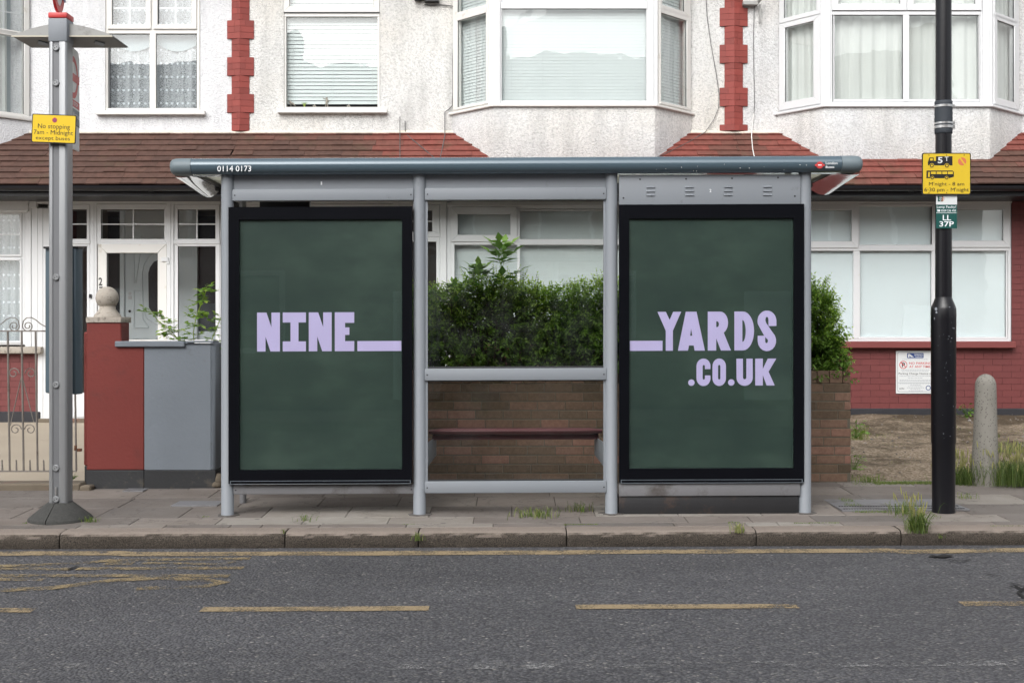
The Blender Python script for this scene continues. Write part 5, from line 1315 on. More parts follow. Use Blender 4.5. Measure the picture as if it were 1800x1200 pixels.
# .CO.UK
T, B = 630 + 1.6, 677 + 1.6
disc(mb, ps, 1213.8, B - 5.5, 5.6, LF); disc(mb, ps, 1283.6, B - 5.5, 5.6, LF)
A = [(1247, T + 18)] + arcp(1235, T + 13, 12.3, 13.5, 0, 180, 12) + arcp(1235, B - 13, 12.3, 13.5, 180, 360, 12) + [(1247, B - 18)]
I = [(1237.5, T + 18)] + arcp(1235.5, T + 13.5, 2, 2.8, 0, 180, 12) + arcp(1235.5, B - 13.5, 2, 2.8, 180, 360, 12) + [(1237.5, B - 18)]
strip(mb, A, I)
A = arcp(1262.5, T + 13, 11.8, 13.5, 0, 180, 12) + arcp(1262.5, B - 13, 11.8, 13.5, 180, 360, 12); A.append(A[0]); I = arcp(1262.5, T + 13.5, 2, 2.8, 0, 180, 12) + arcp(1262.5, B - 13.5, 2, 2.8, 180, 360, 12); I.append(I[0])
strip(mb, A, I)
A = [(1292.5, T)] + arcp(1307, B - 14, 14.3, 14.5, 180, 360, 16) + [(1321, T)]; I = [(1304, T)] + arcp(1307, B - 14, 2.8, 3, 180, 360, 16) + [(1310, T)]
strip(mb, A, I)
RR(mb, 1325.5, T, 1338.8, B); flatp(mb, [(1338.8, T + 18), (1347.5, T), (1362.5, T), (1348.8, T + 23), (1359.5, B), (1345.5, B), (1338.8, T + 29)])
bs(mb, 'poster_lettering', M['lilac'], p2, smooth=False)
# skirts below the right case
mb = MB(); mb.rect(ps, 1087.5, 847, 1404, 871, 0.045, 0.0); bs(mb, 'skirt_panel', M['alu_dirty'], bevel=0.002)
mb = MB(); mb.box(X(1087.5, DS), X(1402, DS), DS - .03, DS + .12, gz(DS) - .02, Z(871, DS)); bs(mb, 'case_plinth', M['plinth_rusty'], bevel=0.003)
mb = MB(); mb.rect(ps, 748, 352, 752, 845, 0.012, -0.012); mb.rect(ps, 1060.5, 352, 1064.5, 845, 0.012, -0.012); bs(mb, 'glazing_strip', M['alu'], smooth=False)
mb = MB(); mb.rect(ps, 751, 351, 1062, 648, 0.004, -0.004); bs(mb, 'glass_panel', M['glass_shelter'], smooth=False)
mb = MB(); mb.rect(ps, 751, 667, 1062, 845, 0.004, -0.004); bs(mb, 'glass_panel', M['glass_low'], smooth=False)
mb = MB(); mb.rect(ps, 751, 643.5, 1062, 647.2, 0.008, 0.004); mb.rect(ps, 751, 668, 1062, 670, 0.008, 0.004); mb.rect(ps, 751, 841.5, 1062, 845, 0.008, 0.004); bs(mb, 'glazing_gasket', M['seal'], smooth=False)
# perch seat
d = 9.42; sx_a, sx_b = X(755, d), X(1057, d); zt = Z(749, d)
mb = MB(); vs = []; n = 14; K = 12
for i in range(n + 1):
    x = sx_a + (sx_b - sx_a) * i / n; e = min(i, n - i) / n * (sx_b - sx_a); sc = min(1, 0.55 + e / 0.03)
    for k in range(K):
        a = 2 * math.pi * k / K; yy = 0.105 * math.copysign(abs(math.cos(a)) ** 0.7, math.cos(a)) * (0.8 + .2 * sc); zz = 0.030 * math.copysign(abs(math.sin(a)) ** 0.8, math.sin(a)) * sc
        vs.append((x, d + yy, zt - 0.040 + zz + yy * -0.12))
mb.add(vs, [(i * K + k, i * K + (k + 1) % K, (i + 1) * K + (k + 1) % K, (i + 1) * K + k) for i in range(n) for k in range(K)] + [tuple(range(K)), tuple(n * K + k for k in range(K))])
seat = bs(mb, 'seat', M['maroon'], angle=60)
mb = MB(); mb.box(sx_a + .02, sx_b - .02, d - .02, d + .05, zt - .10, zt - .065); bs(mb, 'seat_rail', M['maroon'], seat, bevel=0.006)
for s in (0, 1):
    x = (sx_a - 0.012, sx_b + 0.004)[s]; yy0, yy1 = DS + 0.03, d + 0.10; mb = MB()
    xe = x + (0.05 if s == 0 else -0.05); za = zt - .085
    mb.prism([(x, yy0, za - .02), (xe, yy1, za), (xe, yy1, za - .14), (x, yy0, za - .20)], (0.008, 0, 0))
    bs(mb, 'seat_bracket', M['alu'], bevel=0.002)
mb = MB(); mb.box(X(458, 9.4), X(545, 9.4), 9.36, 9.44, Z(364, 9.4), Z(340, 9.4)); bs(mb, 'roof_bracket', M['signblack'], bevel=0.004)

# ------------------------------------------------------------------ bus stop post
DP = 8.88; zg = gz(DP) + 0.0042 * X(100, DP)
xp0, xp1 = X(85, DP), X(117.5, DP); xc = (xp0 + xp1) / 2
BP = thing('bus_stop_post', (xc, DP + .06, zg), 'tall grey bus stop post with winged hood and red cap, at the left', 'bus stop')
pp = FR(DP)
mb = MB(); hw = (xp1 - xp0) / 2; z0, z1 = zg + 0.05, Z(34, DP); xg0, xg1 = X(92.5, DP), X(103.5, DP)
mb.prism([(xp0 + .012, DP, z0), (xg0, DP, z0), (xg0, DP + .010, z0), (xg1, DP + .010, z0), (xg1, DP, z0), (xp1 - .012, DP, z0), (xp1, DP + .012, z0), (xp1, DP + .12, z0), (xp1 - .012, DP + .132, z0), (xp0 + .012, DP + .132, z0), (xp0, DP + .12, z0), (xp0, DP + .012, z0)], (0, 0, z1 - z0))
mb.build('pole', M['pole'], BP, bevel=0.004, seg=2)
mb = MB(); mb.box(xg0 + .001, xg1 - .001, DP + .007, DP + .0095, z0, z1 - .02); mb.build('groove_strip', M['pole_groove'], BP, smooth=False)
for y in (84, 146, 487, 676, 822, 877):
    mb = MB(); x, z = X(98.5, DP), Z(y, DP)
    vs = []; n = 20
    for rr_, yy in ((.023, DP + .002), (.023, DP - .006), (.019, DP - .009), (.019, DP - .006), (.0, DP - .006)):
        for k in range(n): a = 2 * math.pi * k / n; vs.append((x + rr_ * math.cos(a), yy, z + rr_ * math.sin(a)))
    mb.add(vs, [(i * n + k, i * n + (k + 1) % n, (i + 1) * n + (k + 1) % n, (i + 1) * n + k) for i in range(4) for k in range(n)], mat=M['pole'])
    for dx, dz in ((-.007, -.004), (.007, .004)): mb.box(x + dx - .003, x + dx + .003, DP - .0075, DP - .0062, z + dz - .003, z + dz + .003, 1, M['signblack'])
    mb.build('fixing_boss', None, BP)
mb = MB(); xs = X(98.5, DP); mb.tube([(xs, DP + .004, Z(856, DP)), (xs, DP + .004, Z(870, DP))], 0.008, 8); mb.build('slot_cover', M['steel'], BP)
mb = MB(); mb.box(xp0 - .001, xp1 + .003, DP - .006, DP + .138, Z(73.5, DP), Z(32, DP)); mb.build('head_casing', M['alu'], BP, bevel=0.010, seg=2)
mb = MB(); mb.box(xp0 - .001, xp1 + .003, DP - .007, DP + .139, Z(32, DP), Z(22, DP)); mb.build('red_cap', M['stopred'], BP, bevel=0.008, seg=2)
# roundel finial above the cap, set square to the kerb
mb = MB(); fx, fy, fzz = X(101, DP), DP + .10, Z(-26, DP); n = 30
fpl = Pl((X(95, 8.87), 8.87), (X(109, 9.1), 9.1), 8.97)
def on(c, r0, r1, f, mat):
    for k in range(n):
        a, b = 2 * math.pi * k / n, 2 * math.pi * (k + 1) / n
        P = [c + fpl.u.to_3d() * (math.cos(q) * rr) + Vector((0, 0, math.sin(q) * rr)) + fpl.n * f for q, rr in ((a, r0), (a, r1), (b, r1), (b, r0))]
        mb.prism(P, fpl.n * -0.02, 1, mat)
cc = Vector((X(102, 8.97), 8.97, Z(-13, 8.97)))
on(cc, .095, .145, 0.01, M['stopred']); on(cc, .0, .095, 0.006, M['signwhite'])
for sgn in (1,):
    P = [cc + fpl.u.to_3d() * a + Vector((0, 0, b)) + fpl.n * 0.014 for a, b in ((-.17, -.03), (.17, -.03), (.17, .03), (-.17, .03))]; mb.prism(P, fpl.n * -0.028, 1, M['signblue'])
mb.build('roundel_finial', None, BP, smooth=False)
# winged hood
yh0 = 8.92; yh1 = 9.29; xh0, xh1 = X(20, yh0), X(197.5, yh0); zu = Z(63.5, yh0)
mb = MB(); n = 24; vs = []
def arch_h(x):
    t = abs((x - (xh0 + xh1) / 2) / ((xh1 - xh0) / 2)); return 0.085 * (1 - t ** 1.7) + 0.004
for yy in (yh0, (yh0 + yh1) / 2, yh1):
    for i in range(n + 1):
        x = xh0 + (xh1 - xh0) * i / n; vs.append((x, yy, zu + arch_h(x) * (1 if yy == yh0 else 1.15)))
fs = [(j * (n + 1) + i, j * (n + 1) + i + 1, (j + 1) * (n + 1) + i + 1, (j + 1) * (n + 1) + i) for j in range(2) for i in range(n)]
o = len(vs)
for yy in (yh0, yh1):
    for i in range(n + 1): vs.append((xh0 + (xh1 - xh0) * i / n, yy, zu))
fs += [(i, i + 1, o + i + 1, o + i) for i in range(n)] + [(2 * (n + 1) + i, 2 * (n + 1) + i + 1, o + n + 1 + i + 1, o + n + 1 + i) for i in range(n)]
fs += [(0, o, o + n + 1, 2 * (n + 1), n + 1), (n, o + n, o + 2 * n + 1, 3 * n + 2, 2 * n + 1)]
mb.add(vs, fs); hood = mb.build('hood', M['hood'], BP, angle=40)
mb = MB(); mb.box(xh0, xh1, yh0 - .004, yh0 + .006, zu - .007, zu + .002); mb.build('hood_lip', M['hood_lip'], hood, smooth=False)
mb = MB(); mb.box(xh0 + .006, xh1 - .006, yh0 + .006, yh1 - .002, zu - .003, zu - .001); mb.build('hood_soffit', M['soffit'], hood, smooth=False)
for cx in ((xh0 + xc) / 2 - .02, (xh1 + xc) / 2 + .03):
    mb = MB(); mb.prism([(cx - .04, 9.12, zu - .004), (cx, 9.03, zu - .004), (cx + .04, 9.12, zu - .004), (cx, 9.21, zu - .004)], (0, 0, -.008)); mb.build('hood_lamp', M['signgrey'], hood, bevel=.002)
# flag sign standing square to the road
fp = Pl((X(112.5, 8.93), 8.93), (X(138, 9.33), 9.33), 9.0)
def fl(pts, f, mat, mb, thick=0.0):   # pts in metres: u along flag from its near edge, v height
    base = Vector((fp.a.x, fp.a.y, 0)); P = [base + fp.u.to_3d() * u + Vector((0, 0, v)) + fp.n * f for u, v in pts]
    if thick: mb.prism(P, fp.n * -thick, 1, mat)
    else: mb.add(P, [tuple(range(len(P)))], 1, mat)
L = (fp.b - fp.a).length; zt_, zb_ = Z(72, 8.93), Z(253, 8.93)
mb = MB(); top = [(0, zt_), (L - .06, zt_ - 0.0)] + [(L - .06 + .06 * math.sin(rad(a)), zt_ - .06 + .06 * math.cos(rad(a))) for a in (30, 60, 90)]
fl([(0, zb_)] + top + [(L, zb_ + .0)], 0.006, M['signwhite'], mb, 0.012)
flag = mb.build('flag', M['signwhite'], BP, smooth=False)
mb = MB(); cu = L * 0.56; cv = zt_ - .215; rr1, rr0 = .155, .112; ru = 0.9
for k in range(n + 8):
    a, b = 2 * math.pi * k / (n + 8), 2 * math.pi * (k + 1) / (n + 8)
    fl([(cu + ru * rr0 * math.cos(a), cv + rr0 * math.sin(a)), (cu + ru * rr1 * math.cos(a), cv + rr1 * math.sin(a)), (cu + ru * rr1 * math.cos(b), cv + rr1 * math.sin(b)), (cu + ru * rr0 * math.cos(b), cv + rr0 * math.sin(b))], .0075, M['red_faded'], mb)
fl([(0.015, cv - .03), (L - .005, cv - .03), (L - .005, cv + .03), (0.015, cv + .03)], .0080, M['red_faded'], mb)
mb.build('roundel', None, flag, smooth=False)
v1 = Z(165, 8.93); mb = MB(); fl([(0, v1 - .052), (L, v1 - .052), (L, v1), (0, v1)], .0075, M['red_faded'], mb); fl([(0, v1 - .062), (L, v1 - .062), (L, v1 - .052), (0, v1 - .052)], .0075, M['signwhite'], mb)
fl([(0, v1 - .175), (L, v1 - .175), (L, v1 - .064), (0, v1 - .064)], .0075, M['signgrey'], mb); fl([(0, v1 - .182), (L, v1 - .182), (L, v1 - .175), (0, v1 - .175)], .008, M['signblack'], mb)
mb.build('name_band', None, flag, smooth=False)
def fltext(mb, body, u0, u1, v0, v1, f, mat, bold=.01):
    vs, fs = text_mesh(body, bold); ax = min(v[0] for v in vs); bx = max(v[0] for v in vs); ay = min(v[1] for v in vs); by = max(v[1] for v in vs); base = Vector((fp.a.x, fp.a.y, 0))
    mb.add([base + fp.u.to_3d() * (u0 + (v[0] - ax) / (bx - ax) * (u1 - u0)) + Vector((0, 0, v0 + (v[1] - ay) / (by - ay) * (v1 - v0))) + fp.n * f for v in vs], fs, 1, mat)
mb = MB(); fltext(mb, 'BUS STOP', L * .35, L * .88, v1 - .04, v1 - .012, .0085, M['signwhite']); fltext(mb, 'Fairfield Avenue', L * .06, L * .97, v1 - .125, v1 - .085, .0085, M['signwhite']); mb.build('flag_lettering', None, flag, smooth=False)
mb = MB(); base = Vector((fp.a.x, fp.a.y, 0))
for vv in (zt_ - .06, zb_ + .06): mb.prism([base + fp.u.to_3d() * u + Vector((0, 0, vv + w)) + fp.n * .012 for u, w in ((-.0, -.01), (.07, -.01), (.07, .01), (-.0, .01))], fp.n * -.024)
mb.build('flag_bracket', M['alu'], BP, smooth=False)
# timetable case on the far side of the post
dc = 9.06; mb = MB(); x0, x1 = X(77.5, dc), X(137.5, dc); za, zb2 = Z(436, dc), Z(693, dc)
mb.prism([(x0, dc + .02, zb2 + .012), (x1 - .02, dc - .01, zb2), (x1, dc + .03, zb2), (x1, dc + .10, zb2), (x0, dc + .10, zb2)], (0, 0, za - zb2)); mb.build('timetable_case', M['case_slate'], BP, bevel=0.006)
mb = MB(); mb.rect(FR(dc), 76.8, 433.5, 138.3, 437, 0.01, -.105); mb.build('case_cap', M['signblack'], BP, bevel=.002)
mb = MB(); mb.box(X(116, dc), X(120, dc), dc - .02, dc + .01, Z(608, dc), Z(600, dc)); mb.build('case_catch', M['rust'], BP, bevel=.002)
# rubber foot, split down its front
for s in (0, 1):
    mb = MB(); cxp, cyp = xc - .003, DP + .066; K = 8; prof = [(.222, zg - .02), (.222, zg + .012), (.215, zg + .022), (.085, zg + .128), (.078, zg + .128)]; a0 = (-97 if s else -97 + 180)
    vs = []; angs = [rad(a0 + 1.0 + (178.0) * k / 14) for k in range(15)]
    for rr_, z in prof:
        for a in angs: vs.append((cxp + rr_ * math.cos(a), cyp + rr_ * math.sin(a), z))
    n_ = 15; fs = [(i * n_ + k, i * n_ + k + 1, (i + 1) * n_ + k + 1, (i + 1) * n_ + k) for i in range(4) for k in range(14)]
    fs += [tuple(i * n_ for i in range(5)) , tuple(i * n_ + 14 for i in range(5))]
    mb.add(vs, fs); mb.build('rubber_foot', M['rubber'], BP, angle=50)

# ------------------------------------------------------------------ yellow plate on the bus stop post
d = DP - 0.035; py_ = FR(d); cx, cy = 95, 227
YS = thing('parking_sign', py_.pt(cx, cy), 'small yellow no stopping plate, slightly crooked, fixed to the bus stop post', 'sign')
mb = MB(); mb.poly(py_, rrect(56, 201.5, 134, 252, 2.5), 0.003, -0.001); p0 = mb.build('plate', M['signblack'], YS, smooth=False)
mb = MB(); mb.flat(py_, rrect(57.6, 203.1, 132.4, 250.4, 2), 0.0042); mb.build('plate_face', M['yellow'], YS, smooth=False)
mb = MB(); put_text(mb, py_, 'No stopping', 67, 218.5, 123, 229, .005, 0); put_text(mb, py_, '7am - Midnight', 60, 229.5, 129, 239.5, .005, 0); put_text(mb, py_, 'except buses', 64, 240, 124, 248.5, .005, 0); mb.build('plate_lettering', M['signblack'], YS, smooth=False)
mb = MB(); disc(mb, py_, 96, 211.5, 4.4, .005, mat=M['stopred']); disc(mb, py_, 96, 211.5, 3.1, .0055, mat=M['signblue'])
for sg in (1, -1): mb.flat(py_, [(96 - 2.9, 211.5 - sg * 2.2), (96 - 2.2, 211.5 - sg * 2.9), (96 + 2.9, 211.5 + sg * 2.2), (96 + 2.2, 211.5 + sg * 2.9)], .006, mat=M['stopred'])
mb.build('clearway_symbol', None, YS, smooth=False)
mb = MB(); mb.rect(py_, 84, 205, 117, 210, -.001, -.04); mb.rect(py_, 84, 244, 117, 249, -.001, -.04); mb.build('sign_clip', M['signblack'], YS, smooth=False)
YS.rotation_euler.y = rad(2.2)

# ------------------------------------------------------------------ lamp post
dl = 9.09; xl = X(1658.5, dl); zl = gz(dl + .05) + .0042 * xl
LP = thing('lamp_post', (xl, dl, zl), 'thick black painted lamp post with steel bands and a wider base, at the right', 'lamp post')
rb, ru_ = (X(1679.0, dl) - X(1637, dl)) / 2, (X(1672.5, dl) - X(1645.5, dl)) / 2
mb = MB(); mb.lathe(xl, dl, [(rb - .002, zl - .02), (rb - .006, zl + .02), (rb - .004, Z(780, dl)), (rb, Z(777, dl)), (rb + .002, Z(560, dl)), (rb + .002, Z(543, dl)), (rb - .004, Z(538, dl)), (ru_ + .002, Z(523, dl)), (ru_ + .002, Z(520, dl))], 36); mb.build('base', M['blackpaint'], LP, angle=25)
mb = MB(); mb.lathe(xl, dl, [(ru_ + .003, Z(522, dl)), (ru_ + .001, Z(240, dl)), (ru_, Z(-40, dl)), (ru_ - .004, 6.2), (.035, 9.0)], 36); mb.build('shaft', M['blackpaint'], LP, angle=25)
mb = MB()
prof = [(ru_ + .003, Z(236, dl))]
for k in range(12): prof.append((ru_ + .006 + .0015 * (k % 2) + R.uniform(0, .0015), Z(235 - k * 5, dl)))
prof.append((ru_ + .003, Z(178, dl))); mb.lathe(xl, dl, prof, 30); mb.build('tape_wrap', M['tape'], LP, angle=60)
for y, h in ((187.5, 4.2), (217.5, 3.4), (224, 5.0)):
    mb = MB(); mb.lathe(xl, dl, [(ru_ + .008, Z(y + h / 2, dl)), (ru_ + .0105, Z(y + h / 2, dl)), (ru_ + .0105, Z(y - h / 2, dl)), (ru_ + .008, Z(y - h / 2, dl))], 30); mb.box(xl + ru_ + .000, xl + ru_ + .018, dl - .03, dl, Z(y + h / 2 + .6, dl), Z(y - h / 2 - .6, dl)); mb.build('steel_band', M['steel'], LP, bevel=0.001)
# chips and scrapes in the paint
def blob(mb, th, y, w, h, rr_, mat):
    c = Vector((xl, dl)); P = []
    for k in range(9):
        a = 2 * math.pi * k / 9; q = R.uniform(.6, 1.1); t = th + w * q * math.cos(a) / rr_
        P.append((c.x + (rr_ + .0009) * math.sin(t), c.y - (rr_ + .0009) * math.cos(t), Z(y, dl) + h * q * math.sin(a)))
    mb.add(P, [tuple(range(9))], 1, mat)
mb = MB()
for th, y, w, h in ((-.95, 543, .014, .016), (-.9, 549, .008, .010), (.15, 540, .006, .003), (.75, 541, .010, .003), (.6, 577, .010, .004), (.45, 576, .005, .002), (.1, 591, .005, .002), (.35, 594, .004, .003), (.02, 690, .002, .002), (-1.1, 560, .004, .01), (.25, 600, .003, .002)): blob(mb, th, y, w, h, rb + .002, None)
for _ in range(26): blob(mb, R.gauss(.2, .55), R.uniform(545, 770), R.uniform(.001, .003), R.uniform(.001, .003), rb + .002, None)
mb.build('paint_chip', M['text_grey'], LP, smooth=False)

d = dl - ru_ - .03; p5 = FR(d)
Y2 = thing('parking_sign', p5.pt(1663, 306), 'square yellow plate with lorry and bus symbols, fixed to the black lamp post', 'sign')
mb = MB(); mb.poly(p5, rrect(1620.5, 269, 1706.5, 342.5, 3), 0.002, -.002); mb.build('plate', M['signblack'], Y2, smooth=False)
mb = MB(); mb.flat(p5, rrect(1622.2, 270.6, 1704.8, 340.8, 2.5), 0.003); mb.build('plate_face', M['yellow_old'], Y2, smooth=False)
BK, YL, WH = M['signblack'], M['yellow_old'], M['signwhite']; mb = MB()
def fp5(pts, f, mat): mb.flat(p5, pts, f, mat=mat)
fp5([(1645, 275), (1674, 275), (1674, 291), (1645, 291)], .0036, BK)
fp5([(1631.5, 283), (1633.5, 277), (1641, 277), (1641, 283), (1645, 283), (1645, 291), (1631, 291), (1630.5, 286)], .0037, BK)
fp5([(1634.2, 282.5), (1635.2, 278.6), (1639.2, 278.6), (1639.2, 282.5)], .0042, YL)
for cx_ in (1637.5, 1664): disc(mb, p5, cx_, 291.5, 4.2, .0044, mat=YL); disc(mb, p5, cx_, 291.5, 3.4, .0048, mat=BK); disc(mb, p5, cx_, 291.5, 1.9, .0052, mat=YL)
fp5([(1628.5, 300), (1674, 300), (1676.5, 303), (1676.5, 311), (1668, 313.5), (1628, 313.5)], .0036, BK)
fp5([(1631, 302.5), (1634, 302.5), (1634, 311.5), (1631, 311.5)], .0042, YL)
for a in (1636, 1646, 1656, 1666): fp5([(a, 302), (a + 8.6, 302), (a + 8.6, 306.3), (a, 306.3)], .0042, YL)
for cx_ in (1638.5, 1663.5): disc(mb, p5, cx_, 313, 3.3, .0044, mat=YL); disc(mb, p5, cx_, 313, 2.7, .0048, mat=BK); disc(mb, p5, cx_, 313, 1.4, .0052, mat=YL)
disc(mb, p5, 1691, 284, 7.3, .0036, mat=M['orange']); fp5([(1686, 278), (1688, 276.8), (1697, 289.5), (1695, 291)], .0042, YL)
mb.build('vehicle_symbols', None, Y2, smooth=False)
mb = MB(); put_text(mb, p5, '5', 1648, 276.5, 1656.5, 287.3, .0045, .02, mat=WH); put_text(mb, p5, 'T', 1660.5, 275.8, 1667, 283.5, .0045, .012, mat=WH); mb.build('weight_lettering', None, Y2, smooth=False)
mb = MB(); put_text(mb, p5, "M'night - 8 am", 1632.5, 320, 1694.5, 328.5, .0042, 0); put_text(mb, p5, '6·30 pm - M\'night', 1624.5, 330, 1702.5, 339, .0042, 0); mb.build('plate_lettering', M['signblack'], Y2, smooth=False)
mb = MB()
for x, y in ((1632.5, 273), (1663.5, 273), (1694.5, 273), (1632.5, 339.3), (1663.5, 339.3)): disc(mb, p5, x, y, 1.0, .0045, n=8)
mb.build('rivet', M['rust'], Y2, smooth=False)
mb = MB(); mb.rect(p5, 1646, 276, 1672, 280, -.002, -.035); mb.rect(p5, 1646, 330, 1672, 334, -.002, -.035); mb.build('sign_clip', M['signblack'], Y2, smooth=False)
p6 = FR(dl - ru_ - .010)
L3 = thing('number_plate', p6.pt(1663, 372), 'small green and white plate reading LL 37P on the black lamp post', 'plate')
mb = MB(); mb.rect(p6, 1645.3, 343.5, 1682, 401.5, 0.002, -.002); mb.build('plate', M['signgreen'], L3, smooth=False)
mb = MB(); mb.rect(p6, 1645.3, 343, 1682, 359.8, 0.004, 0.002); mb.build('white_label', M['signwhite'], L3, smooth=False)
mb = MB(); mb.flat(p6, [(1648, 345), (1657, 345), (1657, 354.5), (1648, 354.5)], .0045, mat=M['signgreen'])
for k in range(10):
    a = 2 * math.pi * k / 10 + .2; w_ = .25; c_, s_ = math.cos(a), math.sin(a); cx_, cy_ = 1655, 349.5; l_ = 5.2
    mb.flat(p6, [(cx_ + 1.0 * c_ - w_ * s_, cy_ + 1.0 * s_ + w_ * c_), (cx_ + l_ * c_ - .5 * s_, cy_ + l_ * s_ + .5 * c_), (cx_ + l_ * c_ + .5 * s_, cy_ + l_ * s_ - .5 * c_), (cx_ + 1.0 * c_ + w_ * s_, cy_ + 1.0 * s_ - w_ * c_)], .0052, mat=M['orange'] if c_ > 0.1 else M['signwhite'])
mb.build('starburst_logo', None, L3, smooth=False)
mb = MB(); put_text(mb, p6, 'Lamp Faulty?', 1646.5, 361.8, 1680.5, 367, .003, .01); put_text(mb, p6, '0500 236 458', 1654, 368.5, 1680, 372.2, .003, .01); mb.flat(p6, [(1647.5, 369.5), (1652, 369.5), (1652.5, 372.2), (1647, 372.2)], .003); mb.flat(p6, [(1647, 368.4), (1652.5, 368.4), (1652.5, 369.4), (1647, 369.4)], .003)
mb.flat(p6, [(1645.5, 374), (1682, 374), (1682, 374.7), (1645.5, 374.7)], .003); put_text(mb, p6, 'LL', 1657, 378, 1671.5, 387.5, .003, .014); put_text(mb, p6, '37P', 1651, 389, 1676.5, 398.5, .003, .014); mb.build('plate_lettering', M['white_vinyl'], L3, smooth=False)

# ------------------------------------------------------------------ no parking sign on the red brick wall
p7 = FR(DG - .012)
NP = thing('parking_sign', p7.pt(1612, 654), 'white no parking notice on the maroon brick wall, partly behind the lamp post', 'sign')
mb = MB(); mb.rect(p7, 1575, 616.5, 1652, 691.5, 0.003, -.008); mb.build('board', M['signwhite'], NP, bevel=.0015)
mb = MB(); o_, i_ = rrect(1577.5, 618.5, 1649.5, 688.5, 3), rrect(1578.1, 619.1, 1648.9, 687.9, 2.6)
for k in range(len(o_)): k2 = (k + 1) % len(o_); mb.flat(p7, [o_[k], o_[k2], i_[k2], i_[k]], .0036, mat=M['signgrey'])
mb.flat(p7, [(1578, 672), (1649, 672), (1649, 672.6), (1578, 672.6)], .0036, mat=M['signgrey'])
annulus(mb, p7, 1647 - 15.5, 681.5, 3.1, 4.4, .0036, mat=M['signblue']); mb.build('border_line', None, NP, smooth=False)
mb = MB(); mb.flat(p7, rrect(1594.3, 620.3, 1623.3, 629.3, 1.3), .0036, mat=M['signblue']); mb.flat(p7, [(1596, 622), (1599, 622), (1606.5, 627.5), (1601, 627.5), (1598.5, 624.5), (1598.5, 627.8), (1596, 627.8)], .0042, mat=M['signwhite']); put_text(mb, p7, 'SPRING', 1607, 621.8, 1621.5, 625.2, .0042, .01, mat=M['signwhite']); put_text(mb, p7, 'PARKING', 1609, 626, 1621.5, 628.3, .0042, .01, mat=M['signwhite']); mb.build('blue_logo', None, NP, smooth=False)
mb = MB(); put_text(mb, p7, 'NO PARKING', 1598, 636, 1637, 640.3, .0038, .012); put_text(mb, p7, 'AT ANY TIME', 1598, 642, 1635, 646.2, .0038, .012); annulus(mb, p7, 1587.7, 641, 5.8, 7, .0038); mb.flat(p7, [(1583, 637.4), (1584, 636.4), (1592.5, 644.6), (1591.5, 645.6)], .0044); mb.build('red_lettering', M['stopred'], NP, smooth=False)
mb = MB(); put_text(mb, p7, 'P', 1585.2, 637.2, 1590.8, 645, .004, .03); put_text(mb, p7, 'Parking Charge Notice of £90', 1579.5, 654.6, 1648, 659, .0038, .004); put_text(mb, p7, 'CCTV', 1580.5, 681.5, 1589.5, 684.3, .0038, .02); mb.build('black_lettering', M['signblack'], NP, smooth=False)
mb = MB()
for y, a, b in ((631, 1586, 1631), (649.3, 1584, 1634), (652, 1585, 1632), (660.3, 1581, 1643), (663.6, 1596, 1622), (667, 1581, 1640), (669, 1581, 1636), (673.6, 1581, 1640), (676, 1600, 1618), (678.5, 1596, 1622), (681, 1594, 1624), (683.5, 1600, 1618), (686, 1597, 1622)):
    x = a
    while x < b:
        w_ = R.uniform(1.5, 4.5); mb.flat(p7, [(x, y), (min(x + w_, b), y), (min(x + w_, b), y + .7), (x, y + .7)], .0036); x += w_ + .8
mb.build('small_print', M['text_grey'], NP, smooth=False)

# ------------------------------------------------------------------ bollard
db = 10.36; xb_ = X(1731.5, db); zb_ = gz(10.3) + .0042 * xb_; hb_ = Z(657, db) - zb_; r0, r1 = .107, .084
mb = MB(); prof = [(r0, zb_ - .03), (r0 - .002, zb_ + .25 * hb_)] + [(r0 + (r1 - r0) * t, zb_ + hb_ * t * .89) for t in (.45, .7, .9)] + [(r1 * math.cos(a) , zb_ + hb_ - r1 * 1.15 + r1 * 1.15 * math.sin(a)) for a in [rad(q) for q in (0, 15, 30, 45, 60, 75, 86)]]
vs = []; n = 32
for rr_, z in prof:
    for k in range(n):
        a = 2 * math.pi * k / n; q = 1 + .012 * mnoise.noise(Vector((math.cos(a) * 2, math.sin(a) * 2, z * 4))); vs.append((xb_ + rr_ * q * math.cos(a) + (z - zb_) * .006, db + rr_ * q * math.sin(a), z))
mb.add(vs, [(i * n + k, i * n + (k + 1) % n, (i + 1) * n + (k + 1) % n, (i + 1) * n + k) for i in range(len(prof) - 1) for k in range(n)] + [tuple((len(prof) - 1) * n + k for k in range(n))])
tag(mb.build('bollard', M['concrete'], angle=60), 'round topped concrete bollard in the grass right of the lamp post', 'bollard')

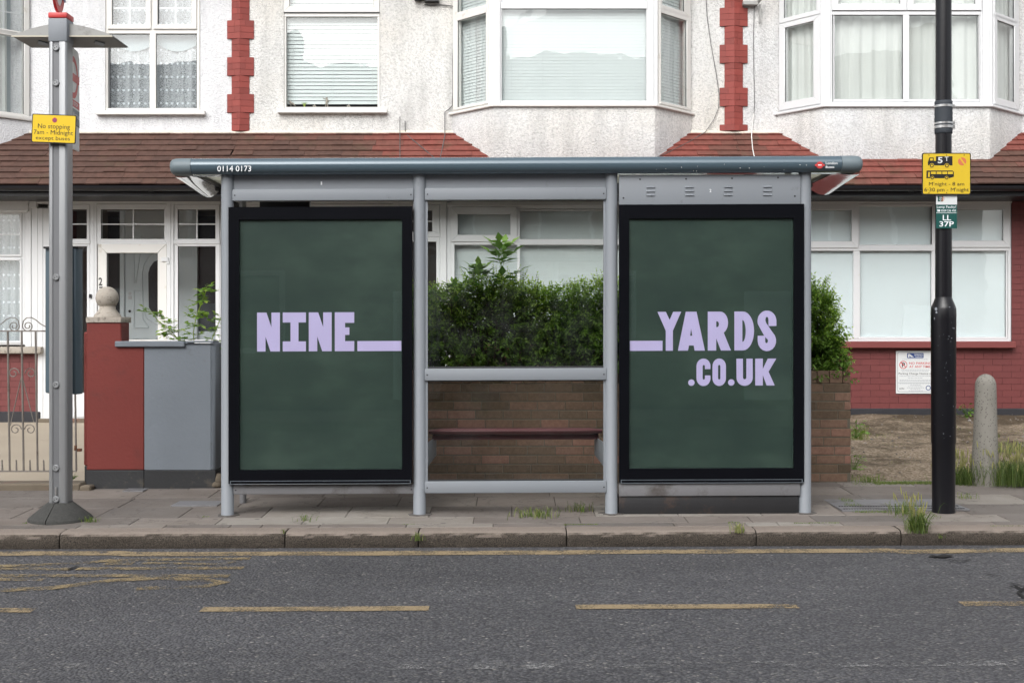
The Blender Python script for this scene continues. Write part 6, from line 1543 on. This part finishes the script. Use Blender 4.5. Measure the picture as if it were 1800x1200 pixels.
# ------------------------------------------------------------------ brown brick garden wall
dw_ = 10.54; xa_, xb2 = X(418, dw_), X(1495.5, dw_); zb0 = gz(dw_) - .01; ztop = Z(652, dw_)
GW = thing('garden_wall', ((xa_ + xb2) / 2, dw_ + .11, zb0), 'low brown brick garden wall under the hedge, behind the shelter', 'wall')
mb = MB(); mb.box(xa_ + .004, xb2 - .004, dw_ + .004, dw_ + .218, zb0 - .05, ztop - .105); mb.build('mortar_core', M['mortar'], GW, smooth=False)
mb = MB(); z = ztop - .108; row = 0
while z > zb0 + .02:
    x = xa_ - (.1125 if row % 2 else 0) - .03 * (row % 3)
    while x < xb2:
        a, b = max(x, xa_), min(x + .235 - .006, xb2); x += .235
        if b - a < .03: continue
        f = R.uniform(-.002, .002); t = min(1, max(0, R.gauss(.5, .22) + (.2 if 4 <= row <= 8 else -.1)))
        mb.box(a, b, dw_ - f, dw_ + .1, max(z - .066, zb0 - .03), z, t)
    # end of the wall
    for (ya, yb) in (((dw_ + .002, dw_ + .10), (dw_ + .112, dw_ + .22)) if row % 2 else ((dw_ + .002, dw_ + .22),)): mb.box(xb2 - .08, xb2 + .001 + R.uniform(0, .002), ya + .101 if ya < dw_ + .1 else ya, yb, max(z - .066, zb0 - .03), z, R.uniform(.2, .8)) if yb > ya + .101 or ya > dw_ + .1 else None
    z -= .0755; row += 1
mb.build('brick_course', M['brick'], GW, bevel=0.003, smooth=False)
mb = MB(); x = xa_
while x < xb2 - .03:
    w_ = min(R.choice([.072, .112, .074, .105]), xb2 - x); mb.box(x + .003, x + w_ - .003, dw_ - R.uniform(-.002, .003), dw_ + .222, ztop - .103, ztop + R.uniform(-.003, .003), R.uniform(.15, .7)); x += w_
mb.build('coping', M['brick'], GW, bevel=0.004, smooth=False)

# ------------------------------------------------------------------ red and grey rendered wall with its pier, cap and ball
dr = 10.36; pr = FR(dr); zr = gz(dr) - .02
RW = thing('rendered_wall', (X(300, dr), dr + .1, zr), 'grey painted rendered garden wall with a grey coping, left of the shelter', 'wall')
mb = MB(); mb.poly(pr, [(253.5, 604), (371, 604), (371, 826), (253.5, 826)], -0.0005, -.20); mb.build('grey_render', M['render_grey'], RW, bevel=.004)
mb = MB(); mb.prism([pr.pt(371, 602), pr.pt(378.5, 602) + Vector((0, .02, 0)), pr.pt(378.5, 826) + Vector((0, .02, 0)), pr.pt(371, 826)], (0, .19, 0)); mb.build('corner_render', M['render_grey'], RW, bevel=.008)
mb = MB(); mb.rect(pr, 253.5, 826, 379, 862, .004, -.20); mb.build('black_base', M['render_black'], RW, bevel=.006)
mb = MB(); mb.rect(pr, 203.5, 599.5, 326, 609.5, .03, -.23); mb.build('coping', M['render_grey'], RW, bevel=.006)
mb = MB(); mb.ring(FR(dr - .01), (326, 599, 374.5, 604), (330, 602, 370, 603.5), .005, -.2); mb.build('planter_rim', M['render_grey'], RW, bevel=.004)
GP = thing('gate_pier', (X(182, dr), dr + .1, zr), 'red painted gate pier and wall end topped by a weathered stone ball', 'gate pier')
mb = MB(); mb.poly(pr, [(152, 566), (213, 566), (213, 604), (253.3, 604), (253.3, 826), (152, 826)], 0.0, -.22); mb.build('pier_body', M['render_red'], GP, bevel=.008)
mb = MB(); mb.rect(pr, 142.5, 583, 152, 820, -.06, -.26); mb.build('pier_side', M['render_red'], GP, bevel=.012)
mb = MB(); mb.rect(pr, 152, 826, 253.5, 862, .004, -.20); mb.rect(pr, 144, 820, 152, 862, -.058, -.25); mb.build('black_base', M['render_black'], GP, bevel=.006)
mb = MB(); cxs, cys = X(181.5, dr), dr + .11; k_ = dr / F
mb.rect(pr, 151.5, 557, 213.5, 567, .012, -.27, mat=None)
mb.lathe(cxs, cys, [(.0, Z(557, dr)), (.115, Z(557, dr)), (.105, Z(553, dr)), (.085, Z(548, dr)), (.068, Z(543, dr)), (.064, Z(539, dr)), (.062, Z(536, dr))], 4 * 6); mb.build('stone_cap', M['stone_cap'], GP, bevel=.004, angle=45)
mb = MB(); cz_ = Z(523, dr); rbll = 20 * k_; mb.lathe(cxs - .003, cys, [(rbll * math.cos(rad(a)) + .0001, cz_ + rbll * math.sin(rad(a))) for a in range(-78, 91, 12)], 28); mb.build('stone_ball', M['stone_cap'], GP, angle=80)
mb = MB(); mb.rect(pr, 138, 617, 143, 622, .02, -.02); mb.rect(pr, 136, 788, 143, 793, .02, -.02); mb.tube([pr.pt(134, 791) + Vector((0, -.02, 0)), pr.pt(134.5, 782) + Vector((0, -.02, 0))], .012, 8); mb.build('gate_hinge', M['rust'], GP, bevel=.002)

# ------------------------------------------------------------------ iron gate
dg_ = 10.34; pg = FR(dg_)
IG = thing('iron_gate', (X(40, dg_), dg_, gz(dg_)), 'rusty wrought iron gate with scrolls, standing left of the bus stop post', 'gate')
def P(x, y, o=0): return pg.pt(x, y) + Vector((0, o, 0))
kk = 0.9
for x, y0 in ((-36, 581), (-12, 581), (13.5, 581), (38, 581), (62.5, 581), (87, 581), (109, 581), (130.5, 581)):
    mb = MB(); mb.tube([P(x, y0), P(x + 3.5, 827)], .0085, 7); mb.build('bar', M['iron'], IG)
for x in (-22, 3, 28, 52, 76, 99, 122.5):
    mb = MB(); mb.tube([P(x + .5, 808), P(x + 1, 828)], [.006, .0085], 7); mb.build('spike', M['iron'], IG)
mb = MB(); mb.rect(pg, -60, 580.5, 134, 583, .008, -.008); mb.rect(pg, -60, 826.5, 134.5, 829, .008, -.008); mb.build('gate_rail', M['iron'], IG, bevel=.002)
def spiral(cx, cy, r0, turns, a0, sgn, n=40): return [P(cx + sgn * (r0 * (1 - .72 * t / n)) * math.cos(a0 + turns * 6.283 * t / n), cy - (r0 * (1 - .72 * t / n)) * math.sin(a0 + turns * 6.283 * t / n)) for t in range(n + 1)]
for cx, s in ((24.5, -1), (49, 1)):
    mb = MB(); mb.tube(spiral(cx, 573, 9.5, 1.6, math.pi, s), .0045, 6)
    pts = [(cx - s * 9.5, 573), (cx - s * 8, 564), (cx - s * 2, 558.5), (cx + s * 6, 558), (cx + s * 14, 562), (cx + s * 22, 569), (cx + s * 33, 575), (cx + s * 42, 577)]
    mb.tube([P(*q) for q in pts], .0045, 6); mb.build('scroll', M['iron'], IG)
for (cx, cy, s, a) in ((24, 656, 1, 0), (54, 656, -1, 0), (27.5, 754.5, 1, 0), (53, 754.5, -1, 0)):
    mb = MB(); mb.tube(spiral(cx, cy, 10, 1.25, a, s), .0045, 6); mb.build('scroll', M['iron'], IG)
mb = MB(); mb.tube([P(38, 660), P(18, 748)], .004, 6); mb.tube([P(38.5, 660), P(59.5, 742)], .004, 6); mb.build('brace', M['iron'], IG)
mb = MB(); zz = gz(10.3); mb.box(-7, X(143, 10.3), 10.27, 10.5, zz - .02, zz + .055); mb.box(X(143, 10.3), X(163, 10.3), 10.25, 10.36, zz - .02, zz + .04)
tag(mb.build('gate_step', M['step_stone'], bevel=.012, shear=True), 'worn stone threshold under the iron gate', 'step')
mb = MB()
for (x, y, rx, ry) in ((384, 842, .05, .05), (381, 850, .06, .035)):
    c = FR(10.4).pt(x, y); mb.lathe(c.x, c.y, [(0.001, c.z - ry), (rx, c.z - ry * .5), (rx * .9, c.z + ry * .5), (rx * .4, c.z + ry), (0.001, c.z + ry)], 7)
tag(mb.build('broken_stone', M['step_stone'], bevel=.008), 'broken stone rubble at the foot of the grey wall beside the shelter post', 'rubble')
# sagging fence in the gap between walls
WF = thing('wooden_fence', (X(386, 10.7), 10.7, gz(10.4)), 'rotten dark paling fence in the gap between grey wall and shelter post', 'fence')
for k, x in enumerate((380, 384.5, 388, 392, 396.5, 401, 406)):
    mb = MB(); q = FR(10.62 + .04 * (k % 2)); mb.rect(q, x, 606 + R.uniform(0, 40), x + 2.6, 830, .006, -.012); mb.build('pale', M['wood_dark'], WF, smooth=False)
mb = MB(); q = FR(10.7); mb.rect(q, 378, 660, 412, 668, .0, -.03); mb.rect(q, 378, 780, 412, 787, .0, -.03); mb.build('fence_rail', M['wood_dark'], WF, smooth=False)

# ------------------------------------------------------------------ plants
def leaf(mb, p, d, up, L, Wd, tint, fold=0.25, mid=0.45):
    d = d.normalized(); s = d.cross(up)
    if s.length < 1e-4: s = d.cross(Vector((1, 0, 0)))
    s.normalize(); n = s.cross(d).normalized()
    a = p + d * (L * mid) + s * (Wd / 2) + n * (fold * Wd * .5); b = p + d * (L * mid) - s * (Wd / 2) + n * (fold * Wd * .5)
    c = p + d * (L * mid); t = p + d * L - n * (0.10 * L)
    mb.add([p, a, t, b, c], [(0, 1, 4), (1, 2, 4), (2, 3, 4), (3, 0, 4)], tint)
def rv(sc=1.0): return Vector((R.gauss(0, sc), R.gauss(0, sc), R.gauss(0, sc)))
def spray(mb, tw, p, d, n, step, L, Wd, t0, t1, tip=None, tr=.0016):
    """a shoot with opposite pairs of leaves"""
    q = p.copy(); pts = [p.copy()]; d = d.normalized()
    for i in range(n):
        d = (d + rv(.09) + Vector((0, 0, .03))).normalized(); q = q + d * step; pts.append(q.copy())
        s = d.cross(rv()).normalized(); f = i / max(1, n - 1); sz = 1 - .45 * f ** 2
        for sg in (1, -1):
            leaf(mb, q, (d * .55 + s * sg * (1 - .35 * f) + Vector((0, 0, -.1))).normalized(), Vector((0, 0, 1)) + rv(.3), L * sz * R.uniform(.75, 1.15), Wd * sz, min(1, max(0, t0 + (t1 - t0) * f + R.uniform(-.12, .12))))
    leaf(mb, q, d, rv(), L * .6, Wd * .5, t1)
    if tw is not None: tw.tube(pts, [tr] + [tr * .8] * (len(pts) - 2) + [tr * .4], 4, cap=False)

HX0, HX1 = X(700, 10.8), X(1478, 10.8)
HE = thing('privet_hedge', ((HX0 + HX1) / 2, 10.95, Z(652, 10.6)), 'untrimmed green privet hedge growing behind the brown brick wall', 'hedge')
fo = MB(); tw = MB()
zb = Z(660, 10.7)
def top(x):
    p = 900 + x * F / 10.75
    base = 516 + 16 * mnoise.noise(Vector((x * 2.1, 0, 0))) - 16 * math.exp(-((p - 890) / 55) ** 2) + 8 * mnoise.noise(Vector((x * 7, 3, 0)))
    if p > 1392: base = 508 + (p - 1425) * 0.85
    if p > 1462: base += (p - 1462) * 3.5
    return Z(base, 10.8)
def front(x, z): return 10.62 + .10 * mnoise.noise(Vector((x * 2.2, z * 2.2, 5))) + .06 * mnoise.noise(Vector((x * 6, z * 6, 1)))
# dark stems and a sparse inner core
for i in range(300):
    x = R.uniform(HX0, HX1 - .12); y = R.uniform(10.75, 11.15); zt2 = top(x) - R.uniform(.02, .25)
    pts = [Vector((x, y, Z(850, 10.8)))]; 
    for k in range(1, 6): pts.append(Vector((min(HX1 - .05, x + R.gauss(0, .012) * k), y + R.gauss(0, .02) * k, pts[0].z + (zt2 - pts[0].z) * k / 5)))
    tw.tube(pts, [R.uniform(.004, .010)] * 3 + [.004, .003, .0015], 4, cap=False)
n = 0
while n < 7500:
    x = R.uniform(HX0, HX1); z = zb - .05 + (top(x) - zb + .08) * R.random() ** .85; dep = R.random() ** 1.6
    y = front(x, z) + dep * .42
    low = (z - zb) / (top(x) - zb)
    hole_ = mnoise.noise(Vector((x * 2.6, z * 3.2, 11)))
    if low < .6 and hole_ > .15 and R.random() < .75 and dep < .35: n += 1; continue
    d = Vector((R.gauss(0, .6), -R.uniform(.2, 1.0) * (1 - dep * .6), R.uniform(-.1, 1.0)))
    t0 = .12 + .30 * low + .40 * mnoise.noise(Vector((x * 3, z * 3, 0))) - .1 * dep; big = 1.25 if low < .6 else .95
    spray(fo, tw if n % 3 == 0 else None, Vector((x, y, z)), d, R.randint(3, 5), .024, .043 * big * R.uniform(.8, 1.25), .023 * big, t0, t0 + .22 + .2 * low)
    n += 1
for i in range(26000):       # the crowded inner leaves, unlit depth painted in as dark tint
    x = R.uniform(HX0, HX1 - .06); z = zb - .12 + (top(x) - zb + .06) * R.random() ** .9; y = 10.82 + .30 * R.random()
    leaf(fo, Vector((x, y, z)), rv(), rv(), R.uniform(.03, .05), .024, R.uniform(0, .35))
# upright shoots along the top
for i in range(210):
    x = R.uniform(HX0, HX1 - .03); y = R.uniform(10.66, 10.98); z = top(x) - .05
    k = R.choice([3, 4, 5, 6, 7, 8, 10]); 
    spray(fo, tw, Vector((x, y, z)), Vector((R.gauss(0, .15), R.gauss(0, .1), 1)), k, .022, .036, .015, .45, .85)
for i in range(70):
    z = Z(R.uniform(500, 648), 10.8); x = HX1 - .10 - max(0, (Z(520, 10.8) - z)) * .0; 
    spray(fo, tw, Vector((x - .08, R.uniform(10.65, 11.0), z)), Vector((1.0, R.gauss(0, .4), R.uniform(.3, 1.4))), R.randint(3, 6), .024, .034, .014, .45, .85)
for i in range(60):
    x = X(R.uniform(1428, 1462), 10.8); z = top(x) - .08; spray(fo, tw, Vector((x, R.uniform(10.6, 10.9), z)), Vector((R.gauss(.1, .25), R.gauss(0, .15), 1)), R.randint(4, 8), .022, .036, .015, .5, .9)
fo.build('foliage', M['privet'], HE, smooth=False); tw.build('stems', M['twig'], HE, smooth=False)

# elder seedlings rising out of the hedge
def elder(x, y, ytop, ybase, s, label):
    d = 10.72; t = thing('elder_sapling', (X(x, d), d, Z(ybase, d)), label, 'shrub')
    f = MB(); st = MB(); b = Vector((X(x, d), d, Z(ybase, d))); tpt = Vector((X(x + R.uniform(-2, 2), d), d - .03, Z(ytop, d))); pts = [b.lerp(tpt, k / 6) + Vector((R.gauss(0, .004), 0, 0)) for k in range(7)]
    st.tube(pts, [.007 * s, .006 * s, .006 * s, .005 * s, .004 * s, .003 * s, .002 * s], 6)
    H = (tpt - b).length
    for w in range(6):
        c = b.lerp(tpt, .30 + .14 * w); ph = w * 1.57 + R.uniform(-.3, .3)
        for q in range(2 if w < 4 else 4):
            a = ph + q * (math.pi if w < 4 else math.pi / 2); out_ = Vector((math.cos(a), math.sin(a) * .6, .40 + .16 * w)).normalized(); Lr = (.15 - .013 * w) * s
            rach = [c + out_ * (Lr * k / 4) - Vector((0, 0, .02 * s * (k / 4) ** 2)) for k in range(5)]; st.tube(rach, .0017 * s, 4, cap=False)
            side = out_.cross(Vector((0, 0, 1))).normalized()
            for k in (2, 3, 4):
                for sg in ((1, -1) if k < 4 else (0,)):
                    dd = (out_ * (.55 if k < 4 else 1) + side * sg * .9 + Vector((0, 0, -.15))).normalized()
                    leaf(f, rach[k], dd, Vector((0, 0, 1)) + rv(.15), (.115 - .007 * w) * s * R.uniform(.9, 1.1), .048 * s, min(1, max(0, .30 + .11 * w + R.uniform(-.15, .15))), .2, .4)
    f.build('foliage', M['elder'], t, smooth=False); st.build('stem', M['elder'], t)
elder(882, 0, 443, 560, 1.42, 'tallest elder seedling, pushing up from the hedge behind the shelter glass')
elder(843, 0, 480, 560, 1.15, 'middle sized elder seedling leaning left of the tallest one, above the hedge')
elder(800, 0, 512, 575, 1.05, 'short broad leaved seedling at the left end of the hedge top, seen through the glass')
elder(912, 0, 520, 570, .7, 'low elder seedling just right of the tallest one, half sunk in the hedge')

# rose shoots behind the red and grey wall
def rose(pts, nl, s, label):
    d = 10.6; q = [Vector((X(x, d), d + R.gauss(0, .02), Z(y, d))) for x, y in pts]; t = thing('rose_shoot', q[0], label, 'plant'); f = MB(); st = MB(); st.tube(q, [.004] * (len(q) - 1) + [.002], 5)
    for i in range(nl):
        u = R.uniform(.12, 1) * (len(q) - 1); k = min(int(u), len(q) - 2); c = q[k].lerp(q[k + 1], u - k); a = R.uniform(0, 6.28); out_ = Vector((math.cos(a), -abs(math.sin(a)) * .7, R.uniform(-.5, .7))).normalized()
        L = R.uniform(.05, .09) * s; e = c + out_ * L; st.tube([c, c.lerp(e, .5) + Vector((0, 0, .008)), e], .0013, 4, cap=False); side = out_.cross(Vector((0, 0, 1))).normalized()
        for kk in (.5, .8):
            for sg in (1, -1): leaf(f, c.lerp(e, kk), out_ * .4 + side * sg, Vector((0, 0, 1)) + rv(.3), .053 * s, .037 * s, R.uniform(.2, .75), .2, .5)
        leaf(f, e, out_, Vector((0, 0, 1)) + rv(.3), .058 * s, .039 * s, R.uniform(.4, 1), .2, .5)
    f.build('foliage', M['rose'], t, smooth=False); st.build('stem', M['rose'], t)
rose([(340, 603), (341, 585), (346, 560), (352, 535), (362, 515), (360, 505)], 30, 1.0, 'tallest leafy rose shoot behind the grey wall')
rose([(318, 606), (308, 590), (296, 577), (288, 570), (276, 562), (268, 548)], 20, .95, 'rose shoot arching left over the grey wall coping')
rose([(330, 604), (316, 597), (304, 590), (292, 580)], 16, 1.05, 'low bushy rose shoot just above the wall coping')
rose([(372, 606), (374, 592), (380, 578), (386, 562), (388, 558)], 16, .85, 'small rose shoot beside the left shelter post')
rose([(381, 640), (383, 615), (384, 602)], 8, .7, 'ragged sprig hanging at the corner of the grey wall')

# grass and weeds
def tuft(x, y, d, n, h, spread, label, name='grass_tuft', cat='weed', z=None, t=(.2, .8), lean=0, seed=False, w=.004):
    if d is None: X0, d = xz(x, y); Z0 = gz(d) + .0042 * X0 if z is None else z
    else: X0 = X(x, d); Z0 = Z(y, d) if z is None else z
    mb = MB()
    for i in range(n):
        bx, by = X0 + R.gauss(0, spread * .35), d + R.gauss(0, spread * .25); a = R.uniform(0, 6.28); l = h * R.uniform(.45, 1.15); out_ = Vector((math.cos(a) + lean, math.sin(a) - .2, 0)) * R.uniform(.2, 1.0) * l; c = Vector((bx, by, Z0 - .005)); ww = w * R.uniform(.6, 1.1); side = Vector((-math.sin(a), math.cos(a), 0)) if R.random() < .5 else Vector((1, 0, 0)); tt = R.uniform(*t)
        p1_ = c + out_ * .25 + Vector((0, 0, l * .6)); p2_ = c + out_ * .62 + Vector((0, 0, l * .9)); p3_ = c + out_ * 1.05 + Vector((0, 0, l * .92 - abs(out_.length) * .35))
        mb.add([c - side * ww / 2, c + side * ww / 2, p1_ + side * ww / 2, p1_ - side * ww / 2, p2_ + side * ww * .35, p2_ - side * ww * .35, p3_], [(0, 1, 2, 3), (3, 2, 4, 5), (5, 4, 6)], tt)
        if seed and R.random() < .12:
            q = c + out_ * .6 + Vector((0, 0, l * 1.35)); mb.tube([c, c.lerp(q, .5) + Vector((0, 0, .02)), q], .0009, 4, .7, cap=False); dd = (q - c).normalized(); mb.tube([q, q + dd * .02, q + dd * .05, q + dd * .065], [.001, .005, .004, .001], 5, .95)
    return tag(mb.build(name, M['grass'], smooth=False), label, cat)
tuft(160, 917, None, 46, .05, .07, 'small green weed at the right edge of the bus stop post foot')
tuft(45, 920, None, 12, .02, .03, 'tiny weed at the left edge of the bus stop post foot')
tuft(535, 914, None, 26, .045, .10, 'thin weed in the paving below the left advert panel')
tuft(940, 908, None, 120, .075, .22, 'widest grass tuft, in the paving below the shelter window')
tuft(1020, 898, None, 60, .07, .16, 'thin grass tuft in the paving beside the third shelter post')
tuft(360, 908, None, 16, .015, .05, 'tiny moss like weed left of the first shelter post')
tuft(1612, 934, 8.455, 170, .15, .10, 'largest grass tuft, hanging over the kerb before the lamp post', lean=.1, seed=True, w=.005, t=(.1, .7))
tuft(1590, 903, None, 90, .10, .2, 'seeding grass tuft at the left foot of the lamp post', seed=True)
tuft(1299, 934, 8.44, 50, .065, .07, 'small yellowing tuft on the kerb below the right advert panel', t=(.5, 1), z=None)
tuft(736, 948, 8.41, 40, .055, .06, 'small weed sprouting from a kerb joint below the second shelter post')
tuft(499, 936, 8.44, 14, .03, .02, 'tiny weed in the kerb joint below the left advert panel')
tuft(1655, 944, 8.42, 14, .03, .05, 'sparse small weed on the kerb face right of the big tuft')
tuft(1698, 876, None, 26, .05, .12, 'small grass tuft right behind the lamp post foot')
tuft(1692, 851, 10.42, 520, .16, .24, 'thick grass tuft pressed against the left of the bollard', t=(.0, .45), seed=True)
tuft(1786, 850, 10.3, 900, .20, .36, 'thickest grass clump right of the bollard', t=(.0, .45), seed=True)
tuft(1790, 795, 12.0, 160, .12, .5, 'distant strip of grass behind the bollard near the frame edge', t=(.3, .8))
tuft(1508, 772, 12.2, 90, .15, .16, 'dry grassy weed beside the end of the brown brick wall', t=(.4, 1))
tuft(1525, 846, 10.55, 100, .07, .22, 'grey green weed at the outer corner of the brown brick wall', t=(.3, .7))
tuft(1743, 768, 12.8, 40, .05, .15, 'small flat weed in the forecourt left of the bollard top')
def leafy(x, y, d, n, s, label, name='leafy_weed', m_='rose'):
    c = Vector((X(x, d), d, Z(y, d))); f = MB()
    for i in range(n):
        a = R.uniform(0, 6.28); l = s * R.uniform(.3, 1); q = c + Vector((math.cos(a) * l * .7, -abs(math.sin(a)) * l * .3, R.random() * s)); f.tube([c, q], .0014, 4, .2, cap=False); leaf(f, q, Vector((math.cos(a), -.3, R.uniform(-.2, .5))), Vector((0, 0, 1)) + rv(.3), s * .34, s * .22, R.uniform(.1, .6))
    tag(f.build(name, M[m_], smooth=False), label, 'weed')
leafy(1700, 734, 14.7, 26, .17, 'broad leaved weed against the black wall plinth between lamp post and bollard')
leafy(1504, 770, 11.9, 20, .16, 'broad leaved weed beside the end of the brown brick wall')
leafy(1500, 825, 10.75, 24, .13, 'small yellow green weed close to the foot of the brown brick wall')
leafy(128, 842, 10.42, 16, .05, 'small yellow weed on the gate threshold beside the pier')
# ground cover one could not count
mb = MB()
def cover_grass(n, fx, fy, h, t=(.2, .8)):
    for i in range(n):
        x, y = fx(), fy(); z = (fz(y) if y > 10.45 else gz(y) + .0042 * x) - .004; l = h * R.uniform(.4, 1.2); a = R.uniform(0, 6.28); o_ = Vector((math.cos(a), math.sin(a), 0)) * l * .5; c = Vector((x, y, z))
        mb.add([c - Vector((.0018, 0, 0)), c + Vector((.0018, 0, 0)), c + o_ + Vector((0, 0, l))], [(0, 1, 2)], R.uniform(*t))
cover_grass(2600, lambda: R.uniform(X(1540, 10.4), X(1650, 10.4)), lambda: R.gauss(10.47, .03), .03)
cover_grass(1500, lambda: R.uniform(X(1500, 10.4), X(1900, 10.4)), lambda: R.gauss(10.47, .05), .02)
for _ in range(60):
    cx_, cy_ = R.uniform(2.9, 7.0), R.uniform(11.2, 14.6); cover_grass(30, lambda: R.gauss(cx_, .07), lambda: R.gauss(cy_, .07), .022, (.3, 1))
def patch(x0, x1, y, n, h=.012, wd=.02):
    a = xz(x0, y); b = xz(x1, y); cover_grass(n, lambda: R.uniform(a[0], b[0]), lambda: R.gauss(a[1], wd), h, (.15, .7))
patch(1478, 1500, 880, 120, .02, .05); patch(1485, 1515, 890, 200, .025, .04); patch(1500, 1560, 900, 260, .02, .02); patch(1395, 1475, 919, 260, .012, .008); patch(990, 1052, 922, 300, .012, .008); patch(1280, 1300, 918, 80, .012, .012); patch(1570, 1660, 909, 200, .012, .03); patch(700, 730, 921, 60, .01, .01)
patch(1740, 1800, 924, 60, .012, .01)
tag(mb.build('ground_weeds', M['grass'], smooth=False), 'fine grass and moss in the forecourt and between paving slabs', kind='stuff')
# litter and pebbles on the forecourt
mb = MB()
for i in range(900):
    x, y = R.uniform(2.7, 8.5), R.uniform(10.55, 14.9); z = fz(y) + R.uniform(-.004, .012); s_ = R.uniform(.004, .014) * (1 if R.random() < .95 else 2.0)
    mb.lathe(x, y, [(s_ * .8, z - s_ * .3), (s_, z), (s_ * .5, z + s_ * .6)], 5, R.uniform(.1, 1))
tag(mb.build('loose_stones', M['slab'], smooth=False), 'loose pale stones scattered over the forecourt', kind='stuff')
